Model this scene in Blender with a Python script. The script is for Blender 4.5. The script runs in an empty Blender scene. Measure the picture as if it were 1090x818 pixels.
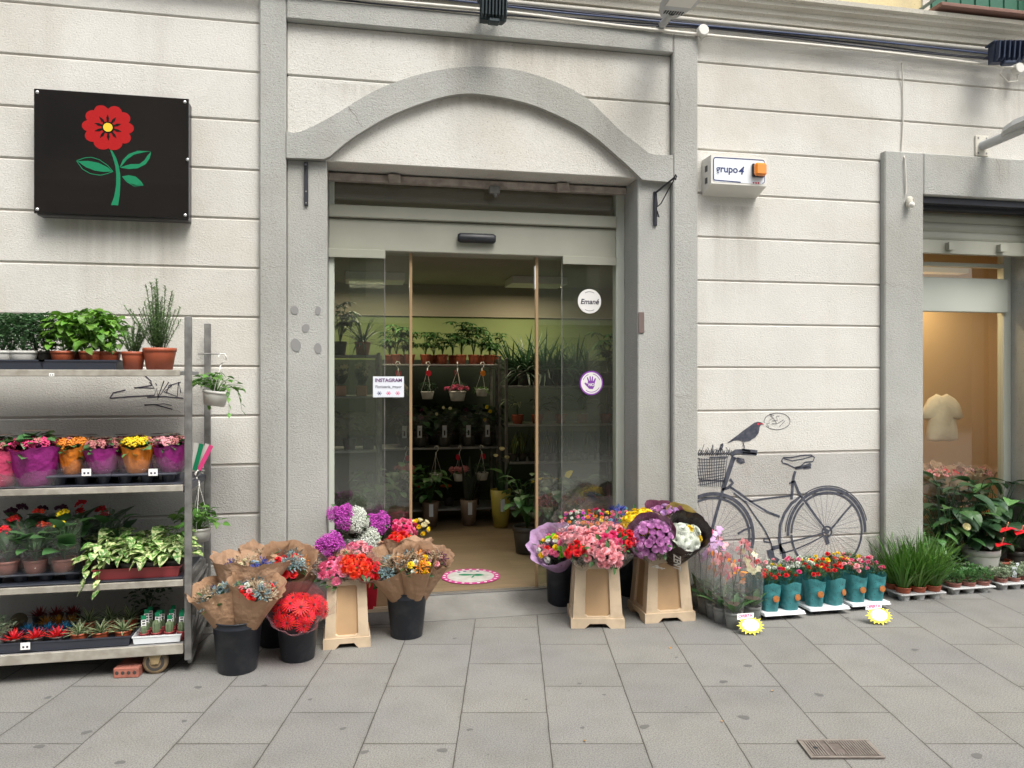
import bpy, math, random
from mathutils import Vector, Matrix, Quaternion
R = math.radians
C = bpy.context.scene.collection
rnd = random.Random(7)

# ------------------------------------------------------------------ camera, sky, sun, exposure
TH = R(11.6); D0 = 4.882; HC = 1.55
cam_d = bpy.data.cameras.new('camera'); cam = bpy.data.objects.new('camera', cam_d); C.objects.link(cam)
cam.location = (0, -D0, HC); cam.rotation_euler = (R(90), 0, -TH)
cam_d.sensor_width = 36; cam_d.lens = 820/1090*36; cam_d.shift_y = -9/1090
cam_d.clip_start = .05; cam_d.clip_end = 500
bpy.context.scene.camera = cam
W = bpy.data.worlds.new("World"); bpy.context.scene.world = W; W.use_nodes = True
nt = W.node_tree; bg = nt.nodes['Background']; sky = nt.nodes.new('ShaderNodeTexSky')
SUN_EL, SUN_AZ = R(58), R(158)
sky.sky_type = 'NISHITA'; sky.sun_disc = False; sky.sun_elevation = SUN_EL; sky.sun_rotation = SUN_AZ
sky.dust_density = 5; sky.air_density = 1.2; sky.ozone_density = .6
hs = nt.nodes.new('ShaderNodeHueSaturation'); hs.inputs['Saturation'].default_value = .38
nt.links.new(sky.outputs[0], hs.inputs['Color']); nt.links.new(hs.outputs[0], bg.inputs['Color']); bg.inputs['Strength'].default_value = .15
sd = bpy.data.lights.new('sun', 'SUN'); sd.energy = 1.45; sd.angle = R(26); sd.color = (1, .96, .9)
so = bpy.data.objects.new('sun', sd); C.objects.link(so)
sdir = Vector((math.sin(SUN_AZ)*math.cos(SUN_EL), math.cos(SUN_AZ)*math.cos(SUN_EL), math.sin(SUN_EL)))
so.rotation_euler = sdir.to_track_quat('Z', 'Y').to_euler()
vs = bpy.context.scene.view_settings
vs.view_transform = 'Standard'; vs.look = 'None'; vs.gamma = 1; vs.exposure = 0.86; vs.use_curve_mapping = False
cy = bpy.context.scene.cycles; cy.transparent_max_bounces = 24; cy.max_bounces = 10

# ------------------------------------------------------------------ helpers
FW = Vector((math.sin(TH), math.cos(TH), 0)); RT = Vector((math.cos(TH), -math.sin(TH), 0)); CP = Vector((0, -D0, HC))
def ray(u, v): return FW + RT*((u-545)/820) + Vector((0, 0, (400-v)/820))
def P(u, v, y=0):
    r = ray(u, v); return CP + r*((y+D0)/r.y)
def G(u, v, z=0):
    r = ray(u, v); return CP + r*((z-HC)/r.z)
def CZ(u, v, Z): return CP + ray(u, v)*Z
def GB(u, v, r, z=0):
    g = G(u, v, z); d = Vector((g.x, g.y+D0, 0)).normalized(); return g + d*r
V = Vector

class MB:
    def __init__(s): s.v = []; s.f = []; s.e = []
    def vert(s, p, e=0.):
        s.v.append(tuple(p)); s.e.append(e); return len(s.v)-1
    def face(s, *i): s.f.append(tuple(i))
    def box(s, x0, x1, y0, y1, z0, z1, M=None):
        ps = [V((x, y, z)) for z in (z0, z1) for y in (y0, y1) for x in (x0, x1)]
        if M: ps = [M @ p for p in ps]
        b = len(s.v)
        for p in ps: s.vert(p)
        for q in ((0,2,3,1),(4,5,7,6),(0,1,5,4),(2,6,7,3),(0,4,6,2),(1,3,7,5)): s.f.append(tuple(b+i for i in q))
        return s
    def cbox(s, x0, x1, y0, y1, z0, z1, c=.004):
        # chamfered box
        P8 = []
        b = len(s.v)
        for z, zi in ((z0, 1), (z1, -1)):
            for y, yi in ((y0, 1), (y1, -1)):
                for x, xi in ((x0, 1), (x1, -1)):
                    s.vert((x, y+yi*c, z+zi*c)); s.vert((x+xi*c, y, z+zi*c)); s.vert((x+xi*c, y+yi*c, z))
        def k(zi, yi, xi, a): return b + ((zi*2+yi)*2+xi)*3+a
        s.face(k(0,0,0,0),k(1,0,0,0),k(1,1,0,0),k(0,1,0,0)); s.face(k(0,0,1,0),k(0,1,1,0),k(1,1,1,0),k(1,0,1,0))
        s.face(k(0,0,0,1),k(0,0,1,1),k(1,0,1,1),k(1,0,0,1)); s.face(k(0,1,0,1),k(1,1,0,1),k(1,1,1,1),k(0,1,1,1))
        s.face(k(0,0,0,2),k(0,1,0,2),k(0,1,1,2),k(0,0,1,2)); s.face(k(1,0,0,2),k(1,0,1,2),k(1,1,1,2),k(1,1,0,2))
        for zi in (0,1):
            for yi in (0,1): s.face(k(zi,yi,0,1),k(zi,yi,1,1),k(zi,yi,1,2),k(zi,yi,0,2))
            for xi in (0,1): s.face(k(zi,0,xi,0),k(zi,1,xi,0),k(zi,1,xi,2),k(zi,0,xi,2))
        for yi in (0,1):
            for xi in (0,1): s.face(k(0,yi,xi,0),k(1,yi,xi,0),k(1,yi,xi,1),k(0,yi,xi,1))
        for zi in (0,1):
            for yi in (0,1):
                for xi in (0,1): s.face(k(zi,yi,xi,0),k(zi,yi,xi,1),k(zi,yi,xi,2))
        return s
    def lathe(s, prof, n=24, c=(0,0,0), sx=1, sy=1, cap0=False, cap1=False, M=None, wob=None):
        b = len(s.v); c = V(c)
        for r, z in prof:
            for i in range(n):
                a = 2*math.pi*i/n; k = wob(a, z) if wob else 1
                p = V((r*math.cos(a)*sx*k, r*math.sin(a)*sy*k, z))
                if M: p = M @ p
                s.vert(c+p)
        for j in range(len(prof)-1):
            for i in range(n):
                i2 = (i+1) % n
                s.face(b+j*n+i, b+j*n+i2, b+(j+1)*n+i2, b+(j+1)*n+i)
        if cap0: s.face(*[b+i for i in reversed(range(n))])
        if cap1: s.face(*[b+(len(prof)-1)*n+i for i in range(n)])
        return s
    def tube(s, pts, r, n=6, r1=None, cap=True):
        pts = [V(p) for p in pts]; b = len(s.v); m = len(pts)
        for j, p in enumerate(pts):
            d = (pts[min(j+1, m-1)]-pts[max(j-1, 0)])
            if d.length < 1e-9: d = V((0,0,1))
            d.normalize(); up = V((0,0,1)) if abs(d.z) < .9 else V((1,0,0))
            a = d.cross(up).normalized(); c = d.cross(a)
            rr = r if r1 is None else r+(r1-r)*j/(m-1)
            for i in range(n):
                t = 2*math.pi*i/n; s.vert(p+(a*math.cos(t)+c*math.sin(t))*rr)
        for j in range(m-1):
            for i in range(n):
                i2 = (i+1) % n; s.face(b+j*n+i, b+j*n+i2, b+(j+1)*n+i2, b+(j+1)*n+i)
        if cap: s.face(*[b+i for i in range(n)]); s.face(*[b+(m-1)*n+i for i in reversed(range(n))])
        return s
    def prism(s, pts, f0, f1):
        # pts 2D loop, f0/f1 map 2D -> 3D for the two caps
        b = len(s.v); n = len(pts)
        for p in pts: s.vert(f0(p))
        for p in pts: s.vert(f1(p))
        s.face(*[b+i for i in range(n)]); s.face(*[b+n+i for i in reversed(range(n))])
        for i in range(n):
            j = (i+1) % n; s.face(b+i, b+n+i, b+n+j, b+j)
        return s
    def xz(s, pts, y0, y1): return s.prism([(p[0], p[-1]) for p in pts], lambda p: (p[0], y0, p[1]), lambda p: (p[0], y1, p[1]))
    def leaf(s, p, d, L, Wd, bend=.6, fold=.15, roll=0., n=4, prof=None, cup=0.):
        p = V(p); d = V(d).normalized(); up = V((0,0,1))
        sd = d.cross(up)
        if sd.length < 1e-3: sd = V((1,0,0))
        sd.normalize()
        if roll: sd = Quaternion(d, roll) @ sd
        nm = sd.cross(d)
        b = len(s.v); q = V(p); dd = V(d); st = L/n
        prof = prof or PF['ovate']
        for i in range(n+1):
            w = Wd*.5*prof(i/n)
            s.vert(q - sd*w + nm*(w*fold), 1.); s.vert(q, 0.); s.vert(q + sd*w + nm*(w*fold), 1.)
            ang = bend/n; dd = (Quaternion(sd, -ang) @ dd); nm = sd.cross(dd); q = q + dd*st
        for i in range(n):
            k = b+i*3; s.face(k, k+1, k+4, k+3); s.face(k+1, k+2, k+5, k+4)
        return s
    def disc(s, c, nrm, r, n=10, sx=1):
        c = V(c); nrm = V(nrm).normalized(); up = V((0,0,1)) if abs(nrm.z) < .9 else V((1,0,0))
        a = nrm.cross(up).normalized(); e = nrm.cross(a); b = len(s.v)
        for i in range(n):
            t = 2*math.pi*i/n; s.vert(c+(a*math.cos(t)*sx+e*math.sin(t))*r)
        s.face(*range(b, b+n)); return s
    def ball(s, c, r, n=6, m=4, sz=1):
        c = V(c); b = len(s.v); s.vert(c-V((0,0,r*sz)))
        for j in range(1, m):
            ph = math.pi*j/m
            for i in range(n):
                a = 2*math.pi*i/n; s.vert(c+V((r*math.sin(ph)*math.cos(a), r*math.sin(ph)*math.sin(a), -r*sz*math.cos(ph))))
        t = s.vert(c+V((0,0,r*sz)))
        for i in range(n):
            i2 = (i+1) % n
            s.face(b, b+1+i2, b+1+i)
            for j in range(m-2): s.face(b+1+j*n+i, b+1+j*n+i2, b+1+(j+1)*n+i2, b+1+(j+1)*n+i)
            s.face(t, b+1+(m-2)*n+i, b+1+(m-2)*n+i2)
        return s
    def ribbon(s, pts, w, y, w1=None):
        # painted stroke on a plane y; pts (x, z)
        n = len(pts); b = len(s.v)
        for i in range(n):
            a = pts[max(i-1, 0)]; c = pts[min(i+1, n-1)]
            dx, dz = c[0]-a[0], c[1]-a[1]; l = math.hypot(dx, dz) or 1
            ww = w if w1 is None else w+(w1-w)*i/max(1, n-1)
            nx, nz = -dz/l*ww/2, dx/l*ww/2
            s.vert((pts[i][0]+nx, y, pts[i][1]+nz)); s.vert((pts[i][0]-nx, y, pts[i][1]-nz))
        for i in range(n-1): s.face(b+2*i, b+2*i+1, b+2*i+3, b+2*i+2)
        return s
    def mesh(s, name, smooth=False):
        me = bpy.data.meshes.new(name); me.from_pydata(s.v, [], s.f); me.update()
        if any(s.e):
            at = me.attributes.new('rim', 'FLOAT', 'POINT'); at.data.foreach_set('value', s.e)
        if smooth: me.polygons.foreach_set('use_smooth', [True]*len(me.polygons))
        return me
    def build(s, name, m, parent=None, smooth=False, loc=None, rot=None):
        me = s.mesh(name, smooth); me.materials.append(m)
        o = bpy.data.objects.new(name, me); C.objects.link(o)
        if parent: o.parent = parent
        if loc is not None: o.location = loc
        if rot is not None: o.rotation_euler = rot
        return o
PF = {
 'ovate': lambda t: max(.02, math.sin(math.pi*min(1, t**.75))**.8),
 'lance': lambda t: max(.02, math.sin(math.pi*(.12+.88*t)**.8)),
 'blade': lambda t: max(.03, (1-t)**.5*(.75+.25*min(1, t*4))),
 'heart': lambda t: max(.02, (math.sin(math.pi*min(1, (t+.08)/1.08)**.6))**.9),
 'petal': lambda t: .25+.95*math.sin(math.pi*.5*min(1, t*1.15))-(.35 if t > .95 else 0),
 'spear': lambda t: max(.02, (1-t)*(1.1-.35*(1-t))*(1 if t > .01 else .7)),
}
def curved(o, p, s=0): pass

def tag(o, label=None, cat=None, group=None, kind=None):
    if label: o['label'] = label
    if cat: o['category'] = cat
    if group: o['group'] = group
    if kind: o['kind'] = kind
    return o
def thing(name, label, cat, loc=(0,0,0), rz=0, group=None):
    o = bpy.data.objects.new(name, None); o.empty_display_size = .1; C.objects.link(o)
    o.location = loc; o.rotation_euler = (0, 0, rz); return tag(o, label, cat, group)
def inst(me, name, mat_, parent, loc=(0,0,0), rot=(0,0,0), sc=1, quat=None):
    o = bpy.data.objects.new(name, me); C.objects.link(o)
    if parent: o.parent = parent
    o.location = loc
    if quat is not None: o.rotation_mode = 'QUATERNION'; o.rotation_quaternion = quat
    else: o.rotation_euler = rot
    o.scale = (sc, sc, sc) if not hasattr(sc, '__len__') else sc
    if not me.materials: me.materials.append(None)
    if mat_: o.material_slots[0].link = 'OBJECT'; o.material_slots[0].material = mat_
    return o
def text(body, size, m, name='lettering', parent=None, M=None, loc=(0,0,0), rot=(R(90),0,0), ext=.0006, align='CENTER', bold=0, sx=1, shear=0):
    cu = bpy.data.curves.new('t', 'FONT'); cu.body = body; cu.size = size; cu.extrude = ext; cu.align_x = align; cu.align_y = 'CENTER'; cu.offset = bold; cu.shear = shear
    to = bpy.data.objects.new('t', cu); me = bpy.data.meshes.new_from_object(to); me.name = name
    bpy.data.objects.remove(to); bpy.data.curves.remove(cu)
    me.materials.clear(); me.materials.append(m)
    o = bpy.data.objects.new(name, me); C.objects.link(o); o.location = loc; o.rotation_euler = rot; o.scale = (sx, 1, 1)
    if parent: o.parent = parent
    return o

# ------------------------------------------------------------------ materials
def nodes(name):
    m = bpy.data.materials.new(name); m.use_nodes = True
    return m, m.node_tree, m.node_tree.nodes['Principled BSDF']
def N(t, ty, **kw):
    n = t.nodes.new(ty)
    for k, v in kw.items():
        if k in n.inputs: n.inputs[k].default_value = v
        else: setattr(n, k, v)
    return n
def c4(c): return (c[0], c[1], c[2], 1)
def mixc(t, fac, a, b, blend='MIX'):
    n = t.nodes.new('ShaderNodeMix'); n.data_type = 'RGBA'; n.blend_type = blend
    for sock, val in ((n.inputs[0], fac), (n.inputs[6], a), (n.inputs[7], b)):
        if isinstance(val, (int, float)): sock.default_value = val
        elif isinstance(val, tuple): sock.default_value = c4(val)
        else: t.links.new(val, sock)
    return n.outputs[2]
def ramp(t, src, a, b):
    n = N(t, 'ShaderNodeMapRange'); n.inputs[1].default_value = a; n.inputs[2].default_value = b; t.links.new(src, n.inputs[0]); return n.outputs[0]
def pmat(name, col, rough=.6, metal=0, col2=None, vscale=8, vlo=.35, vhi=.65, bump=0, bscale=80, bdist=.01, spec=None, coat=0, island=0, trans=0, alpha=1, em=0):
    m, t, b = nodes(name)
    b.inputs['Roughness'].default_value = rough; b.inputs['Metallic'].default_value = metal
    if spec is not None: b.inputs['Specular IOR Level'].default_value = spec
    b.inputs['Coat Weight'].default_value = coat
    cs = None; tc = N(t, 'ShaderNodeTexCoord')
    if col2:
        nz = N(t, 'ShaderNodeTexNoise', Scale=vscale, Detail=4.0); t.links.new(tc.outputs['Object'], nz.inputs['Vector'])
        cs = mixc(t, ramp(t, nz.outputs[0], vlo, vhi), col, col2)
    if island:
        g = N(t, 'ShaderNodeNewGeometry'); h = N(t, 'ShaderNodeHueSaturation')
        t.links.new(ramp(t, g.outputs['Random Per Island'], -island, 1+island) if 0 else g.outputs['Random Per Island'], h.inputs['Value'])
        mr = N(t, 'ShaderNodeMapRange'); mr.inputs[3].default_value = 1-island; mr.inputs[4].default_value = 1+island
        t.links.new(g.outputs['Random Per Island'], mr.inputs[0]); t.links.new(mr.outputs[0], h.inputs['Value'])
        mr2 = N(t, 'ShaderNodeMapRange'); mr2.inputs[3].default_value = .5-island*.035; mr2.inputs[4].default_value = .5+island*.035
        mu = N(t, 'ShaderNodeMath', operation='FRACT'); mm = N(t, 'ShaderNodeMath', operation='MULTIPLY'); mm.inputs[1].default_value = 7.3
        t.links.new(g.outputs['Random Per Island'], mm.inputs[0]); t.links.new(mm.outputs[0], mu.inputs[0]); t.links.new(mu.outputs[0], mr2.inputs[0]); t.links.new(mr2.outputs[0], h.inputs['Hue'])
        if cs: t.links.new(cs, h.inputs['Color'])
        else: h.inputs['Color'].default_value = c4(col)
        cs = h.outputs[0]
    if cs: t.links.new(cs, b.inputs['Base Color'])
    else: b.inputs['Base Color'].default_value = c4(col)
    if bump:
        nz = N(t, 'ShaderNodeTexNoise', Scale=bscale, Detail=5.0); t.links.new(tc.outputs['Object'], nz.inputs['Vector'])
        bp = N(t, 'ShaderNodeBump', Strength=bump, Distance=bdist); t.links.new(nz.outputs[0], bp.inputs['Height']); t.links.new(bp.outputs[0], b.inputs['Normal'])
    if trans:
        tr = N(t, 'ShaderNodeBsdfTranslucent'); mx = N(t, 'ShaderNodeMixShader'); mx.inputs[0].default_value = trans
        if cs: t.links.new(cs, tr.inputs[0])
        else: tr.inputs[0].default_value = c4(col)
        t.links.new(b.outputs[0], mx.inputs[1]); t.links.new(tr.outputs[0], mx.inputs[2])
        t.links.new(mx.outputs[0], t.nodes['Material Output'].inputs[0])
    if em: b.inputs['Emission Color'].default_value = c4(col); b.inputs['Emission Strength'].default_value = em
    return m
def leafm(name, col, island=.35, rough=.45, trans=.25, rimcol=None, rlo=.4, rhi=.8, patch=None):
    m = pmat(name, col, rough, island=island, trans=trans)
    t = m.node_tree; h = [n for n in t.nodes if n.type == 'HUE_SAT'][0]
    if rimcol:
        at = N(t, 'ShaderNodeAttribute', attribute_name='rim')
        src = ramp(t, at.outputs['Fac'], rlo, rhi)
        t.links.new(mixc(t, src, col, rimcol), h.inputs['Color'])
    if patch:
        tc = N(t, 'ShaderNodeTexCoord'); nz = N(t, 'ShaderNodeTexNoise', Scale=55., Detail=2.); t.links.new(tc.outputs['Object'], nz.inputs['Vector'])
        t.links.new(mixc(t, ramp(t, nz.outputs[0], .45, .6), col, patch), h.inputs['Color'])
    return m
def sheet(name, tint=(1,1,1), refl=.08, rough=0.0, haze=0, hazecol=(.8,.8,.8), pw=5, edge=.8, noise=0):
    """thin glass / cellophane: transparent + glossy (+ a little diffuse)"""
    m, t, b = nodes(name); t.nodes.remove(b)
    tr = N(t, 'ShaderNodeBsdfTransparent'); tr.inputs[0].default_value = c4(tint)
    gl = N(t, 'ShaderNodeBsdfGlossy'); gl.inputs['Roughness'].default_value = rough
    lw = N(t, 'ShaderNodeLayerWeight'); p = N(t, 'ShaderNodeMath', operation='POWER'); p.inputs[1].default_value = pw
    t.links.new(lw.outputs['Facing'], p.inputs[0]); ma = N(t, 'ShaderNodeMath', operation='MULTIPLY_ADD'); ma.inputs[1].default_value = edge; ma.inputs[2].default_value = refl
    t.links.new(p.outputs[0], ma.inputs[0])
    mx = N(t, 'ShaderNodeMixShader'); t.links.new(ma.outputs[0], mx.inputs[0]); t.links.new(tr.outputs[0], mx.inputs[1]); t.links.new(gl.outputs[0], mx.inputs[2])
    out = mx
    if haze:
        hb = haze > .05
        df = N(t, 'ShaderNodeBsdfTranslucent'); df.inputs[0].default_value = c4(hazecol)
        d2 = N(t, 'ShaderNodeBsdfDiffuse'); d2.inputs[0].default_value = c4(hazecol)
        a = N(t, 'ShaderNodeMixShader'); a.inputs[0].default_value = .5; t.links.new(df.outputs[0], a.inputs[1]); t.links.new(d2.outputs[0], a.inputs[2])
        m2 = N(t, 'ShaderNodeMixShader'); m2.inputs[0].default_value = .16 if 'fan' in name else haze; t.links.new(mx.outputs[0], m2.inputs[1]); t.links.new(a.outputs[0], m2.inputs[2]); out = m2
        tc = N(t, 'ShaderNodeTexCoord'); nz = N(t, 'ShaderNodeTexNoise', Scale=22., Detail=3., Distortion=1.); t.links.new(tc.outputs['Object'], nz.inputs['Vector'])
        bp = N(t, 'ShaderNodeBump', Strength=.8, Distance=.02); t.links.new(nz.outputs[0], bp.inputs['Height']); 
        if hb: t.links.new(bp.outputs[0], gl.inputs['Normal'])
    t.links.new(out.outputs[0], t.nodes['Material Output'].inputs[0]); return m
def stucco(name, c1, c2, dirt=(.3,.27,.23), amt=.5, bump=.9, low=None):
    m, t, b = nodes(name); tc = N(t, 'ShaderNodeTexCoord'); b.inputs['Roughness'].default_value = .92; b.inputs['Specular IOR Level'].default_value = .25
    O = tc.outputs['Object']
    n1 = N(t, 'ShaderNodeTexNoise', Scale=1.6, Detail=6.); t.links.new(O, n1.inputs[0])
    c = mixc(t, ramp(t, n1.outputs[0], .35, .65), c1, c2)
    mp = N(t, 'ShaderNodeMapping'); mp.inputs['Scale'].default_value = (5, 5, .5); t.links.new(O, mp.inputs[0])
    n2 = N(t, 'ShaderNodeTexNoise', Scale=1., Detail=5.); t.links.new(mp.outputs[0], n2.inputs[0])
    mu = N(t, 'ShaderNodeMath', operation='MULTIPLY'); t.links.new(ramp(t, n2.outputs[0], .52, .78), mu.inputs[0]); mu.inputs[1].default_value = amt
    c = mixc(t, mu.outputs[0], c, dirt)
    n3 = N(t, 'ShaderNodeTexNoise', Scale=55., Detail=3.); t.links.new(O, n3.inputs[0])
    mu3 = N(t, 'ShaderNodeMath', operation='MULTIPLY'); t.links.new(ramp(t, n3.outputs[0], .62, .74), mu3.inputs[0]); mu3.inputs[1].default_value = .28
    c = mixc(t, mu3.outputs[0], c, dirt)
    n5 = N(t, 'ShaderNodeTexNoise', Scale=.8, Detail=8., Roughness=.65, Distortion=.6); t.links.new(O, n5.inputs[0]); c = mixc(t, ramp(t, n5.outputs[0], .46, .66), c, (.90,.885,.855), 'MULTIPLY')
    n6 = N(t, 'ShaderNodeTexNoise', Scale=140., Detail=2.); t.links.new(O, n6.inputs[0]); c = mixc(t, ramp(t, n6.outputs[0], .64, .72), c, (.55,.52,.48), 'MULTIPLY')
    t.links.new(c, b.inputs['Base Color'])
    mpb = N(t, 'ShaderNodeMapping'); mpb.inputs['Scale'].default_value = (1, 1, 1.5); t.links.new(O, mpb.inputs[0])
    nb = N(t, 'ShaderNodeTexNoise', Scale=75., Detail=6., Roughness=.7); t.links.new(mpb.outputs[0], nb.inputs[0])
    nc = N(t, 'ShaderNodeTexNoise', Scale=11., Detail=3.); t.links.new(O, nc.inputs[0])
    ad = N(t, 'ShaderNodeMath', operation='MULTIPLY_ADD'); t.links.new(nc.outputs[0], ad.inputs[0]); ad.inputs[1].default_value = 1.2; t.links.new(ramp(t, nb.outputs[0], .35, .7), ad.inputs[2])
    bp = N(t, 'ShaderNodeBump', Strength=bump, Distance=.006); t.links.new(ad.outputs[0], bp.inputs['Height']); t.links.new(bp.outputs[0], b.inputs['Normal'])
    return m
M = {}
M['cream'] = stucco('cream_stucco', (.635,.627,.585), (.582,.575,.535), (.42,.39,.35), .26, .42)
M['grey'] = stucco('grey_stucco', (.415,.42,.395), (.36,.368,.345), (.22,.21,.19), .3, .5)
M['lowgrey'] = stucco('lower_grey_stucco', (.47,.462,.44), (.40,.395,.375), (.25,.22,.19), .35, .5)
M['yellowwall'] = stucco('ochre_render', (.66,.56,.33), (.6,.51,.3), amt=.3, bump=.3)
M['moulding'] = stucco('moulding_paint', (.66,.64,.56), (.6,.57,.49), (.4,.37,.3), .15, .3)
M['groove'] = pmat('groove_plaster', (.56,.52,.47), .95)
M['white_alu'] = pmat('cream_aluminium', (.33,.335,.275), .45, col2=(.29,.295,.24), vscale=3)
M['frame_green'] = pmat('pale_green_frame', (.47,.5,.44), .45)
M['steel'] = pmat('galvanised_steel', (.27,.27,.255), .55, .5, col2=(.16,.155,.15), vscale=14, bump=.1)
M['shelf'] = pmat('shelf_board_edge', (.36,.34,.29), .7, col2=(.26,.24,.2), vscale=20)
M['shelf_in'] = pmat('grey_shelf_metal', (.3,.3,.3), .5, .3)
M['dark_metal'] = pmat('dark_iron', (.03,.032,.04), .55, .4)
M['blue_metal'] = pmat('blue_grey_cast_metal', (.035,.05,.09), .5, .3)
M['teal_metal'] = pmat('dark_teal_cast_metal', (.03,.045,.05), .5, .3)
M['black'] = pmat('black_plastic', (.012,.014,.018), .45, col2=(.02,.022,.028), vscale=9)
M['bucket'] = pmat('black_bucket_plastic', (.014,.018,.027), .46, col2=(.05,.052,.056), vscale=11, vlo=.52, vhi=.8, bump=.04, bscale=60)
M['tray'] = pmat('dark_blue_grey_tray', (.035,.04,.055), .4)
M['greytray'] = pmat('light_grey_tray', (.42,.43,.43), .55)
M['whitetray'] = pmat('white_tray', (.72,.75,.77), .4)
M['redtray'] = pmat('dark_red_tray', (.3,.045,.05), .45)
M['terra'] = pmat('terracotta_plastic', (.38,.085,.035), .5, col2=(.3,.07,.03), vscale=12)
M['brownpot'] = pmat('brown_red_plastic', (.27,.1,.075), .5)
M['whitepot'] = pmat('white_pot_plastic', (.62,.62,.58), .4)
M['greypot'] = pmat('grey_translucent_pot', (.27,.28,.27), .3, trans=.2)
M['darkpot'] = pmat('dark_pot', (.05,.045,.04), .5)
M['soil'] = pmat('soil', (.045,.028,.018), .95, col2=(.08,.05,.03), vscale=60, bump=.6, bscale=90)
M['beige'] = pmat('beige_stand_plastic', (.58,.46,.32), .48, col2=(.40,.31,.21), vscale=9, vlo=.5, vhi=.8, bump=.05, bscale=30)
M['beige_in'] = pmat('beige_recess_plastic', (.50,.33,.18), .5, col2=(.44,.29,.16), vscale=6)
M['kraft'] = pmat('kraft_paper', (.40,.245,.145), .8, col2=(.35,.21,.12), vscale=7, bump=.6, bscale=16, bdist=.03, trans=.15)
M['kraft2'] = pmat('creased_kraft_paper', (.43,.275,.175), .8, col2=(.36,.22,.13), vscale=9, bump=.75, bscale=19, bdist=.03, trans=.15)
M['brick'] = pmat('red_brick', (.36,.13,.09), .85, col2=(.28,.1,.07), vscale=18, bump=.4, bscale=60)
M['tan_wheel'] = pmat('tan_wheel', (.24,.17,.09), .6, col2=(.14,.1,.06), vscale=20)
M['concrete'] = pmat('sill_concrete', (.20,.197,.183), .85, col2=(.15,.147,.135), vscale=5, bump=.3, bscale=50)
M['sign_black'] = pmat('gloss_black_panel', (.010,.009,.009), .16, col2=(.014,.012,.011), vscale=2, coat=.3)
M['sign_side'] = pmat('sign_box_side', (.06,.055,.06), .4)
M['sred'] = pmat('sign_red', (.36,.006,.007), .6, spec=.2); M['sgreen'] = pmat('sign_green', (.008,.19,.085), .6, spec=.2); M['syellow'] = pmat('sign_yellow', (.75,.5,.02), .5)
M['chrome'] = pmat('screw_metal', (.6,.6,.6), .3, .9)
M['whitepl'] = pmat('white_plastic', (.66,.65,.60), .4); M['alarmface'] = pmat('alarm_face', (.72,.76,.80), .35)
M['navy'] = pmat('navy_print', (.015,.03,.13), .5); M['ochreleaf'] = pmat('dry_orange_petal', (.42,.22,.05), .7); M['orange'] = pmat('orange_lens', (.85,.24,.01), .2, coat=.5)
M['red'] = pmat('red_print', (.55,.02,.04), .5); M['paint'] = pmat('mural_dark_paint', (.032,.037,.055), .85, col2=(.075,.08,.10), vscale=30); M['paintlight'] = pmat('mural_grey_paint', (.2,.205,.22), .9)
M['ink'] = pmat('marker_ink', (.03,.025,.05), .6); M['sillred'] = pmat('balcony_red_tile', (.25,.14,.11), .8)
M['cable_black'] = pmat('black_cable', (.02,.022,.035), .5); M['cable_blue'] = pmat('blue_cable', (.03,.05,.12), .5); M['cable_white'] = pmat('cream_conduit', (.58,.56,.5), .5)
M['shutgreen'] = pmat('green_shutter_paint', (.03,.14,.085), .5); M['railgreen'] = pmat('rail_paint', (.12,.16,.15), .5)
M['stile'] = pmat('bronze_door_stile', (.40,.27,.15), .35, .3)
M['patch'] = pmat('smooth_grey_filler', (.23,.23,.225), .8)
M['plaque'] = pmat('brown_plaque', (.14,.1,.09), .6)
M['glass'] = sheet('door_glass', (.86,.92,.86), .14, haze=.035, hazecol=(.55,.6,.5))
M['fanglass'] = sheet('painted_haze_fanlight_glass', (.8,.84,.74), .16, haze=.049999, hazecol=(.62,.62,.45))  # olive haze painted in to brighten the dark pane above the door
M['glass2'] = sheet('shop_window_glass', (.88,.92,.88), .12, haze=.045, hazecol=(.7,.62,.48))
M['cello'] = sheet('clear_cellophane', (.96,.97,.97), .05, .12, .07, (.75,.75,.75), 2.5, .35)
M['cello_pink'] = sheet('pink_cellophane', (.95,.8,.83), .05, .12, .14, (.8,.45,.5), 2.5, .35)
M['interior_wall'] = pmat('shop_green_wall', (.25,.32,.13), .8); M['interior_dark'] = pmat('shop_dark_green_panel', (.035,.05,.035), .85)
M['interior_side'] = pmat('shop_beige_wall', (.36,.33,.25), .85); M['ceiling'] = pmat('shop_ceiling', (.33,.31,.25), .85)
M['orangewall'] = pmat('apricot_display_wall', (.66,.47,.27), .8)
M['cloth'] = pmat('white_cotton', (.62,.52,.38), .9, bump=.2, bscale=14, bdist=.03)
M['paper'] = pmat('white_paper', (.66,.70,.76), .7); M['stickwhite'] = pmat('white_vinyl', (.72,.72,.70), .5); M['purple'] = pmat('purple_vinyl', (.2,.04,.33), .5)
M['magenta'] = pmat('magenta_vinyl', (.45,.03,.2), .5); M['yellowcard'] = pmat('yellow_card', (.85,.75,.06), .6); M['whitecard'] = pmat('white_card', (.82,.82,.8), .6)
M['tagpink'] = pmat('pink_lettering', (.65,.05,.2), .6)
M['stemg'] = leafm('stem_green', (.075,.10,.055), .35, .6, .1)
M['stemdark'] = leafm('dark_stem', (.05,.062,.042), .4, .6, .1)
def L_(k, *a, **kw): M[k] = leafm('leaf_'+k, *a, **kw)
L_('basil', (.115,.27,.03)); L_('oregano', (.07,.16,.06)); L_('rosem', (.17,.27,.11)); L_('grassleaf', (.075,.19,.025)); L_('darkleaf', (.028,.075,.03))
L_('midleaf', (.05,.13,.035)); L_('ivy', (.10,.24,.04)); L_('succ', (.16,.22,.12)); L_('greygreen', (.22,.30,.19), rimcol=(.5,.56,.38), rlo=.5, rhi=1)
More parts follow.
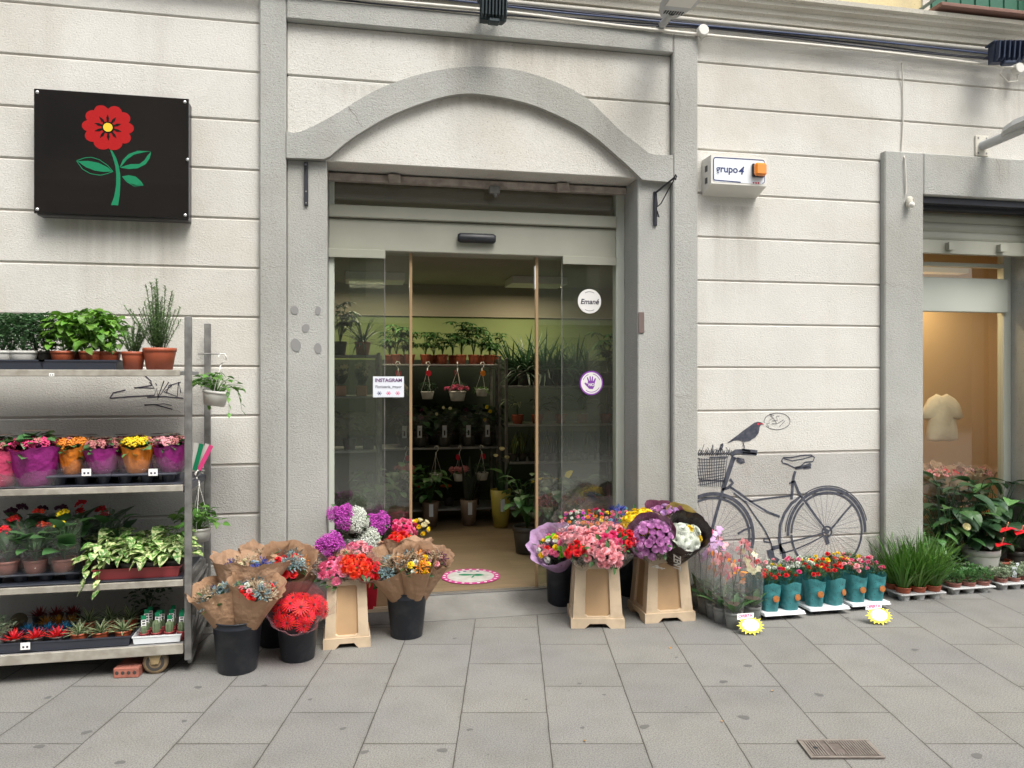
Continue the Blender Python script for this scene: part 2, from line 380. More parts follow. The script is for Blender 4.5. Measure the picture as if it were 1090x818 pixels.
L_('stripe', (.07,.14,.05), rimcol=(.55,.6,.36), rlo=.35, rhi=.85); L_('pothos', (.10,.25,.04), patch=(.62,.68,.34)); L_('poins', (.08,.19,.065)); L_('bgr', (.08,.2,.06))
L_('snake', (.05,.10,.035), rimcol=(.38,.38,.12), rlo=.55, rhi=.9)
def F_(k, c, isl=.26): M[k] = leafm('petal_'+k, c, isl, .6, .25)
F_('pink', (.82,.20,.36)); F_('ltpink', (.86,.42,.46)); F_('hotpink', (.75,.06,.22)); F_('redf', (.68,.012,.02)); F_('orangered', (.85,.07,.025)); F_('peach', (.85,.5,.33))
F_('purplef', (.60,.09,.54), .45); F_('whitef', (.74,.78,.70), .1); F_('yellowf', (.88,.68,.02)); F_('lilac', (.68,.36,.64)); F_('palelilac', (.62,.42,.68)); F_('cream_f', (.8,.76,.52), .1)
F_('orangef', (.8,.28,.03)); F_('bluef', (.035,.055,.30)); F_('skyf', (.22,.42,.6)); F_('limef', (.35,.75,.08)); F_('darkf', (.10,.02,.06)); F_('dustypink', (.55,.2,.2)); F_('dried', (.42,.33,.22)); F_('bluegreen', (.2,.3,.32))
M['paintred'] = leafm('painted_red_succulent', (.62,.015,.02), .15, .5, 0.); M['paintblue'] = leafm('painted_blue_succulent', (.015,.16,.32), .2, .5, 0.); M['paintyel'] = leafm('painted_ochre_succulent', (.5,.24,.02), .2, .5, 0.); M['paintdred'] = leafm('painted_dark_red_succulent', (.25,.02,.015), .2, .5, 0.)
def slv(k, c): M[k] = pmat('sleeve_'+k, c, .35, col2=tuple(x*.82 for x in c), vscale=14, bump=.55, bscale=20, bdist=.03, trans=.2)
M['ochre'] = pmat('ochre_flower_print', (.42,.17,.04), .6, col2=(.3,.09,.02), vscale=60); M['greylight'] = pmat('mural_highlight', (.45,.45,.45), .9)
slv('s_magenta', (.33,.02,.22)); slv('s_orange', (.78,.23,.02)); slv('s_pink', (.75,.08,.2)); slv('s_teal', (.055,.27,.29)); slv('s_lilac', (.52,.34,.58)); slv('s_black', (.022,.012,.016)); slv('s_maroon', (.16,.05,.09)); slv('s_khaki', (.28,.21,.05))

# ------------------------------------------------------------------ pavement
def pavement_mat():
    m, t, b = nodes('grey_paving_slabs'); tc = N(t, 'ShaderNodeTexCoord'); O = tc.outputs['Object']
    sp = N(t, 'ShaderNodeSeparateXYZ'); t.links.new(O, sp.inputs[0])
    a1 = N(t, 'ShaderNodeMath', operation='ADD'); a1.inputs[1].default_value = -.546+60; t.links.new(sp.outputs[1], a1.inputs[0])
    a2 = N(t, 'ShaderNodeMath', operation='ADD'); a2.inputs[1].default_value = -.164+.394*100; t.links.new(sp.outputs[0], a2.inputs[0])
    cb = N(t, 'ShaderNodeCombineXYZ'); t.links.new(a1.outputs[0], cb.inputs[0]); t.links.new(a2.outputs[0], cb.inputs[1])
    # slightly wavy joints
    br = N(t, 'ShaderNodeTexBrick'); br.offset = .5; br.offset_frequency = 2
    for k, v in (('Scale', 1.), ('Mortar Size', .0026), ('Mortar Smooth', .2), ('Bias', 0.), ('Brick Width', .6), ('Row Height', .394)): br.inputs[k].default_value = v
    br.inputs['Color1'].default_value = (.214,.214,.205,1); br.inputs['Color2'].default_value = (.238,.237,.227,1); br.inputs['Mortar'].default_value = (.07,.065,.06,1)
    nw = N(t, 'ShaderNodeTexNoise', Scale=9., Detail=2.); t.links.new(O, nw.inputs[0])
    vm = N(t, 'ShaderNodeVectorMath', operation='SCALE'); vm.inputs['Scale'].default_value = .006; t.links.new(nw.outputs['Color'], vm.inputs[0])
    va = N(t, 'ShaderNodeVectorMath', operation='ADD'); t.links.new(cb.outputs[0], va.inputs[0]); t.links.new(vm.outputs[0], va.inputs[1]); t.links.new(va.outputs[0], br.inputs['Vector'])
    c = br.outputs['Color']
    n1 = N(t, 'ShaderNodeTexNoise', Scale=1.3, Detail=6.); t.links.new(O, n1.inputs[0]); c = mixc(t, ramp(t, n1.outputs[0], .35, .7), c, (1.12,1.1,1.04), 'MULTIPLY')
    n4 = N(t, 'ShaderNodeTexNoise', Scale=5., Detail=6.); t.links.new(O, n4.inputs[0]); c = mixc(t, ramp(t, n4.outputs[0], .45, .8), c, (.87,.865,.85), 'MULTIPLY')
    n2 = N(t, 'ShaderNodeTexNoise', Scale=160., Detail=3.); t.links.new(O, n2.inputs[0]); c = mixc(t, ramp(t, n2.outputs[0], .42, .68), c, (.52,.52,.52), 'MULTIPLY')
    b2 = N(t, 'ShaderNodeTexBrick'); b2.offset = .5; b2.offset_frequency = 2
    for k, v in (('Scale', 1.), ('Mortar Size', .016), ('Mortar Smooth', 1.), ('Brick Width', .6), ('Row Height', .394)): b2.inputs[k].default_value = v
    t.links.new(va.outputs[0], b2.inputs['Vector']); n7 = N(t, 'ShaderNodeTexNoise', Scale=7., Detail=5.); t.links.new(O, n7.inputs[0])
    mg = N(t, 'ShaderNodeMath', operation='MULTIPLY'); t.links.new(b2.outputs['Fac'], mg.inputs[0]); t.links.new(ramp(t, n7.outputs[0], .38, .62), mg.inputs[1]); c = mixc(t, mg.outputs[0], c, (.80,.79,.76), 'MULTIPLY')
    vo = N(t, 'ShaderNodeTexVoronoi', Scale=9.); t.links.new(O, vo.inputs['Vector'])
    sm = N(t, 'ShaderNodeMath', operation='LESS_THAN'); sm.inputs[1].default_value = .06; t.links.new(vo.outputs['Distance'], sm.inputs[0])
    mu = N(t, 'ShaderNodeMath', operation='MULTIPLY'); mu.inputs[1].default_value = .35; t.links.new(sm.outputs[0], mu.inputs[0]); c = mixc(t, mu.outputs[0], c, (.07,.068,.062))
    t.links.new(c, b.inputs['Base Color']); b.inputs['Roughness'].default_value = .72; b.inputs['Specular IOR Level'].default_value = .35
    h = N(t, 'ShaderNodeMath', operation='MULTIPLY_ADD'); t.links.new(br.outputs['Fac'], h.inputs[0]); h.inputs[1].default_value = -3.; t.links.new(n2.outputs[0], h.inputs[2])
    bp = N(t, 'ShaderNodeBump', Strength=.35, Distance=.003); t.links.new(h.outputs[0], bp.inputs['Height']); t.links.new(bp.outputs[0], b.inputs['Normal'])
    return m
pv = MB(); pv.v = [(-70,-60,0),(90,-60,0),(90,60,0),(-70,60,0)]; pv.e = [0]*4; pv.f = [(0,1,2,3)]
o = pv.build('pavement', pavement_mat(), loc=(0,-D0,0), rot=(0,0,-TH)); tag(o, kind='structure')
pp = MB(); pp.v = [(.564,2.3,.004),(1.744,2.3,.004),(1.744,3.2,.004),(1.343,3.2,.004),(1.343,3.56,.004),(.564,3.56,.004)]; pp.e = [0]*6; pp.f = [(0,1,2,3,4,5)]
M['screed'] = pmat('warm_concrete_patch', (.192,.187,.174), .8, col2=(.172,.168,.156), vscale=4, bump=.3, bscale=120)
st = MB()
for u, v, r in [(796,709,1.1),(770,726,1.1),(872,740,1.1),(686,774,1.2),(792,764,1.3),(42,795,1.1),(92,780,1.1),(211,732,1),(365,776,.8),(471,799,1.1),(388,801,.9),(484,680,.7),(282,730,.7),(51,743,.9),(974,692,1.1),(500,777,.7),(196,768,.7),(330,745,.6),(617,728,.6),(643,740,.5),(620,775,.6),(1040,805,1.3),(902,658,.6),(128,812,1),(720,700,.5),(560,745,.4)]:
    g = G(u, v, 0); n = 12; b0 = len(st.v); a0 = rnd.random()*6
    for i in range(n):
        a = 2*math.pi*i/n; k = .017*r*(1+.18*math.sin(2*a+a0)+.1*math.sin(3*a+a0*2)); st.vert((g.x+k*math.cos(a)*1.1, g.y+k*math.sin(a), .0014))
    st.f.append(tuple(range(b0, b0+n)))
tag(st.build('pavement_stains', pmat('old_gum_stain', (.115,.113,.108), .8)), kind='structure')

# ------------------------------------------------------------------ the shop building
bld = thing('shop_building', 'pale rendered building with grey arched doorway and florist shop on the ground floor', 'building', (0,0,0))
XL, XR, ZT = -.556, 2.274, 3.845
grooves = [1.01+.297*k for k in range(-3, 10)]
def courses(x0, x1, z0, z1, y=0.):
    mb = MB(); zs = [z0]+[g for g in grooves if z0+.02 < g < z1-.02]+[z1]
    for a, b in zip(zs[:-1], zs[1:]):
        mb.cbox(x0, x1, y, y+.09, a+(.0045 if a > z0 else 0), b-(.0045 if b < z1 else 0), .006)
    return mb
def backing(x0, x1, z0, z1): MB().box(x0, x1, .010, .40, z0, z1).build('wall_backing', M['groove'], bld)
for x0, x1, z0 in ((-5, XL, 0), (XR, 3.70, 0), (3.70, 5.45, 3.155), (5.45, 12, 0)):
    if z0 == 0:
        courses(x0, x1, 0, 1.01-.006).build('lower_wall', M['lowgrey'], bld)
        courses(x0, x1, 1.01+.006, 4.02 if x0 < 0 else 3.089-.0045).build('upper_wall', M['cream'], bld)
        backing(x0+.01, x1-.002, 0, 4.0)
    else:
        courses(XR, 12, 3.089+.0045, 4.02).build('upper_wall', M['cream'], bld); backing(x0+.01, x1-.01, z0-.1, 4.0)
# grey surround of the doorway
s = MB()
s.cbox(XL, -.402, -.045, .45, 0, ZT, .008); s.cbox(2.097, XR, -.045, .45, 0, ZT, .008)
s.cbox(-.4, 2.095, -.045, .3, 3.71, ZT-.001, .008)
s.build('door_surround', M['grey'], bld)
for a_, b_ in ((-.4,-.162),(1.862,2.095)): s = MB(); s.cbox(a_, b_, 0, .45, 0, 2.87, .006); s.build('door_jamb', M['grey'], bld)
s = MB(); s.cbox(-.4, 2.095, 0.004, .3, 2.872, 3.380, .005); s.cbox(-.4, 2.095, 0.004, .3, 3.392, 3.708, .005); s.box(-.39, 2.09, .016, .29, 3.3, 3.5); s.build('arch_panel', M['cream'], bld)
outer = [P(u, v, -.045) for u, v in [(305,139.5),(314,142),(328,137),(345,128.5),(364,117.5),(384,105),(405,94),(431,84),(463,75.5),(499,71),(528,72),(554,75.5),(588,86),(621,102),(642,121),(659,138),(680,154.5),(694,164.5),(714,165)]]
inner = [P(u, v, -.045) for u, v in [(714,194),(705,193.5),(684,191.5),(668,176),(650,160),(633,145.5),(614,133),(595,123.5),(568,112),(541,105),(520,101.5),(499,99.5),(472,103),(445,111.5),(424,119.5),(404.5,129),(386,140),(369.5,151),(348,169.5),(326,169),(305,168)]]
outer[0].x = -.4; outer[-1].x = 2.095; inner[0].x = 2.095; inner[-1].x = -.4
def sm(pts):
    r = []
    for i in range(len(pts)-1):
        p0 = pts[max(i-1,0)]; p1 = pts[i]; p2 = pts[i+1]; p3 = pts[min(i+2,len(pts)-1)]
        for k in range(3):
            t = k/3; r.append(.5*((2*p1)+(-p0+p2)*t+(2*p0-5*p1+4*p2-p3)*t*t+(-p0+3*p1-3*p2+p3)*t*t*t))
    r.append(pts[-1]); return r
so_, si_ = sm(outer), sm(inner[2:-2]); si_ = si_
lo = [inner[0]]+si_+[inner[-1]]
# strip of quads between outer and inner outline, extruded
nA = len(so_); li = list(reversed(lo))
def resample(pts, n):
    d = [0]
    for a, b in zip(pts[:-1], pts[1:]): d.append(d[-1]+(b-a).length)
    out = []
    for i in range(n):
        t = d[-1]*i/(n-1); j = max(k for k in range(len(d)) if d[k] <= t+1e-9); j = min(j, len(d)-2)
        f = (t-d[j])/max(1e-9, d[j+1]-d[j]); out.append(pts[j].lerp(pts[j+1], f))
    return out
A_ = resample(so_, 64); B_ = resample(li, 64); ab = MB()
for i in range(64):
    for y in (-.045, .01):
        for q in (A_[i], B_[i]): ab.vert((q.x, y, q.z))
for i in range(63):
    k = i*4; ab.face(k, k+1, k+5, k+4); ab.face(k+1, k+3, k+7, k+5); ab.face(k, k+4, k+6, k+2)
ab.build('arch_band', M['grey'], bld)
# entrance sill / ramp
s = MB(); pr = [(-.03,.004),(.24,.072),(.29,.082),(.42,.082),(.42,-.02),(-.03,-.02)]
s.prism(pr, lambda p: (-.4, p[0], p[1]), lambda p: (2.09, p[0], p[1])); s.build('door_sill', M['concrete'], bld)
s = MB(); s.box(-.17, 1.87, .268, .282, .082, .089); s.box(-.17, 1.87, .305, .318, .082, .088); s.build('door_track', M['chrome'], bld)
# cornice
s = MB(); pr = [(0,3.985),(-.035,3.985),(-.04,4.02),(-.06,4.03),(-.065,4.06),(-.10,4.075),(-.105,4.10),(-.13,4.108),(-.135,4.135),(-.02,4.16),(.3,4.16),(.3,3.985)]
s.prism(pr, lambda p: (-6, p[0], p[1]), lambda p: (12, p[0], p[1])); s.build('cornice', M['moulding'], bld)
s = MB(); s.box(XL, XR, -.004, .3, ZT-.003, 3.99); s.build('ledge_wall', M['moulding'], bld)
# upper storeys with window openings
s = MB(); wx = [(-3.3,-2.1),(.3,1.5),(4.10,5.12),(8.2,9.4)]
xs = [-6]+[q for w in wx for q in w]+[12]
for i in range(0, len(xs), 2): s.box(xs[i], xs[i+1], 0, .3, 4.16, 10.5)
for a, b in wx: s.box(a+.001, b-.001, .002, .3, 6.5, 7.4); s.box(a+.001, b-.001, .002, .3, 9.6, 10.5)
s.build('upper_storey_wall', M['yellowwall'], bld)
for i, (a, b) in enumerate(wx):
    for z0, z1 in ((4.17, 6.5), (7.4, 9.6)):
        sh = MB(); sh.box(a, (a+b)/2-.004, .14, .17, z0, z1); sh.box((a+b)/2+.004, b, .14, .17, z0, z1)
        k = 0
        for q in range(8):
            x = a+(b-a)*(q+.5)/8; sh.box(x-.055, x+.055, .131, .139, z0+.06, z1-.06)
        sh.build('shutter', M['shutgreen'], bld)
s = MB(); s.box(4.04, 4.098, -.012, .2, 4.17, 6.6); s.box(5.122, 5.19, -.012, .2, 4.17, 6.6); s.build('window_frame', M['moulding'], bld)
# balcony with rail
bal = MB(); bal.cbox(4.06, 8, -.17, .02, 4.162, 4.19, .004); bal.build('balcony_slab', M['sillred'], bld)
bal = MB(); zb = 4.215
bal.tube([(4.0,-.01,zb-.03),(4.02,-.27,zb),(8,-.27,zb)], .013, 6)
bal.tube([(4.02,-.27,5.1),(8,-.27,5.1)], .016, 6)
for i in range(30): bal.box(4.02+i*.125, 4.032+i*.125, -.276, -.264, zb, 5.1)
bal.build('balcony_rail', M['railgreen'], bld)
# right-hand shop window surround
s = MB(); s.cbox(3.70, 4.015, -.05, .45, 0, 3.153, .008); s.cbox(4.016, 5.12, -.05, .45, 2.85, 3.153, .008); s.cbox(5.11, 5.45, -.05, .45, 0, 2.849, .008); s.cbox(5.121, 5.45, -.05, .45, 2.85, 3.153, .008)
s.build('window_surround', M['grey'], bld)
s = MB(); s.cbox(4.016, 5.109, -.015, .045, 2.80, 2.848, .004); s.cbox(4.03, 5.1, .05, .13, 2.775, 2.85); s.build('shutter_guide', M['dark_metal'], bld)
s = MB()
z = 2.775; 
for k in range(3): s.lathe([(.0,4.03),(.045,4.03),(.045,5.09),(0,5.09)], 14, M=Matrix(((0,0,1,0),(0,.5,0,.17),(1,0,0,z-.035),(0,0,0,1)))); z -= .07
s.cbox(4.03, 5.09, .13, .17, z-.10, z+.002, .004); s.box(4.35, 4.40, .09, .13, z-.075, z-.02); s.box(4.80, 4.86, .09, .13, z-.075, z-.02)
s.build('roller_shutter', M['white_alu'], bld)
zb2 = z-.10
s = MB(); s.box(4.016, 4.05, .31, .36, .0, zb2+.3); s.box(5.04, 5.108, .31, .37, .0, zb2+.3); s.box(4.05, 5.04, .31, .36, 2.40, 2.43); s.cbox(4.02, 5.06, .285, .345, 2.045, 2.31, .005); s.cbox(4.05, 5.04, .30, .36, .1, .19, .004)
s.build('shop_window_frame', M['frame_green'], bld)
s = MB(); s.box(5.095, 5.109, .10, .135, 0, 2.78); s.build('guide_rail', M['dark_metal'], bld)
s = MB(); s.v = [(4.05,.333,.19),(5.04,.333,.19),(5.04,.333,2.045),(4.05,.333,2.045)]; s.e = [0]*4; s.f = [(0,1,2,3)]; s.build('window_pane', M['glass2'], bld)
s = MB(); s.v = [(4.05,.333,2.31),(5.04,.333,2.31),(5.04,.333,2.7),(4.05,.333,2.7)]; s.e = [0]*4; s.f = [(0,1,2,3)]; s.build('window_pane', M['glass2'], bld)
# display niche
s = MB(); s.box(3.9, 5.7, 1.0, 1.1, 0, 3.0); s.box(3.8, 3.9, .41, 1.1, 0, 3.0); s.box(5.7, 5.8, .4, 1.1, 0, 3.0); s.box(3.9, 5.7, .405, 1.1, 2.9, 3.0); s.box(3.9,5.7,.41,1.1,.0,.12); s.build('display_lining', M['orangewall'], bld)
s = MB(); s.box(4.2, 5.0, .62, .74, 2.40, 2.44); s.build('display_lamp_housing', M['whitepl'], bld)
ld = bpy.data.lights.new('display_lamp', 'AREA'); ld.energy = 7; ld.shape = 'RECTANGLE'; ld.size = .7; ld.size_y = .1; ld.color = (1, .76, .46); lo_ = bpy.data.objects.new('display_lamp', ld); C.objects.link(lo_); lo_.location = (4.55, .68, 2.395)
# entrance: frame, header, glass
ent = thing('entrance_door', 'automatic glass sliding door standing half open under the arch', 'glass door', (0,0,0))
def xz_at(u, v, y): q = P(u, v, y); return q.x, q.z
yF = .27
zh0 = P(500, 271, yF).z; zh1 = P(500, 238.5, yF).z; zb0 = P(500, 237, yF-.03).z; zt = 2.858
xr_in = P(655, 300, yF).x
s = MB(); s.cbox(xr_in, 1.861, yF-.02, yF+.06, .085, zt, .004); s.cbox(-.161, -.125, yF, yF+.06, .085, zt, .004)
s.build('door_frame', M['frame_green'], ent)
s = MB(); s.cbox(-.161, xr_in-.001, yF-.02, yF+.16, zh0, zh1, .006); s.cbox(-.161, xr_in-.001, yF-.045, yF+.1, zh1+.003, zh1+.085, .006)
s.cbox(-.161, P(410,270,yF).x, yF-.03, yF-.021, zh0-.05, zh0+.006, .002); s.cbox(P(598,270,yF).x, xr_in-.001, yF-.03, yF-.021, zh0-.05, zh0+.006, .002)
s.build('door_header', M['white_alu'], ent)
s = MB(); s.cbox(-.161, 1.861, yF-.06, yF+.0, zt-.045, zt, .004); s.cbox(P(413,190,.2).x, P(426,190,.2).x, .17, .212, zt-.055, zt, .004); s.cbox(P(592,190,.2).x, P(605,190,.2).x, .17, .212, zt-.06, zt, .004); s.build('shutter_bottom_bar', pmat('dusty_pinkish_white_metal', (.47,.42,.38), .6, col2=(.3,.26,.23), vscale=18), ent)
s = MB(); q = P(526,202,.19); s.cbox(q.x-.035, q.x+.035, .165, .211, q.z-.03, q.z+.02, .004); s.tube([(q.x+.0,.18,q.z-.03),(q.x+.01,.17,q.z-.05)], .012, 8); s.build('shutter_lock', M['steel'], ent)
q0, q1 = P(487,253,.22), P(528,253,.22)
s = MB(); s.lathe([(0,q0.x-0.0),(.024,q0.x+.003),(.033,q0.x+.02),(.033,q1.x-.02),(.024,q1.x-.003),(0,q1.x)], 16, M=Matrix(((0,0,1,0),(0,.8,0,.225),(1,0,0,q0.z),(0,0,0,1)))); s.build('motion_sensor', M['black'], ent, smooth=True)
def pane(x0, x1, y, z0, z1, nm='glass_pane'):
    s = MB(); s.v = [(x0,y,z0),(x1,y,z0),(x1,y,z1),(x0,y,z1)]; s.e = [0]*4; s.f = [(0,1,2,3)]; return s.build(nm, M['glass'], ent)
xa, xb = P(409.5,300,yF).x, P(437,300,yF+.05).x; xc, xd = P(571.5,300,yF+.05).x, P(598,300,yF).x
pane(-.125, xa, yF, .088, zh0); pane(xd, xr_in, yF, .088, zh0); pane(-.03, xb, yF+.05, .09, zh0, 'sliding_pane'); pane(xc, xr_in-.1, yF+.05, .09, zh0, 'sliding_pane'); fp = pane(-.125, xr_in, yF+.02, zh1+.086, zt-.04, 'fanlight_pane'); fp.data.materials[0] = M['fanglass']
s = MB(); s.box(xb-.008, xb+.010, yF+.035, yF+.065, .09, zh0); s.build('door_stile', M['stile'], ent)
s = MB(); s.box(xc-.012, xc+.006, yF+.035, yF+.065, .09, zh0); s.build('door_stile', M['stile'], ent)
s = MB(); s.box(xc-.02, xc-.013, yF+.03, yF+.06, zh0-.22, zh0-.06); s.build('door_catch', M['stickwhite'], ent)
s = MB(); s.box(xa-.0015, xa+.002, yF-.004, yF+.004, .088, zh0); s.build('pane_edge', M['steel'], ent); s = MB(); s.box(xd-.002, xd+.0015, yF-.004, yF+.004, .088, zh0); s.build('pane_edge', M['steel'], ent)
# shop interior
inn = MB(); inn.v = [(-2.6,.45,.08),(3.7,.45,.08),(3.7,3.6,.08),(-2.6,3.6,.08)]; inn.e=[0]*4; inn.f=[(0,1,2,3)]
def woodfloor():
    m, t, b = nodes('laminate_floor'); tc = N(t, 'ShaderNodeTexCoord'); br = N(t, 'ShaderNodeTexBrick')
    for k, v in (('Scale', 1.), ('Mortar Size', .002), ('Brick Width', 1.2), ('Row Height', .14), ('Bias', 0.)): br.inputs[k].default_value = v
    br.inputs['Color1'].default_value = (.20,.145,.088,1); br.inputs['Color2'].default_value = (.245,.18,.11,1); br.inputs['Mortar'].default_value = (.2,.14,.08,1)
    t.links.new(tc.outputs['Object'], br.inputs[0]); mp = N(t, 'ShaderNodeMapping'); mp.inputs['Scale'].default_value = (2, 30, 1); t.links.new(tc.outputs['Object'], mp.inputs[0])
    nz = N(t, 'ShaderNodeTexNoise', Scale=2., Detail=5.); t.links.new(mp.outputs[0], nz.inputs[0])
    t.links.new(mixc(t, ramp(t, nz.outputs[0], .35, .75), br.outputs[0], (.72,.68,.6), 'MULTIPLY'), b.inputs['Base Color']); b.inputs['Roughness'].default_value = .45; return m
wf = woodfloor()
inn.build('shop_floor', wf, bld)
s = MB(); s.box(-.39, 2.09, .3, .47, .06, .0835); s.build('shop_floor', wf, bld)
s = MB(); s.box(-2.6, 3.7, 3.5, 3.6, .0, 1.72); s.build('rear_panel', M['interior_dark'], bld)
s = MB(); s.box(-2.6, 3.7, 3.5, 3.6, 1.721, 2.19); s.build('rear_wall', M['interior_wall'], bld)
s = MB(); s.box(-2.6, 3.7, 3.46, 3.6, 2.191, 2.75); s.box(-2.6, 3.7, 1.0, 1.04, 2.5, 2.88); s.box(-2.7, -2.6, .42, 3.6, 0, 2.75); s.box(3.7, 3.8, .46, 3.6, 0, 2.75); s.build('side_wall', M['interior_side'], bld)
s = MB(); s.box(-2.7, 3.8, 1.041, 3.6, 2.53, 2.75); s.build('ceiling', M['ceiling'], bld)
s = MB(); s.box(-6, 12, .4, 5, 2.88, 4.1); s.build('floor_slab', M['concrete'], bld)
s = MB(); s.box(-6, 12, .32, 7, 10.5, 10.8); s.build('roof', M['concrete'], bld)
for i in range(2):
    x = .2+i*1.6; a = bpy.data.lights.new('ceiling_lamp', 'AREA'); a.energy = 9; a.size = .5; a.color = (1,.85,.6); ao = bpy.data.objects.new('ceiling_lamp', a); C.objects.link(ao); ao.location = (x, 2.7, 2.44)
    h = MB(); h.cbox(x-.28, x+.28, 2.5, 2.9, 2.455, 2.529, .004); tag(h.build('ceiling_light_panel', M['whitepl']), ('left' if i == 0 else 'right')+'-hand white light panel under the shop ceiling above the shelves', 'ceiling light')
# street opposite, out of view: feeds reflections, stepped low to let in skylight
opp = thing('opposite_building', 'tall brick apartment block across the street, unseen, stepped low at the right for skylight', 'building', (0,-15,0))
s = MB(); s.box(-32, 10, -8, 0, 0, 12); s.box(10.001, 34, -8, -.01, 0, 4.5); s.build('wall', pmat('brown_brick_facade', (.33,.30,.25), .9, col2=(.26,.235,.2), vscale=2), opp)  # right part cut low for skylight, facade paled to bounce fill light
dw = pmat('dark_window', (.04,.05,.05), .2)
for fl in range(4):
    for i in range(13): s = MB(); s.box(-31+i*3, -29.7+i*3, .002, .04, .6+fl*3, 2.6+fl*3); s.build('window', dw, opp)
s = MB(); s.cbox(-32, 10, 0, .6, 2.9, 3.1); s.cbox(-32, 10, 0, .5, 6, 6.15); s.cbox(-32,10,0,.5,9,9.15); s.build('ledge', pmat('pale_ledge', (.4,.38,.34), .8), opp)

# ------------------------------------------------------------------ things fixed to the wall
def poly_xz(name, pts, m, y, parent, th=.001):
    mb = MB(); mb.xz([(p[0], p[1]) for p in pts], y, y-th); return mb.build(name, m, parent)
# flower sign
sg = thing('flower_sign', 'big square black sign with a red flower on a green stem', 'shop sign', (-1.353, 0, 2.81))
W2, H2 = .41, .355
s = MB(); s.cbox(-W2+.012, W2-.004, -.088, -.001, -H2, H2-.01, .004); s.build('box', M['sign_side'], sg)
s = MB(); s.cbox(-W2, W2, -.10, -.089, -H2+.008, H2, .003); s.build('panel', M['sign_black'], sg)
for x, z in ((-.392,.335),(.388,.335),(-.392,-.325),(.39,-.325),(.403,-.0)):
    s = MB(); s.lathe([(.0,.006),(.008,.004),(.010,0)], 10, M=Matrix(((1,0,0,x),(0,0,-1,-.1),(0,1,0,z),(0,0,0,1)))); s.build('screw', M['chrome'], sg, smooth=True)
def sgp(px, py):  # emblem drawn in the panel's own proportions
    x = -W2 + (px-33)/872*2*W2; sc_top = 43+(px-33)/872*62; bot = 755+(px-33)/872*40
    return (x, H2 - (py-sc_top)/(bot-sc_top)*(2*H2-.008))
cx, cz = sgp(443, 268)
pts = []
nt10 = [90,53,18,-15,-50,-90,-130,-165,-198,-233,-270]; nd = [.17,.08,.13,.13,.10,.05,.10,.13,.13,.08,.17]
for k in range(10):
    for i in range(12):
        t = i/12; a = R(nt10[k]+(nt10[k+1]-nt10[k])*t); dp = nd[k]*(1-t)**3+nd[k+1]*t**3
        r = .142*(1-dp*1.0)*(.93+.07*math.sin(math.pi*t)**.6)
        pts.append((cx+r*math.cos(a), cz+r*math.sin(a)*.95))
emb = poly_xz('red_flower', pts, M['sred'], -.1005, sg)
s = MB()
for k in range(10):
    a = R(90)+2*math.pi*k/10+.03; r0, r1, w = .030, .075, .0075
    c_, s_ = math.cos(a), math.sin(a)
    L = [(r0,-w*.5),((r0+r1)/2,-w),(r1,0),((r0+r1)/2,w),(r0,w*.5)]
    s.xz([(cx+q*c_-p*s_, cz+q*s_+p*c_) for q, p in L], -.1018, -.1026)
s.disc((cx,-.1022,cz), (0,-1,0), .034, 20); s.build('stamens', M['sign_black'], sg)
poly_xz('flower_centre', [(cx+.025*math.cos(i*.314), cz+.025*math.sin(i*.314)) for i in range(20)], M['syellow'], -.1030, sg)
def strip(L, Rr): return L+list(reversed(Rr))
stem = strip([sgp(*p) for p in ((455,398),(470,440),(484,490),(489,540),(488,600),(478,660),(460,712))], [sgp(*p) for p in ((466,400),(488,440),(504,490),(512,540),(512,600),(508,660),(500,714))])
poly_xz('stem', stem, M['sgreen'], -.1005, sg)
def leafp(pts): return [sgp(*p) for p in pts]
poly_xz('leaf', leafp([(272,460),(330,458),(390,470),(440,495),(468,520),(420,522),(370,515),(320,495)]), M['sgreen'], -.1005, sg)
s = MB(); s.ribbon(leafp([(268,458),(310,442),(350,438),(395,452),(440,485),(470,518)]), .004, -.1012); s.ribbon(leafp([(268,458),(300,505),(345,532),(400,541),(440,532),(472,520)]), .004, -.1012); s.build('leaf_outline', M['sgreen'], sg)
poly_xz('leaf', leafp([(508,497),(525,455),(560,420),(610,402),(687,406),(640,412),(590,424),(550,452),(520,488)]), M['sgreen'], -.1005, sg)
poly_xz('leaf', leafp([(508,497),(570,478),(620,478),(650,455),(665,430),(687,408),(680,445),(655,480),(610,503),(560,507)]), M['sgreen'], -.1005, sg)
poly_xz('leaf', leafp([(522,548),(560,541),(600,550),(628,575),(643,597),(600,598),(560,585)]), M['sgreen'], -.1005, sg)
s = MB(); s.ribbon(leafp([(524,550),(550,580),(590,604),(643,600)]), .004, -.1012); s.build('leaf_outline', M['sgreen'], sg)
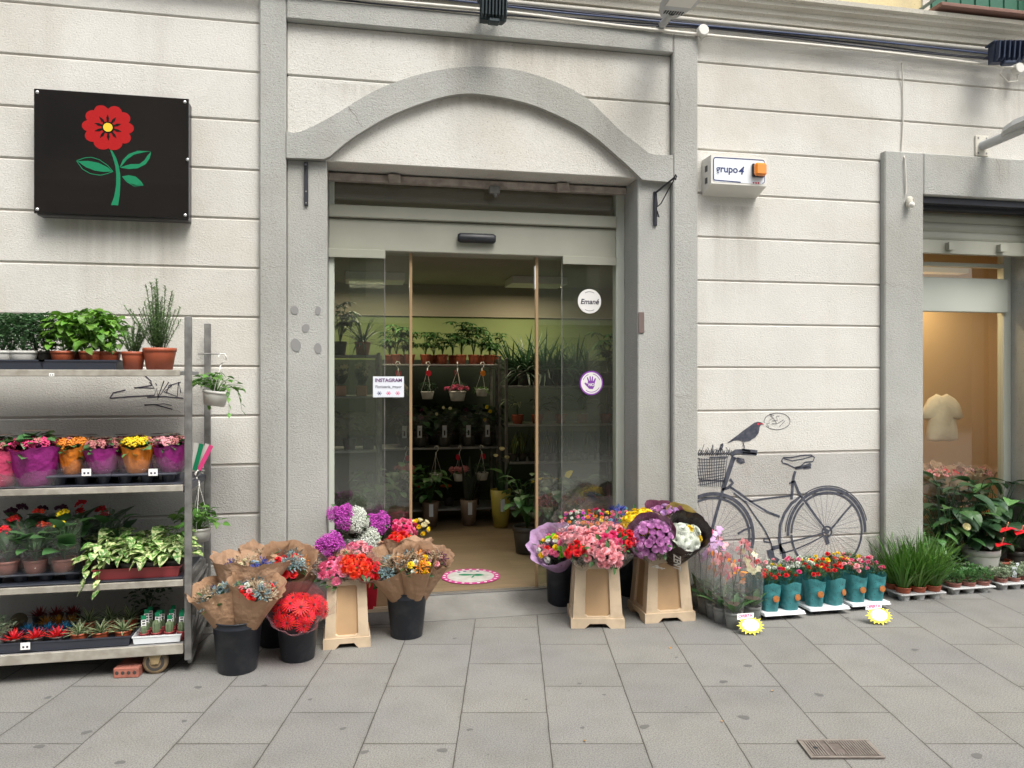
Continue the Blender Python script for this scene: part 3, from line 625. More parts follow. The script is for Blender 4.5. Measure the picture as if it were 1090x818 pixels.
# dirt running down under the sign is a stain of the wall with its own shape
M['stain'] = None
def stain_mat():
    m, t, b = nodes('run_off_stain'); tc = N(t, 'ShaderNodeTexCoord'); mp = N(t, 'ShaderNodeMapping'); mp.inputs['Scale'].default_value = (22,1,1.3); t.links.new(tc.outputs['Object'], mp.inputs[0])
    nz = N(t, 'ShaderNodeTexNoise', Scale=1., Detail=5.); t.links.new(mp.outputs[0], nz.inputs[0])
    g = N(t, 'ShaderNodeSeparateXYZ'); t.links.new(tc.outputs['Generated'], g.inputs[0])
    e1 = ramp(t, g.outputs[2], .0, 1.); ex = N(t, 'ShaderNodeMath', operation='PINGPONG'); ex.inputs[1].default_value = .5; t.links.new(g.outputs[0], ex.inputs[0]); e2 = ramp(t, ex.outputs[0], 0., .15)
    m1 = N(t, 'ShaderNodeMath', operation='MULTIPLY'); t.links.new(e1, m1.inputs[0]); t.links.new(e2, m1.inputs[1])
    m2 = N(t, 'ShaderNodeMath', operation='MULTIPLY'); t.links.new(m1.outputs[0], m2.inputs[0]); t.links.new(ramp(t, nz.outputs[0], .3, .7), m2.inputs[1])
    m3 = N(t, 'ShaderNodeMath', operation='MULTIPLY'); t.links.new(m2.outputs[0], m3.inputs[0]); m3.inputs[1].default_value = .24
    b.inputs['Base Color'].default_value = (.25,.2,.14,1); b.inputs['Roughness'].default_value = .95; t.links.new(m3.outputs[0], b.inputs['Alpha']); return m
M['stain'] = stain_mat()
for x0, x1, z0, z1, y in ((-1.74,-.95,2.0,2.455,-.0025),(2.37,2.77,1.95,2.715,-.0025),(4.6,4.75,2.86,3.14,-.0525),(4.88,4.98,2.86,3.14,-.0525),(4.65,5.3,3.2,3.8,-.0025),(.35,1.7,3.42,3.70,.0015),(-.25,1.3,3.2,3.36,.0015)):
    s = MB(); s.v = [(x0,y,z0),(x1,y,z0),(x1,y,z1),(x0,y,z1)]; s.e=[0]*4; s.f=[(0,1,2,3)]; s.build('water_stain', M['stain'], bld)

# alarm box
q0, q1 = P(757,165,-.14), P(816,172,-.14); zb_ = P(757,195.5,-.14).z
al = thing('alarm_box', 'white alarm box reading grupo 4 with a square orange lamp', 'alarm box', (0,0,0))
x0, x1, z1, z0 = q0.x, q1.x, q0.z, zb_
s = MB(); b0 = [(x0-.01, 0), (x1+.01, 0)]
s.v = [(x0,-.14,z0),(x1,-.14,z0),(x1,-.14,z1),(x0,-.14,z1),(x0-.0,-.001,z0-.05),(x1+.0,-.001,z0-.05),(x1,-.001,z1),(x0,-.001,z1)]; s.e=[0]*8
s.f = [(0,1,2,3),(4,7,6,5),(0,4,5,1),(3,2,6,7),(0,3,7,4),(1,5,6,2)]; s.build('casing', M['whitepl'], al)
s = MB()
for zz in (z1-.075, z0+.035):
    for i in range(4): s.box(x0-.0015, x0+.001, -.085+i*.010, -.080+i*.010, zz-.02, zz+.02)
s.build('vent_slots', M['dark_metal'], al)
def rrect(xa, xb, za, zc, r):
    out = []
    for cx_, cz_, a0 in ((xb-r, zc-r, 0), (xa+r, zc-r, 90), (xa+r, za+r, 180), (xb-r, za+r, 270)):
        for i in range(5): a = R(a0+i*22.5); out.append((cx_+r*math.cos(a), cz_+r*math.sin(a)))
    return out
fx0, fx1, fz0, fz1 = x0+.012, x1-.012, z0+.014, z1-.012
poly_xz('face_plate', rrect(fx0, fx1, fz0, fz1, .02), M['alarmface'], -.1405, al, .0015)
s = MB(); L = rrect(fx0+.004, fx1-.004, fz0+.004, fz1-.004, .018); s.ribbon(L[2:13]+[(fx0+.2,fz0+.004)], .007, -.1428); s.ribbon(L[15:]+L[:3], .005, -.1428); s.build('blue_border', M['navy'], al)
text('grupo', .066, M['navy'], 'lettering', al, loc=(fx0+.101, -.1425, (z0+z1)/2+.004), bold=.0012)
text('4', .072, M['navy'], 'lettering', al, loc=(fx0+.200, -.1425, (z0+z1)/2-.002), bold=.002, shear=.25)
s = MB()
for i in range(3): s.disc((fx1-.085+i*.018, -.1428, fz0+.005), (0,-1,0), .0065, 10)
s.build('red_dots', M['red'], al)
lx, lz = fx1-.055, (z0+z1)/2+.006
s = MB(); s.cbox(lx-.045, lx+.045, -.158, -.1422, lz-.045, lz+.045, .006); s.build('lamp_base', M['black'], al)
s = MB(); s.lathe([(.036,0),(.037,.02),(.030,.032),(0,.036)], 4, M=Matrix(((.7071*1.42,-.7071*1.42,0,lx),(0,0,-1,-.158),(.7071*1.42,.7071*1.42,0,lz),(0,0,0,1))))
lp_ = MB(); lp_.cbox(lx-.042, lx+.042, -.198, -.157, lz-.042, lz+.042, .012); lp_.build('lamp_lens', M['orange'], al)

# iron brackets on the jambs
b1 = thing('iron_bracket', 'slim dark iron bar fixed upright on the left door jamb', 'bracket', P(326,196,-.0))
s = MB(); s.cbox(-.012,.012,-.018,-.001,-.135,.13,.002); s.box(-.006,.006,-.05,-.018,.10,.112); s.build('bar', M['dark_metal'], b1)
for z in (-.12,.1,-.05): s = MB(); s.disc((0,-.019,z),(0,-1,0),.005,8); s.build('screw', M['steel'], b1)
q = P(697,225,0)
b2 = thing('iron_bracket', 'dark iron angle bracket with a curved brace on the right door jamb', 'bracket', q)
s = MB(); s.cbox(-.012,.012,-.014,-.001,-.10,.13,.002); s.build('wall_plate', M['dark_metal'], b2)
s = MB(); s.tube([(0,-.014,.12),(.005,-.15,.135),(.01,-.30,.15)], .007, 6); s.tube([(.01,-.30,.15),(.012,-.315,.165),(.012,-.33,.15),(.012,-.315,.135),(.01,-.30,.15)], .005, 6); s.build('arm', M['dark_metal'], b2)
s = MB(); s.tube([(0,-.03,.10),(0,-.05,.02),(.003,-.10,.03),(.008,-.2,.09),(.01,-.30,.14)], .004, 6); s.tube([(0,-.03,.03),(0,-.04,-.04),(.01,-.05,-.05),(0,-.045,-.01)], .004, 6); s.build('brace', M['dark_metal'], b2)
q = P(671.5,343.5,.0)
s = MB(); s.cbox(P(667,343,.12).x-1.0+1.0-.03,P(676,343,.12).x-.03,-.006,-.001,-.055,.055,.002)
pl = MB(); pl.cbox(-.02,.02,-.008,-.0005,-.07,.07,.002); tag(pl.build('wall_plaque', M['plaque'], loc=(1.885,0,q.z)), 'small dark brown plaque on the inner edge of the right door jamb', 'plaque')
# filler patches on left jamb
for i, (u, v, r, w) in enumerate([(313.5,330.5,.024,'upper left'),(338.5,331,.021,'upper right'),(325.5,349.5,.024,'middle'),(315,367.5,.034,'lower left, the largest'),(338.5,371,.026,'lower right')]):
    s = MB(); q = P(u,v,0); n = 14; a0 = rnd.random()*6
    s.xz([(r*(1+.1*math.sin(2*a+a0)+.05*math.sin(5*a))*math.cos(a)*.9, r*(1+.1*math.sin(2*a+a0))*math.sin(a)*1.15) for a in [2*math.pi*k/n for k in range(n)]], -.0005, -.0035)
    tag(s.build('filler_patch', M['patch'], loc=(q.x,0,q.z)), 'smooth grey filler spot on the left jamb, %s of five' % w, 'plaster patch', 'filler spots on the left jamb')

# floodlights
def floodlight(u, v, Zy, w, h, m, label, yaw=0, style=0):
    q = P(u, v, Zy); t = thing('floodlight', label, 'floodlight', q, yaw)
    s = MB(); s.prism([(-.5*w,-.5*h),(.5*w,-.5*h),(.5*w,.42*h),(-.5*w,.42*h)], lambda p: (p[0], -.045-.03*(p[1]/h), p[1]), lambda p: (p[0]*.86, .05, p[1]*.86)); s.build('housing', m, t)
    s = MB()
    for i in range(8 if style == 0 else 6):
        x = (-.44+.88*i/(7 if style == 0 else 5))*w; s.prism([(-.05,-.5*h),(-.085,-.42*h),(-.10,.35*h),(-.05,.46*h)], lambda p: (x-.0045, p[0], p[1]), lambda p: (x+.0045, p[0], p[1]))
    s.build('cooling_fins', m, t)
    s = MB(); s.cbox(-.52*w,.52*w,-.05,.06,.40*h,.50*h,.004); s.build('rim', m, t)
    s = MB(); s.cbox(-.2*w,.22*w,-.07,-.01,-.66*h,-.49*h,.006); s.build('junction_housing', m, t)
    s = MB(); s.tube([(-.3*w,.03,0),(-.3*w,.14,.02)], .009, 6); s.tube([(.3*w,.03,0),(.3*w,.14,.02)], .009, 6); s.build('mounting_bracket', m, t)
    return t
floodlight(524,11,-.19,.165,.155,M['teal_metal'],'dark finned floodlight above the arch')
fl = floodlight(1069,57,-.19,.20,.15,M['blue_metal'],'blue grey ribbed floodlight beside the green shutters',R(-12),1)
# street lamps
sl = thing('street_lamp', 'grey wall lamp with flat head above the right end of the arch', 'street lamp', P(701,31,0))
s = MB(); s.cbox(-.05,.05,-.012,-.001,-.04,.05,.003); s.build('wall_plate', M['moulding'], sl)
s = MB(); s.tube([(0,-.012,0),(0,-.09,.0),(.0,-.22,.01)], .024, 10); s.build('arm', M['greytray'], sl, smooth=True)
hd = MB(); Mh = Matrix.Translation((.0,-.16,.015)) @ Matrix.Rotation(R(-3),4,'X')
def lamp_head(mb, Mx, L=.50, w=.24):
    b = len(mb.v); prof = [(0,.05,.02),(.05,.085,.03),(.16,.12,.034),(L*.9,.115,.03),(L,.08,.015)]
    for (yy, hw, hh) in prof:
        for (x, z) in ((-hw,-.01),(-hw*.8,-.02),(hw*.8,-.02),(hw,-.01),(hw*.8,hh),(-hw*.8,hh)): mb.vert(Mx @ V((x,-yy,z)))
    for j in range(len(prof)-1):
        for i in range(6): i2=(i+1)%6; mb.face(b+j*6+i,b+j*6+i2,b+(j+1)*6+i2,b+(j+1)*6+i)
    mb.face(*[b+i for i in range(6)]); mb.face(*[b+(len(prof)-1)*6+i for i in range(6)])
lamp_head(hd, Mh); hd.build('lamp_head', M['greytray'], sl)
s = MB(); s.box(-.085,.085,-.42,-.16,-.027,-.021,Mh); s.build('glass_cover', M['whitepl'], sl)
s = MB(); 
for i in range(8): s.box(-.06+i*.017,-.052+i*.017,-.10,-.06,-.0235,-.0215,Mh)
s.build('vent_slots', M['dark_metal'], sl)
sl2 = thing('street_lamp', 'grey wall lamp on a slanting arm over the shop window', 'street lamp', P(1044,156,0))
s = MB(); s.cbox(-.055,.055,-.014,-.001,-.075,.075,.003); s.build('wall_plate', M['moulding'], sl2)
s = MB(); s.tube([(0,-.014,-.0),(.0,-.07,.0),(.01,-.60,.03)], .034, 12); s.build('arm', M['greytray'], sl2, smooth=True)
hd = MB(); Mh = Matrix.Translation((.02,-.52,.135)) @ Matrix.Rotation(R(10),4,'Z') @ Matrix.Rotation(R(-14),4,'X')
Mh = Matrix.Translation((.01,-.22,.025)) @ Matrix.Rotation(R(-3),4,'X'); lamp_head(hd, Mh, .6); hd.build('lamp_head', M['greytray'], sl2)
s = MB()
for x, z in ((-.035,.055),(.035,.055),(-.035,-.055),(.035,-.055)): s.disc((x,-.0155,z),(0,-1,0),.008,8)
s.build('bolts', M['steel'], sl2)

# cables and conduits
def cable(pts, r, m, name, label, group=None, n=6):
    s = MB(); out = []
    P3 = [V(p) for p in pts]
    for i in range(len(P3)-1):
        p0 = P3[max(i-1,0)]; p1 = P3[i]; p2 = P3[i+1]; p3 = P3[min(i+2,len(P3)-1)]
        for k in range(6):
            t = k/6; out.append(.5*((2*p1)+(-p0+p2)*t+(2*p0-5*p1+4*p2-p3)*t*t+(-p0+3*p1-3*p2+p3)*t*t*t))
    out.append(P3[-1]); s.tube(out, r, n); return tag(s.build(name, m, smooth=True), label, 'cable' if name == 'cable' else 'pipe', group)
def run(zf, y, x0=-6., x1=12., st=.9, j=.006):
    pts = []; x = x0
    while x < x1: pts.append((x, y+rnd.uniform(-.004,.004), zf(x)+rnd.uniform(-j,j))); x += st
    return pts
cable(run(lambda x: 3.952, -.028, j=.001), .017, M['cable_white'], 'conduit', 'thick cream conduit running along under the cornice')
cable(run(lambda x: 3.862-.010*max(0, x-1)+.006*math.sin(x*2.2), -.062, st=.7, j=.003), .0105, M['cable_white'], 'conduit', 'thin sagging cream conduit along the top edge of the doorway surround')
names = ['uppermost black cable of the bundle under the cornice','second black cable from the top in the bundle under the cornice','blue cable in the middle of the bundle under the cornice','black cable below the blue one in the bundle','loose black cable hanging lowest in the bundle']
for i in range(5):
    cable(run(lambda x, i=i: 3.925-.011*i + (.004*i*math.sin(x*1.7+i)) - (.02 if i == 4 and x < 2 else 0), -.045-.012*(i%3), st=.6, j=.005), .0058, M['cable_blue'] if i == 2 else M['cable_black'], 'cable', names[i], 'cables of the bundle under the cornice')
cable([P(960,67,-.04), P(961,90,-.012), P(961.5,125,-.012), P(960,160,-.012), P(963,170,-.06), P(964.5,200,-.062), P(964,207,-.062)], .005, M['cable_white'], 'cable', 'thin white cable dropping down the wall to the small bare lamp holder')
lh = thing('lamp_holder', 'small white lamp holder hanging at the end of the thin cable', 'lamp holder', P(965.5,218,-.052))
s = MB(); s.lathe([(.012,.05),(.020,.04),(.024,.0),(.02,-.02)], 12, c=(0,-.025,0), cap0=True, cap1=True); s.build('socket', M['moulding'], lh, smooth=True)
s = MB(); s.ball((0,-.045,-.012), .021, 10, 8); s.build('bulb', M['whitepl'], lh, smooth=True)
s = MB(); s.tube([(.01,-.03,.05),(.035,-.03,.03),(.035,-.03,-.01),(.02,-.03,-.03)], .003, 5); s.build('wire_loop', M['cable_white'], lh)
for u, v, lb in ((746,35,'round white junction box at the right corner of the doorway surround'),(1080.5,75,'round white junction box under the blue grey floodlight')):
    q = P(u, v, -.05); t = thing('junction_box', lb, 'junction box', q)
    s = MB(); s.lathe([(.038,.0),(.038,.045),(.033,.05),(0,.05)], 20, M=Matrix(((1,0,0,0),(0,0,-1,.0),(0,1,0,0),(0,0,0,1)))); s.build('box', M['whitepl'], t, smooth=False)
    s = MB(); s.tube([(-.02,-.01,-.03),(0,-.02,-.06),(.02,-.015,-.05),(.02,-.01,-.03)] if u < 800 else [(-.035,-.01,0),(-.11,-.02,.03),(-.15,-.02,-.05),(-.08,-.02,-.10),(-.0,-.02,-.09),(.01,-.01,-.03)], .005, 6); s.build('wire', M['cable_white'], t)

s = MB()
def ck(pts, y, w=.0035):
    q = [P(u, v, y) for u, v in pts]; s.ribbon([(a.x, a.z) for a in q], w, y-.0012, w*.4)
ck([(371,114),(374,119),(379,124),(382,131),(386,136)], -.045); ck([(372,116),(377,118),(380,122)], -.045, .002)
ck([(285,283),(292,285),(299,284),(304,285)], -.045, .002); ck([(1060,169),(1064,178),(1063,190),(1067,197)], -.05, .002)
ck([(942,300),(950,305),(960,303),(972,308)], -.05, .002); ck([(716,420),(722,423),(730,421),(737,424)], -.045, .002); ck([(720,95),(724,110),(722,128)], -.045, .002)
s.build('hairline_cracks', pmat('dark_crack_line', (.17,.155,.14), .95), bld)  # thin dark crack lines in the plaster
# bicycle mural painted on the wall
mu = thing('wall_painting', 'dark painted mural of a bicycle with basket, bird and speech bubble', 'mural', (0,0,0))
YP = -.0022
def Z1(px, py): q = P(730+px/4.81, 430+py/4.81, 0); return (q.x, q.z)
def circ(c, r, a0, a1, n=60): return [(c[0]+r*math.cos(R(a0+(a1-a0)*i/n)), c[1]+r*math.sin(R(a0+(a1-a0)*i/n))) for i in range(n+1)]
rc = Z1(722, 655); rt = Z1(722, 432); rr = rt[1]-rc[1]; ft = P(802, 567, 0).x; fc = (ft-rr-.0, rc[1]-.01)
XM = XR+.004
def clipx(pts): return [p for p in pts if p[0] > XM]
s = MB()
s.ribbon(circ(rc, rr*.985, -3, 183), .022, YP); s.ribbon(circ(rc, rr*.90, -178, 180), .016, YP); s.ribbon(circ(rc, rr*1.05, 12, 178), .007, YP)
s.ribbon(clipx(circ(fc, rr*.99, -15, 150, 90)), .024, YP); s.ribbon(clipx(circ(fc, rr*.90, -20, 150, 90)), .016, YP)
s.ribbon(circ(rc, rr*.12, 0, 360, 20), .012, YP); s.disc((rc[0], YP-.0004, rc[1]), (0,-1,0), rr*.06, 12)
s.build('wheel', M['paint'], mu)
s = MB()
for i in range(30):
    a = R(i*12+5); s.ribbon([(rc[0]+.03*math.cos(a+.5), rc[1]+.03*math.sin(a+.5)), (rc[0]+rr*.89*math.cos(a), rc[1]+rr*.89*math.sin(a))], .0022, YP+.0004)
    pts = [(fc[0]+(.03+(rr*.89-.03)*k/10)*math.cos(a), fc[1]+(.03+(rr*.89-.03)*k/10)*math.sin(a)) for k in range(11)]; pts = clipx(pts)
    if len(pts) > 1: s.ribbon(pts, .0022, YP+.0004)
s.build('spokes', M['paintlight'], mu)
def ST(name, strokes, y=YP-.0003, m='paint'):
    s = MB()
    for w, pts in strokes: s.ribbon(clipx([Z1(*p) for p in pts]), w, y)
    return s.build(name, M[m], mu)
ST('frame', [(.016,[(225,425),(270,455),(310,485),(350,515),(420,555),(480,578)]),(.010,[(245,455),(310,510),(350,570),(400,640),(425,690)]),
 (.022,[(590,475),(540,510),(505,560),(483,620),(478,700),(490,760)]),(.022,[(600,490),(640,545),(690,615),(722,655)]),(.02,[(555,400),(575,450),(600,490)]),(.014,[(850,515),(810,560),(770,610),(735,650)]),
 (.02,[(545,395),(545,440),(540,490)]),(.010,[(480,720),(560,700),(640,680),(720,655)]),(.009,[(480,768),(560,745),(640,710),(705,675)]),(.011,[(300,500),(330,500),(410,470+15),(540,470)]),
 (.03,[(715,680),(722,700),(727,718)])])
ST('frame_shading', [(.006,[(588,482),(530,540),(500,610),(495,700)]),(.005,[(232,440),(300,490),(400,552)]),(.004,[(600,500),(660,585),(700,635)])], YP-.0007, 'greylight') if 'greylight' in M else None
ST('fork', [(.034,[(245,270),(225,330),(205,390),(190,435)]),(.022,[(190,435),(170,510),(150,580),(132,648)]),(.02,[(185,440),(215,430),(240,405),(225,385)]),(.014,[(265,665),(300,645),(340,632)])])
ST('crank', [(.05,[(430,745),(440,790),(470,812)]),(.03,[(440,740),(480,730),(500,760),(505,800)]),(.012,[(400,690),(425,690),(432,710),(400,705),(398,690)]),(.010,[(425,690),(438,720),(440,750)])])
ST('saddle', [(.009,[(490,290),(500,275),(540,275),(590,265),(640,262),(658,275),(650,295),(610,300),(580,325),(560,330),(520,310),(495,303),(490,290)]),(.007,[(500,280),(545,292),(600,282),(648,268)]),
 (.022,[(560,330),(590,325),(620,318),(640,308)]),(.018,[(600,330),(640,325)]),(.02,[(560,345),(552,370),(548,400)]),(.012,[(528,408),(550,400),(560,395)])])
ST('handlebar', [(.032,[(230,262),(255,245),(300,243),(345,247),(365,250)]),(.018,[(290,252),(330,255),(360,258)]),(.010,[(245,285),(262,278),(295,285),(300,300),(280,305),(258,290)]),(.02,[(262,282),(290,300)])])
bk = []
for i in range(9): bk.append((.004,[(52,280+i*17+ (i%2)*3),(90,285+i*16),(140,284+i*15),(205-i*1.5,280+i*14)]))
for i in range(13): bk.append((.0045,[(55+i*13,278),(60+i*12,330),(68+i*11,380),(78+i*10,425)]))
for i in range(16):
    x = 52+i*11; bk.append((.004,[(x,268),(x+rnd.uniform(-8,12),240+rnd.uniform(-12,12)),(x+rnd.uniform(-16,22),225+rnd.uniform(-20,15))])); bk.append((.006,[(x,262),(x+12,250),(x+16,238)]))
bk += [(.010,[(50,272),(120,275),(215,272)]),(.008,[(160,262),(175,225),(185,205)]),(.012,[(178,240),(188,215),(186,203)]),(.009,[(70,390),(130,392),(195,395)])]
ST('basket', bk)
bird = [(212,200),(235,182),(265,160),(290,140),(325,115),(350,97),(368,92),(385,95),(398,103),(384,108),(378,118),(372,150),(355,172),(325,190),(300,195),(270,186),(245,188),(220,200)]
bp_ = [Z1(*p) for p in bird]; s = MB(); s.xz(bp_, YP, YP-.0008); s.build('bird', M['paint'], mu)
ST('bird_legs', [(.004,[(290,193),(298,215),(303,235)]),(.004,[(300,193),(292,212),(294,235)]),(.012,[(285,235),(330,243)])])
ST('bird_eye_patch', [(.014,[(364,102),(374,104)])], YP-.0012, 'red'); ST('bird_beak', [(.006,[(380,101),(398,104)])], YP-.0014, 'red')
bc = Z1(467, 90); a_ = Z1(398, 90)[0]; s = MB()
s.ribbon([(bc[0]+(bc[0]-a_)*math.cos(R(t))*.97, bc[1]+.058*math.sin(R(t))) for t in range(-150, 195, 10)], .0035, YP); s.ribbon([Z1(*p) for p in ((425,118),(412,102),(428,98))], .0035, YP)
s.build('speech_bubble', M['paint'], mu)
ST('bubble_scribble', [(.003,p) for p in ([(425,85),(445,75),(430,60),(432,52),(462,95),(468,102),(440,102)],[(440,88),(470,85),(462,65),(480,62)],[(470,100),(500,82)],[(478,118),(508,86)],[(428,52),(450,60)])])
# scrawled tag behind the trolley
def Z9(px, py): q = P(px/3.893, 290+py/3.893, 0); return (q.x, q.z)
s = MB()
for w, pts in [(.006,[(600,428),(625,450),(632,468),(560,480)]),(.005,[(555,478),(640,480),(620,455)]),(.005,[(645,460),(650,470)]),(.006,[(455,522),(470,500),(520,488)]),(.006,[(455,522),(540,515),(640,510),(650,480),(655,515),(680,450),(650,530),(700,455),(712,470),(680,495),(735,515),(740,455),(750,500)]),
 (.006,[(610,518),(680,515),(760,522)]),(.006,[(598,550),(640,548),(715,568)]),(.004,[(600,552),(680,545),(712,552)]),(.005,[(690,500),(700,470),(750,455)])]: s.ribbon([Z9(*p) for p in pts], w, YP)
tag(s.build('graffiti_tag', M['ink']), 'black scrawled tag on the wall behind the upper gap of the trolley', 'graffiti')

# stickers and notes on the glass
q0, q1 = P(397,401,.262), P(430,423,.262)
nt_ = thing('paper_note', 'white handwritten note reading INSTAGRAM taped to the door glass', 'note', ((q0.x+q1.x)/2, .262, (q0.z+q1.z)/2)); w, h = (q1.x-q0.x)/2, (q0.z-q1.z)/2
s = MB(); s.cbox(-w, w, -.001, .0, -h, h, .0003); s.build('sheet', M['paper'], nt_)
text('INSTAGRAM', .032, pmat('purple_marker', (.12,.04,.14), .6), 'lettering', nt_, loc=(0,-.0018,h*.62), bold=.001)
text('Floristeria_mayor', .026, M['ink'], 'lettering', nt_, loc=(0,-.0018,0), sx=.92)
for k, mm in ((-1,'bluef'),(0,'tagpink'),(1,'tagpink')):
    s = MB()
    for i in range(6): a = i*math.pi/3; s.disc((k*.06+.012*math.cos(a), -.0016, -h*.62+.010*math.sin(a)), (0,-1,0), .0035, 6)
    s.disc((k*.06, -.0016, -h*.62), (0,-1,0), .006, 8); s.build('drawn_flower', M['navy'] if k < 0 else M['tagpink'], nt_)
q = P(627.5,321,.262); sw = thing('round_sticker', 'round white sticker with black handwriting on the door glass', 'sticker', q)
rad = (P(640,321,.262).x-P(615,321,.262).x)/2
s = MB(); s.lathe([(0,.0012),(rad-.001,.0012),(rad,.0)], 40, M=Matrix(((1,0,0,0),(0,0,-1,0),(0,1,0,0),(0,0,0,1)))); s.build('disc', M['stickwhite'], sw)
text('Emané', .050, M['ink'], 'lettering', sw, loc=(0,-.0022,-.004), shear=.2, bold=.0008)
s = MB(); s.ribbon(circ((0,0), rad*.78, 60, 120, 12), .003, -.002); s.ribbon(circ((0,0), rad*.78, 240, 300, 12), .003, -.002); s.build('small_print', M['ink'], sw)
q = P(629.5,408,.262); sw = thing('round_sticker', 'round purple edged sticker with a raised hand reading NO', 'sticker', q)
rad = (P(642,408,.262).x-P(617,408,.262).x)/2
s = MB(); s.lathe([(0,.0012),(rad-.001,.0012),(rad,.0)], 40, M=Matrix(((1,0,0,0),(0,0,-1,0),(0,1,0,0),(0,0,0,1)))); s.build('disc', M['purple'], sw)
s = MB(); s.disc((0,-.0016,0),(0,-1,0), rad*.88, 40); s.build('white_field', M['stickwhite'], sw)
hand = [(-.016,-.040),(-.044,-.012),(-.052,.0),(-.044,.004),(-.028,-.006),(-.026,.012),(-.034,.038),(-.027,.042),(-.016,.016),(-.013,.016),(-.014,.047),(-.006,.048),(-.003,.017),(.0,.017),(.004,.047),(.012,.045),(.010,.015),(.014,.013),(.026,.036),(.033,.031),(.024,.002),(.022,-.020),(.010,-.042)]
s = MB(); s.xz(hand, -.0018, -.0024); s.build('hand', M['purple'], sw)
text('NO', .027, M['stickwhite'], 'lettering', sw, loc=(-.001,-.0032,-.012), bold=.001)
s = MB(); s.ribbon(circ((0,0), rad*.74, 20, 80, 12), .004, -.002); s.ribbon(circ((0,0), rad*.74, 230, 330, 20), .004, -.002); s.ribbon(circ((0,0), rad*.74, 110, 160, 12), .004, -.002); s.build('small_print', M['purple'], sw)
# floor sticker
q = G(501,613.5,.085); fs = thing('floor_sticker', 'round white floor sticker with magenta ring just inside the door', 'floor sticker', (q.x,q.y,.0845))
r_ = .215
s = MB(); s.lathe([(0,.001),(r_,.001),(r_,0)], 48); s.build('ring', M['magenta'], fs)
s = MB(); s.disc((0,0,.0016),(0,0,1), r_*.8, 40); s.build('white_field', pmat('worn_white_vinyl', (.5,.5,.47), .6, col2=(.38,.37,.34), vscale=14), fs)
s = MB()
for i in range(22): a = i*2*math.pi/22; s.disc((r_*.9*math.cos(a), r_*.9*math.sin(a), .0016),(0,0,1), .012, 6)
s.build('ring_lettering', M['stickwhite'], fs)
s = MB(); s.leaf((-.08,.05,.002),(1,-.2,0),.14,.05,0,0,prof=PF['lance']); s.leaf((.02,.03,.002),(1,-.3,0),.09,.06,0,0); s.leaf((.03,.02,.0022),(-.4,-1,0),.09,.015,0,0); s.ribbon([(-.05,.0),(-.02,.0)],.001,.0); s.build('printed_sprig', M['sgreen'], fs)
s = MB()
for a0 in (60,80,100,120): s.disc((r_*.66*math.cos(R(a0)), r_*.66*math.sin(R(a0)), .002),(0,0,1), .014, 6)
s.build('printed_lettering', M['navy'], fs)

# drain cover
gs = [G(849,789.5,.005), G(922,787,.005), G(941,806,.005), G(865,809,.005)]
gc = sum(gs, V())/4; ang = -TH
dr = thing('drain_cover', 'small rectangular ribbed metal cover set in the pavement', 'drain cover', (gc.x, gc.y, .004), ang)
gw = (gs[1]-gs[0]).length/2; gh = abs((gs[3]-gs[0]).dot(FW))/2
s = MB(); s.box(-gw, gw, -gh, gh, .0, .003); s.build('plate', pmat('rusty_iron_plate', (.12,.1,.09), .7, .3, col2=(.18,.15,.13), vscale=25), dr)
s = MB(); n = 26
for i in range(n):
    if i in (7, 8): continue
    x = -gw*.9+1.8*gw*i/(n-1); yy = gh*.8
    if 10 <= i <= 13: s.box(x-.003, x+.003, -gh*.8, -gh*.55, .003, .007); s.box(x-.003, x+.003, gh*.55, gh*.8, .003, .007)
    else: s.box(x-.003, x+.003, -yy, yy, .003, .007)
s.box(-gw,gw,gh-.012,gh,.003,.006); s.box(-gw,gw,-gh,-gh+.012,.003,.006); s.box(-gw,-gw+.012,-gh+.013,gh-.013,.003,.006); s.box(gw-.012,gw,-gh+.013,gh-.013,.003,.006)
s.build('ribs', pmat('worn_iron', (.27,.24,.21), .6, .3, col2=(.2,.17,.15), vscale=30), dr)
s = MB(); s.disc((-gw*.68,-.0,.0075),(0,0,1),.011,10); s.build('key_hole', M['black'], dr)
for i, (u, v, lb) in enumerate([(821,737,'small orange petal lying between the two brightest slabs'),(768,770,'small ochre petal on a paving joint near the middle'),(623,791,'orange petal at the bottom edge of the pavement'),(713,690,'pale yellow petal just in front of the beige stand')]):
    g = G(u, v); s = MB(); a = rnd.random()*6; s.leaf((0,0,.002),(math.cos(a),math.sin(a),.1),.022,.012,.5,.3,n=3); tag(s.build('fallen_petal', M['ochreleaf'], loc=(g.x,g.y,.005)), lb, 'petal', 'petals fallen on the pavement')

# ------------------------------------------------------------------ plants, flowers, pots
CACHE = {}
def cached(key, fn, nvar=3):
    k = (key, rnd.randrange(nvar))
    if k not in CACHE:
        mb = MB(); fn(mb, random.Random(hash(str(k)) % 1000 if 0 else sum(map(ord, str(k))))); CACHE[k] = mb.mesh(key)
    return CACHE[k]
def dirv(az, el): return V((math.cos(az)*math.cos(el), math.sin(az)*math.cos(el), math.sin(el)))
def U(r, a, b): return r.uniform(a, b)
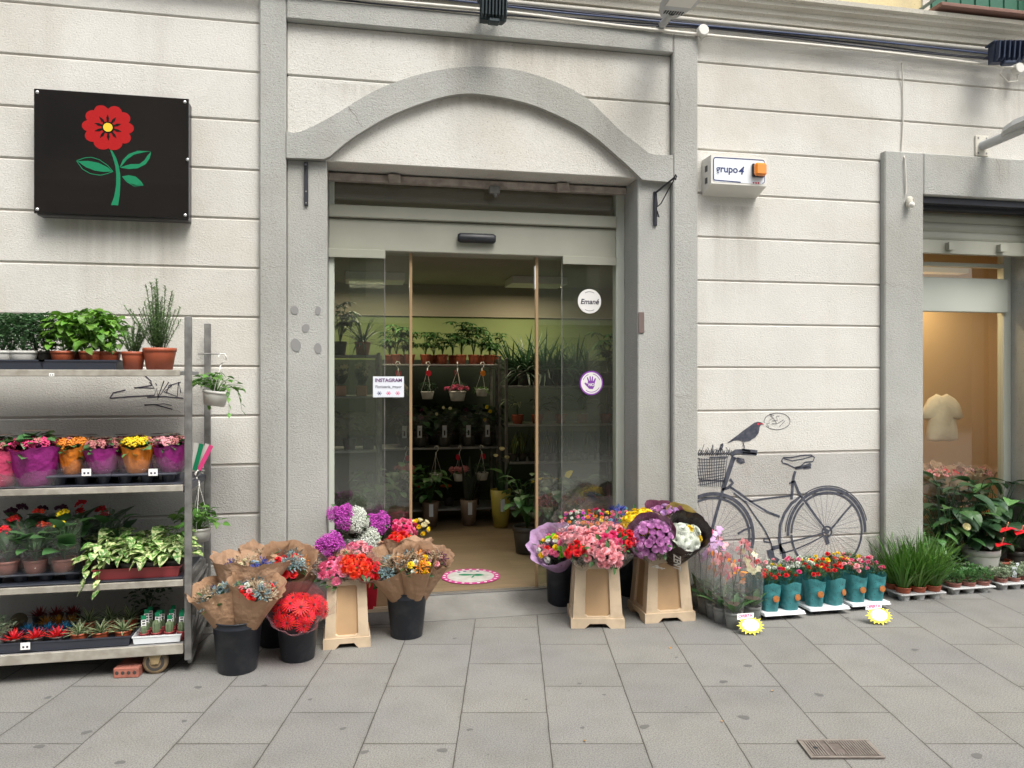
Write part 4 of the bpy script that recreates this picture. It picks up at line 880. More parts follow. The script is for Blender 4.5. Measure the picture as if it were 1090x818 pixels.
# foliage builders: origin at soil level, unit metres
def f_bush(n, L, Wd, R_, H, prof='ovate', stems=10, flat=.6, elo=-.2, ehi=.8, bend=.7):
    def fn(mb, r):
        for i in range(stems):
            a = U(r,0,6.28); q = math.sqrt(r.random())*R_*.8; h = H*U(r,.5,.95)
            mb.tube([(0,0,0),(q*.4*math.cos(a),q*.4*math.sin(a),h*.5),(q*math.cos(a),q*math.sin(a),h)], .0016, 3, cap=False)
        for i in range(n):
            a = U(r,0,6.28); t = r.random()**.6; z = H*t; rr = R_*math.sqrt(max(.04, 1-(max(0,t-flat)/(1-flat))**2)) * (.45+.55*min(1,t/.35)) * (r.random()**.45)
            p = (rr*math.cos(a), rr*math.sin(a), z); az = a+U(r,-.8,.8)
            mb.leaf(p, dirv(az, U(r,elo,ehi)), L*U(r,.6,1.15), Wd*U(r,.7,1.1), bend*U(r,.5,1.5), .18, U(r,-.5,.5), 3, PF[prof])
    return fn
def f_grass(n, L, Wd, lean=(.1,.75), bend=(.3,1.3), r0=.04, nseg=5, prof='blade'):
    def fn(mb, r):
        for i in range(n):
            a = U(r,0,6.28); el = math.pi/2-U(r,*lean); q = r0*math.sqrt(r.random())
            mb.leaf((q*math.cos(a),q*math.sin(a),0), dirv(a+U(r,-.3,.3), el), L*U(r,.6,1.08), Wd*U(r,.75,1.1), U(r,*bend), .25, 0, nseg, PF[prof])
    return fn
def f_rosemary(n, H, R_):
    def fn(mb, r):
        for i in range(n):
            a = U(r,0,6.28); ln = U(r,.02,.65); h = H*U(r,.45,1)*(1 if ln > .12 else 1.1); d = dirv(a, math.pi/2-ln); q = R_*.4*r.random()
            p0 = V((q*math.cos(a),q*math.sin(a),0)); pts = [p0+d*h*k/4+V((0,0,.02*h*k)) for k in range(5)]; mb.tube(pts, .0018, 3, cap=False)
            m = int(h*330)
            for k in range(m):
                t = .12+.88*k/m; p = p0+d*h*t+V((0,0,.08*h*t)); b = U(r,0,6.28)
                mb.leaf(p, (d*.8+dirv(b, 0)*1.0), .027*U(r,.6,1.1)*(1.1-t*.4), .0055, .2, 0, 0, 1, lambda t: 1-.6*t)
    return fn
def f_rosette(n, L, Wd, layers=3, elhi=1.2, ello=.15, prof='spear', bend=-.35, fold=.35):
    def fn(mb, r):
        for j in range(layers):
            el = ello+(elhi-ello)*j/max(1, layers-1); m = max(4, n-j*2)
            for i in range(m):
                a = 2*math.pi*i/m+j*.5+U(r,-.1,.1); mb.leaf((.006*math.cos(a),.006*math.sin(a),.004*j), dirv(a, el+U(r,-.1,.1)), L*U(r,.85,1.1)*(1-.12*j), Wd, bend, fold, 0, 4, PF[prof])
    return fn
def f_pothos(n, R_, H, trail=3, L=.075):
    def fn(mb, r):
        for i in range(n):
            a = U(r,0,6.28); t = r.random(); rr = R_*(r.random()**.5); z = H*(1-(rr/R_)**2*.5)*U(r,.35,1)
            mb.tube([(0,0,0),(rr*.5*math.cos(a),rr*.5*math.sin(a),z*.8),(rr*math.cos(a),rr*math.sin(a),z)], .0016, 3, cap=False)
            mb.leaf((rr*math.cos(a),rr*math.sin(a),z), dirv(a+U(r,-.7,.7), U(r,-.4,.5)), L*U(r,.7,1.15), L*.72*U(r,.8,1.1), U(r,.4,1.2), .12, U(r,-.4,.4), 4, PF['heart'])
        for i in range(trail):
            a = U(r,0,6.28); pts = []; ln = U(r,.6,1)*H*1.3
            for k in range(6): t = k/5; pts.append(V((R_*(.7+.5*t)*math.cos(a), R_*(.7+.5*t)*math.sin(a), H*.4*(1-t)-ln*t*t*.8)))
            mb.tube(pts, .0015, 3, cap=False)
            for p in pts[1:]: mb.leaf(p, dirv(a+U(r,-1,1), U(r,-.9,0)), L*.75, L*.5, .5, .12, 0, 3, PF['heart'])
    return fn
def f_palmate(nst, H, R_, L=.09):
    def fn(mb, r):
        for i in range(nst):
            a = U(r,0,6.28); q = R_*r.random()**.5; h = H*U(r,.35,1); tp = V((q*math.cos(a),q*math.sin(a),h)); mb.tube([(0,0,0),(q*.3*math.cos(a),q*.3*math.sin(a),h*.6),tp], .003, 4, cap=False)
            for k in range(8): b = k*.785+r.random()*.3; mb.leaf(tp, dirv(b, U(r,-.15,.25)), L*U(r,.8,1.15), L*.3, .7, .1, 0, 4, PF['lance'])
    return fn
def f_broad(n, H, L, Wd, R_=.05, prof='ovate', el=(.5,1.2), bend=(.6,1.4)):
    def fn(mb, r):
        for i in range(n):
            a = U(r,0,6.28); h = H*U(r,.25,1); q = R_*(.4+.6*r.random())*(1+h/H); tp = V((q*math.cos(a),q*math.sin(a),h)); mb.tube([(0,0,0),(q*.4*math.cos(a),q*.4*math.sin(a),h*.6),tp], .0022, 4, cap=False)
            mb.leaf(tp, dirv(a+U(r,-.5,.5), U(r,*el)-.5), L*U(r,.7,1.15), Wd*U(r,.8,1.1), U(r,*bend), .14, U(r,-.3,.3), 5, PF[prof])
    return fn
def f_cactus(h, rad, n=1):
    def fn(mb, r):
        for q in range(n):
            x, y = (0,0) if n == 1 else (U(r,-.02,.02), U(r,-.02,.02)); hh = h*U(r,.7,1.1)
            mb.lathe([(rad*.8,0),(rad,hh*.3),(rad*.95,hh*.75),(rad*.6,hh*.95),(0.001,hh)], 16, c=(x,y,0), wob=lambda a, z: 1+.13*math.cos(8*a))
    return fn
def f_cluster(n, R_, Hd, br, flatp=.5):   # tiny flower-cluster dome (kalanchoe, gypsophila)
    def fn(mb, r):
        for i in range(n):
            a = U(r,0,6.28); t = r.random()**.5; mb.ball((R_*t*math.cos(a), R_*t*math.sin(a), Hd*math.sqrt(max(0,1-t*t))+U(r,-.006,.006)), br*U(r,.7,1.2), 5, 3, .7)
    return fn
# flower heads, origin at calyx, facing +z
def h_carnation(rad):
    def fn(mb, r):
        for j in range(4):
            m = 9-j; el = .15+.38*j
            for i in range(m):
                a = 2*math.pi*i/m+j*.6+U(r,-.2,.2); L = rad*(1.05-.10*j)*U(r,.85,1.1)
                mb.leaf((0,0,.001*j), dirv(a, el+U(r,-.15,.15)), L, L*.85, U(r,-.2,.5), U(r,-.25,.4), U(r,-.5,.5), 3, lambda t: .2+1.0*t**.8)
    return fn
def h_rose(rad):
    def fn(mb, r):
        for j in range(4):
            m = [6,5,4,3][j]; rr = rad*(1-.23*j)
            for i in range(m):
                a = 2*math.pi*i/m+j*.8; b = len(mb.v)
                for u in range(5):
                    aa = a+(u-2)*.33
                    for v_ in range(4): t = v_/3; q = rr*(.25+.75*math.sin(t*1.9))*(1+(.12 if v_ == 3 and j == 0 else 0)); mb.vert((q*math.cos(aa), q*math.sin(aa), rad*(.1+1.0*t+.12*j)-(.10*rad*((u-2)/2)**2 if v_ == 3 else 0)))
                for u in range(4):
                    for v_ in range(3): mb.face(b+u*4+v_, b+(u+1)*4+v_, b+(u+1)*4+v_+1, b+u*4+v_+1)
    return fn
def h_daisy(rad, n=22, rows=2, w=.16, el=.25, centre=None):
    def fn(mb, r):
        for j in range(rows):
            for i in range(n):
                a = 2*math.pi*(i+.5*j)/n; mb.leaf((rad*.12*math.cos(a),rad*.12*math.sin(a),.002*j), dirv(a, el+.3*j), rad*(1-.16*j)*U(r,.92,1.05), rad*w*1.5, .35, .1, 0, 3, PF['petal'])
    return fn
def h_pom(rad, n=60, w=.18, prof='petal'):
    def fn(mb, r):
        for i in range(n):
            t = (i+.5)/n; el = math.asin(min(1,t*1.05-.08 if t*1.05-.08 < 1 else 1)); a = i*2.39996
            d = dirv(a, el); mb.leaf(d*rad*.35+V((0,0,rad*.2)), d, rad*.65, rad*w*1.6, -.7, .2, 0, 3, PF[prof])
    return fn
def h_orchid(rad):
    def fn(mb, r):
        for i, (a, w) in enumerate(((90,.6),(210,.6),(330,.6),(25,1.0),(155,1.0))): mb.leaf((0,0,0), (math.cos(R(a)),math.sin(R(a)),.15), rad, rad*w, .2, .1, 0, 4, PF['ovate'])
    return fn
def h_gyp(n, rad, br=.0042):
    def fn(mb, r):
        for i in range(n):
            d = V((r.gauss(0,1), r.gauss(0,1), r.gauss(0,1))).normalized(); q = rad*(r.random()**.28)*(1+.12*math.sin(5*d.x+3*d.z)); mb.ball(d*q, br*U(r,.7,1.3), 4, 3, .8)
        for i in range(60):
            d = V((r.gauss(0,1), r.gauss(0,1), abs(r.gauss(0,1)))).normalized(); mb.tube([(0,0,-rad*.8), d*rad*.9], .0006, 3, cap=False)
    return fn
def h_spray(n, rad, L=.02):   # small assorted dried bits
    def fn(mb, r):
        for i in range(n):
            d = V((r.gauss(0,1), r.gauss(0,1), abs(r.gauss(0,.9)))).normalized(); q = rad*r.random()**.5
            mb.leaf(d*q, d+V((U(r,-.5,.5),U(r,-.5,.5),.3)), L*U(r,.6,1.4), L*.35, .4, .2, U(r,-1,1), 2, PF['lance'])
    return fn
HEAD = {'carn': h_carnation(.032), 'rose': h_rose(.024), 'gerb': h_daisy(.046,17,2,.085,.02), 'pom': h_daisy(.030,15,5,.16,.05), 'mum': h_daisy(.042,20,5,.12,.05), 'daisy': h_daisy(.03,16,2,.2,.3), 'gyp': h_gyp(520,.088,.0072), 'spray': h_spray(60,.035), 'orch': h_orchid(.032), 'small': h_carnation(.016), 'cluster': f_cluster(40,.022,.014,.0055), 'lav': h_spray(30,.02,.03)}
def head(kind, m, parent, p, d, sc=1, name='flower'):
    q = V((0,0,1)).rotation_difference(V(d).normalized()) @ Quaternion((0,0,1), rnd.uniform(0,6.28))
    o = inst(cached('h_'+kind, HEAD[kind]), name, M[m], parent, p, sc=sc*rnd.uniform(.88,1.12), quat=q)
    if kind == 'gerb':
        if 'gc' not in CACHE: g_ = MB(); g_.ball((0,0,.007), .0085, 8, 5, .5); CACHE['gc'] = g_.mesh('flower_centre')
        inst(CACHE['gc'], 'flower_centre', M['petal_centre'] if 'petal_centre' in M else M['darkf'], o)
    return o
FOL = {
 'basil': (f_bush(125,.055,.042,.085,.20,'ovate',8,.55,-.3,.7,1.0),'basil'), 'oregano': (f_bush(620,.022,.017,.095,.20,'ovate',24,.6,-.2,.9,.5),'oregano'),
 'rosemary': (f_rosemary(46,.31,.07),'rosem'), 'rosemary_s': (f_rosemary(26,.18,.05),'rosem'), 'grass': (f_grass(95,.40,.014,(.0,.6),(.1,.9),.04),'grassleaf'),
 'rosette': (f_rosette(9,.075,.022),'stripe'), 'redros': (f_rosette(10,.062,.016,4,1.2,.1),'paintred'), 'aloe': (f_rosette(8,.095,.024,4,1.25,.35,bend=.3),'stripe'),
 'pothos': (f_pothos(50,.11,.15,0),'pothos'), 'pothos_t': (f_pothos(46,.11,.15,3),'pothos'), 'hang': (f_pothos(60,.125,.13,3,.048),'ivy'), 'palmate': (f_palmate(9,.24,.09,.09),'midleaf'), 'palmate_t': (f_palmate(16,.42,.14,.12),'midleaf'),
 'spiky': (f_grass(55,.36,.02,(.0,1.5),(.3,1.2),.02),'darkleaf'), 'spiky_t': (f_grass(80,.5,.026,(.0,1.6),(.3,1.3),.03),'darkleaf'), 'snake': (f_grass(8,.24,.032,(.0,.35),(-.2,.3),.02,4,'lance'),'snake'),
 'broad': (f_broad(16,.24,.15,.085,.06),'darkleaf'), 'broad_l': (f_broad(36,.44,.145,.085,.10),'midleaf'), 'bright': (f_broad(20,.36,.14,.085,.08),'bgr'), 'poins': (f_broad(22,.16,.10,.065,.04,'ovate',(.9,1.5),(.2,.8)),'poins'),
 'succ': (f_bush(170,.022,.013,.055,.055,'ovate',0,.3,.0,1.3,.1),'greygreen'), 'mini': (f_bush(260,.026,.009,.06,.075,'lance',0,.35,.2,1.4,.3),'bgr'), 'kal': (f_bush(45,.045,.035,.06,.09,'ovate',6,.5,-.2,.6,.5),'poins'),
 'small_dark': (f_bush(140,.03,.02,.10,.16,'ovate',10,.5),'darkleaf'), 'carnleaf': (f_bush(170,.035,.005,.06,.10,'lance',8,.5,.2,1.4,.3),'midleaf'), 'cact': (f_cactus(.06,.016),'succ'), 'hangd': (f_bush(160,.028,.018,.12,.13,'ovate',10,.5),'darkleaf'),
 'alo': (f_broad(7,.20,.16,.06,.05,'spear'),'stripe'), 'string': (f_pothos(20,.09,.04,8,.02),'ivy'), 'fern': (f_bush(150,.05,.006,.14,.10,'lance',12,.4,-.6,.6,.8),'darkleaf'),
}
POTM = {}
def pot_part(t, r, h, m, rim=True, rb=None, n=22, square=False):
    rb = rb or r*.76; s = MB()
    pr = [(0,0),(rb,0),(r*.955,h*.80),(r*.955,h*.82),(r,h*.82),(r,h),(r*.93,h),(r*.92,h*.86)] if rim else [(0,0),(rb,0),(r,h),(r*.95,h),(r*.94,h*.9)]
    key = ('pot', round(r,4), round(h,4), rim, round(rb,4))
    if key not in CACHE: s.lathe(pr, n); CACHE[key] = s.mesh('pot', True)
    inst(CACHE[key], 'pot', M[m], t)
    key = ('soil', round(r,4), round(h,4))
    if key not in CACHE: s = MB(); s.disc((0,0,h*.88), (0,0,1), r*.925, 14); CACHE[key] = s.mesh('soil')
    inst(CACHE[key], 'soil', M['soil'], t)
def plant(name, label, cat, loc, fol, r=.06, h=.09, pm='terra', sc=1, group=None, fm=None, rz=None, fz=None, rim=True):
    t = thing(name, label, cat, loc, rnd.uniform(0,6.28) if rz is None else rz, group)
    pot_part(t, r, h, pm, rim)
    if fol:
        fn, mm = FOL[fol]; inst(cached('f_'+fol, fn), 'foliage', M[fm or mm], t, (0,0,h*.86), (0,0,rnd.uniform(0,6.28)), sc)
    return t
def tray(loc, nx, ny, px, py, m, label, h=.045, cup=.03, group=None, cuph=True, rz=0, pr=.045):
    """plug tray: flat top sheet with rolled rim over round cups"""
    t = thing('plant_tray', label, 'tray', loc, rz, group); w, d = nx*px/2, ny*py/2
    s = MB(); s.cbox(-w, w, -d, d, h-.012, h, .004); s.build('top', m, t)
    s = MB()
    for i in range(nx):
        for j in range(ny): s.lathe([(cup*.8,0),(cup,h-.012)], 12, c=(-w+px*(i+.5), -d+py*(j+.5), 0), cap0=True)
    s.build('cups', m, t); return t
def open_tray(loc, w, d, h, m, label, group=None, rz=0):
    t = thing('plant_tray', label, 'tray', loc, rz, group); s = MB(); a, b, th = w/2, d/2, .006
    s.prism([(-a,-b),(a,-b),(a,b),(-a,b)], lambda p: (p[0]*.95, p[1]*.95, 0), lambda p: (p[0]*.95, p[1]*.95, .004))
    for (p, q) in (((-a,-b),(a,-b)),((a,-b),(a,b)),((a,b),(-a,b)),((-a,b),(-a,-b))):
        bse = len(s.v)
        for (x, y) in (p, q): s.vert((x*.95,y*.95,.001)); s.vert((x,y,h)); s.vert((x*1.02,y*1.02,h)); s.vert((x*1.02,y*1.02,h-.008))
        for k in range(3): s.face(bse+k, bse+4+k, bse+5+k, bse+k+1)
    s.build('shell', m, t); return t

# wraps
def wrap_mesh(r0, r1, h, drop=.25, folds=7, seed=0, n=72, m=14, jag=.04, flat=.9, power=.85, crumple=.02):
    r = random.Random(seed); mb = MB(); ph = [r.uniform(0,6.28) for _ in range(6)]
    for j in range(m+1):
        t = j/m
        for i in range(n):
            a = 2*math.pi*i/n; fr = .5-.5*math.sin(a)  # 1 at front (-y)
            hh = h*(1-drop*fr**1.5) + h*jag*.6*(math.sin(2*a+ph[0])+.6*math.sin(5*a+ph[1])+.45*math.sin(9*a+ph[3])+.3*math.sin(17*a+ph[4])+(1.6*max(0,1-abs((a-ph[5])%6.283-1.2)*3)))*t
            k = 1+t*(.045*math.sin(folds*a+ph[2])*(1+.6*math.sin(2*a+ph[0]))+.03*math.sin((folds*2+1)*a+ph[3]+2*t)+.04*math.sin(3*a+ph[4]))+crumple*t*math.sin(19*a+7*t+ph[5])
            rr = (r0+(r1-r0)*t**power)*k
            if t > .93: rr *= 1+.05*(t-.93)/.07
            mb.vert((rr*math.cos(a), rr*math.sin(a)*flat, hh*t))
    for j in range(m):
        for i in range(n): i2=(i+1)%n; mb.face(j*n+i, j*n+i2, (j+1)*n+i2, (j+1)*n+i)
    return mb
def arc_wrap(mb, r0, r1, h, a0=-25, a1=205, t0=.3, flat=.9, n=40, m=10, sd=1.):
    for j in range(m+1):
        t = t0+(1.04-t0)*j/m
        for i in range(n+1):
            f = i/n; a = R(a0+(a1-a0)*f); k = 1+.03*math.sin(5*a+sd)+.02*math.sin(11*a+3*t); rr = (r0+(r1-r0)*t**.85)*k
            mb.vert((rr*math.cos(a), rr*math.sin(a)*flat, h*t*(1-.22*(1-math.sin(math.pi*f))*max(0,t-.5)*2)))
    for j in range(m):
        for i in range(n): b = j*(n+1)+i; mb.face(b, b+1, b+n+2, b+n+1)
    return mb
def fib_cap(n, maxang):
    out = []
    for i in range(n):
        z = 1-(1-math.cos(maxang))*(i+.5)/n; a = i*2.39996; s = math.sqrt(1-z*z); out.append(V((s*math.cos(a), s*math.sin(a), z)))
    return out
def bunch(name, label, cat, base, target, heads, Rd=.11, capang=1.1, wrapm=None, group=None, r0=.03, r1=None, drop=.3, folds=7, stems='stemg', nst=40, cover=None, wh=1.02, hsc=1, jag=.04, dome=.75, extra=None, seed=None, power=.85, flat=.9, leafy=0, lname='wrapping_paper', sink=0.):
    """flower bunch: stems rise from base, heads form a dome round the target point"""
    base, target = V(base), V(target); d = target-base; H = d.length
    t = thing(name, label, cat, base, 0, group); t.rotation_mode = 'QUATERNION'
    t.rotation_quaternion = V((0,0,1)).rotation_difference(d.normalized())
    n = len(heads); pts = fib_cap(n, capang); cz = H-Rd*.9-sink
    sm_ = MB()
    for (k, m, sc), q in zip(heads, pts):
        p = V((q.x*Rd*1.0, q.y*Rd*1.0*flat, cz+q.z*Rd*dome+rnd.uniform(-.017,.013)))
        head(k, m, t, p, V((q.x+rnd.uniform(-.3,.3), q.y+rnd.uniform(-.3,.3), q.z*1.0+.15)), sc*hsc)
        sm_.tube([(q.x*r0*.6, q.y*r0*.6, 0), (q.x*Rd*.5, q.y*Rd*.5, H*.6), p], .0022, 4, cap=False)
    rr = random.Random(n*7+int(H*1000))
    for i in range(nst):
        a = U(rr,0,6.28); q = math.sqrt(rr.random()); e = Rd*.95*q
        sm_.tube([(q*r0*.7*math.cos(a), q*r0*.7*math.sin(a), 0), (e*.6*math.cos(a), e*.6*math.sin(a), H*.55), (e*math.cos(a), e*math.sin(a), cz*U(rr,.75,1.0))], .0019, 3, cap=False)
        for k in range(3): b = U(rr,0,6.28); z = cz*U(rr,.35,.92); sm_.leaf((e*.9*z/H*math.cos(a), e*.9*z/H*math.sin(a), z), dirv(b, U(rr,.7,1.4)), .035, .006, .5, .1, 0, 2, PF['lance'])
    sm_.build('stems', M[stems], t)
    if not leafy and nst >= 30: leafy = 14
    if leafy:
        lf = MB()
        for i in range(leafy):
            a = U(rr,0,6.28); q = Rd*math.sqrt(rr.random()); lf.leaf((q*math.cos(a), q*math.sin(a), cz+Rd*U(rr,-.3,.55)), dirv(a, U(rr,.2,1.3)), U(rr,.03,.06), U(rr,.012,.03), .6, .15, U(rr,-1,1), 3, PF['ovate'])
        lf.build('leaves', M['midleaf'], t)
    sdv = seed if seed is not None else rnd.randrange(1000)
    if wrapm: wrap_mesh(r0*1.25, r1 or Rd*1.25, H*wh, drop, folds, sdv, jag=jag, power=power, flat=flat).build(lname, M[wrapm], t, smooth=True)
    if cover: wrap_mesh(r0*1.2, (r1 or Rd*1.25)*1.02, H*1.04, .12, 9, sdv+5, jag=.05, power=power, flat=flat).build('clear_film', M[cover], t, smooth=True)
    return t
def bucket(loc, label, r=.13, rb=.10, h=.28, m='bucket', group='black flower buckets on the pavement', rz=0, notch=False):
    t = thing('flower_bucket', label, 'bucket', loc, rz, group); s = MB()
    s.lathe([(0,.0),(rb-.004,.0),(rb,.004),(rb+(r-rb)*.84,h*.86),(r*.985,h*.865),(r*.99,h*.88),(r*.975,h*.90),(r*.985,h*.975),(r*1.03,h*.98),(r*1.035,h),(r*.98,h),(r*.96,h*.9),(rb*.95,.01)], 40); s.build('body', M[m], t, smooth=True)
    s = MB(); s.disc((0,0,h*.6),(0,0,1),(rb+(r-rb)*.6)*.955, 30); s.build('water', M['black'], t)
    return t
def stand(loc, rz, label, w0=.33, w1=.25, h=.39, d0=None, d1=None):
    t = thing('flower_stand', label, 'flower stand', loc, rz, 'beige plastic flower stands'); d0 = d0 or w0; d1 = d1 or w1
    s = MB(); inp = MB(); zb = .05
    for k in range(4):
        Rk = Matrix.Rotation(k*math.pi/2, 4, 'Z'); a0, a1 = (w0, w1) if k % 2 == 0 else (d0, d1); b0, b1 = (d0, d1) if k % 2 == 0 else (w0, w1)
        k0, k1 = .93, 1
        def pt(u, v, off=0):   # u 0..1 across, v 0..1 up the sloping side
            w = (a0*(1-v)*k0+a1*v); dd = (b0*(1-v)*k0+b1*v)
            return Rk @ V(((u-.5)*w, -dd/2+off, zb+(h-zb)*v))
        us = [0,.24,.30,.70,.76,1]; 
        fr = [[.24,.08],[.30,.05],[.70,.05],[.76,.08],[.76,.86],[.72,.90],[.28,.90],[.24,.86]]
        outer = [[0,0],[.3,0],[.7,0],[1,0],[1,1],[.72,1],[.28,1],[0,1]]
        b = len(s.v)
        for q in outer: s.vert(pt(*q))
        for q in fr: s.vert(pt(*q))
        for q in fr: s.vert(pt(q[0]+(.012 if q[0]<.5 else -.012), q[1]+(.008 if q[1]<.5 else -.008), .016))
        for i in range(8): j=(i+1)%8; s.face(b+i,b+j,b+8+j,b+8+i); s.face(b+8+i,b+8+j,b+16+j,b+16+i)
        bi = len(inp.v)
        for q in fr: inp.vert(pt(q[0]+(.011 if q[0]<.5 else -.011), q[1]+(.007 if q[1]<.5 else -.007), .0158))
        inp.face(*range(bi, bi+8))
        # foot flange
        W_ = a0/2; D_ = b0/2; prf = [(-W_,0),(-W_*.48,0),(-W_*.30,.028),(W_*.30,.028),(W_*.48,0),(W_,0),(W_,.05),(W_*.97,.058),(-W_*.97,.058),(-W_,.05)]
        s.prism(prf, lambda p: Rk @ V((p[0], -D_+.0005*k, p[1])), lambda p: Rk @ V((p[0]*.9, -D_+.024, p[1])))
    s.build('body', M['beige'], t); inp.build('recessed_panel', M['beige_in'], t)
    s = MB(); s.cbox(-w1/2-.006, w1/2+.006, -d1/2-.006, d1/2+.006, h-.022, h, .004); s.build('rim', M['beige'], t)
    s = MB(); s.box(-w1/2+.01, w1/2-.01, -d1/2+.01, d1/2-.01, h+.0005, h+.002); s.build('inner_floor', M['darkpot'], t)
    return t

# ------------------------------------------------------------------ the plant trolley on the left
TX0, TX1, TY0, TY1 = -2.195, -.845, -.61, -.07
M['forkm'] = pmat('tan_painted_fork', (.36,.27,.14), .5, .2, col2=(.25,.18,.1), vscale=25); M['petal_centre'] = pmat('gerbera_centre', (.09,.01,.012), .8)
tr = thing('plant_trolley', 'grey steel plant trolley with four loaded shelves against the left wall', 'trolley', ((TX0+TX1)/2, (TY0+TY1)/2, 0))
hx, hy = (TX1-TX0)/2, (TY1-TY0)/2
for sx_, sy_ in ((1,-1),(1,1),(-1,-1),(-1,1)):
    s = MB(); s.cbox(sx_*hx-.0175, sx_*hx+.0175, sy_*hy-.012, sy_*hy+.012, .07, 1.857, .003)
    for k in range(26): s.box(sx_*hx-.004, sx_*hx+.004, sy_*hy-.0128, sy_*hy-.0119, .12+k*.066, .14+k*.066)
    s.build('post', M['steel'], tr)
SZ = [1.58, .983, .49, .157]
for i, z in enumerate(SZ):
    s = MB(); xr = hx-.03 if i else hx-.045; s.cbox(-hx+.03, xr, -hy+.004, hy-.02, z-.028, z-.006, .003)
    s.build('shelf_board', M['shelf_in'], tr)
    s = MB(); s.cbox(-hx+.03, xr+.006, -hy-.012, -hy+.003, z-(.034 if i < 3 else .052), z, .003); s.build('shelf_edge', M['shelf'], tr)
    if i in (1, 2, 3):
        s = MB(); s.cbox(hx-.03, hx-.006, -hy+.02, hy-.02, z-.045, z-.01, .003); s.build('side_bracket', M['steel'] if i != 1 else M['tray'], tr)
s = MB(); s.tube([(hx,hy-.02,.13),(hx+.0,-hy+.03,.05)], .012, 6); s.build('brace', M['steel'], tr)
s = MB(); s.tube([(hx,-hy+.04,.10),(hx,hy-.03,.42)], .010, 6); s.tube([(hx,-hy+.04,.42),(hx,hy-.03,.44)], .010, 6); s.build('brace', M['steel'], tr)
for sx_, sy_ in ((1,-1),(-1,-1),(1,1),(-1,1)):
    cx_, cy_ = sx_*(hx-.165), sy_*(hy-.03)
    s = MB(); Mw = Matrix(((1,0,0,cx_),(0,0,1,cy_-.016),(0,-1,0,.062),(0,0,0,1))); s.lathe([(.0,.0),(.05,.0),(.058,.004),(.062,.008),(.062,.026),(.058,.03),(.05,.032),(0,.032)], 28, M=Mw); s.build('wheel', M['tan_wheel'], tr, smooth=False); s = MB(); s.lathe([(.030,-.0012),(.044,-.0012),(.045,0)], 24, M=Mw); s.build('hub_ring', M['darkpot'], tr)
    s = MB(); 
    for yy in (-.024, .02): s.prism([(-.034,.11),(.034,.11),(.016,.055),(-.016,.055)], lambda p: (cx_+p[0], cy_+yy, p[1]), lambda p: (cx_+p[0], cy_+yy+.004, p[1]))
    s.box(cx_-.036, cx_+.036, cy_-.03, cy_+.03, .105, .112); s.disc((cx_,cy_-.0255,.062),(0,-1,0),.008,8); s.build('caster_fork', M['forkm'], tr)
def SX(u, y): return P(u, 400, y).x
# brick chock
q = G(147,724); bk = thing('brick', 'loose red brick with four holes lying under the trolley', 'brick', (SX(142,-.52), -.52, .0), R(-6))
s = MB(); s.cbox(-.062,.062,-.10,.10,0,.052,.004); s.build('body', M['brick'], bk)
s = MB()
for i in range(4): s.disc((-.044+i*.029,-.1006,.027),(0,-1,0),.0095,12)
s.build('holes', M['darkpot'], bk)

# ---- top shelf
z = SZ[0]
open_tray((SX(18,-.47),-.47,z), .34, .24, .05, M['tray'], 'dark tray under the grey green herbs on the top trolley shelf', 'trays on the trolley')
open_tray((SX(92,-.47),-.47,z), .36, .24, .05, M['tray'], 'dark tray under the basil on the top trolley shelf', 'trays on the trolley')
for u, y, lb in ((3,-.50,'grey green herb in a white pot at the left edge of the top trolley shelf'),(25,-.50,'grey green herb in a white pot next to the basil, front of the top shelf')): plant('potted_herb', lb, 'potted herb', (SX(u,y),y,z+.012), 'oregano', .065, .085, 'whitepot', 1, 'grey green herbs on the top shelf')
for u, y, lb in ((-14,-.34,'herb at the back left corner of the top trolley shelf'),(12,-.34,'herb behind the two white pots'),(38,-.36,'herb behind the right hand white pot'),(50,-.44,'dark bushy herb squeezed between white pots and basil')): plant('potted_herb', lb, 'potted herb', (SX(u,y),y,z+.012), 'oregano', .055, .085, 'darkpot', 1.05, 'grey green herbs on the top shelf')
for u, y, sc, lb in ((67,-.50,1,'basil nearest the herbs in a terracotta pot'),(97,-.50,1.15,'tallest basil in a terracotta pot in the middle of the top shelf'),(116,-.48,.95,'basil beside the small rosemary on the top shelf'),(82,-.36,1.1,'basil in the back row behind the first basil'),(108,-.36,1.15,'basil in the back row behind the tallest one')): plant('potted_basil', lb, 'potted basil', (SX(u,y),y,z+.012), 'basil', .058, .085, 'terra', sc, 'basil pots on the top shelf')
plant('potted_rosemary', 'small rosemary in a plain terracotta pot beside the basil', 'potted rosemary', (SX(142,-.52),-.52,z), 'rosemary_s', .058, .095, 'terra', 1.0)
plant('potted_rosemary', 'tall rosemary in the largest terracotta pot at the right end of the top shelf', 'potted rosemary', (SX(170,-.53),-.53,z), 'rosemary', .083, .115, 'terra', 1.05)

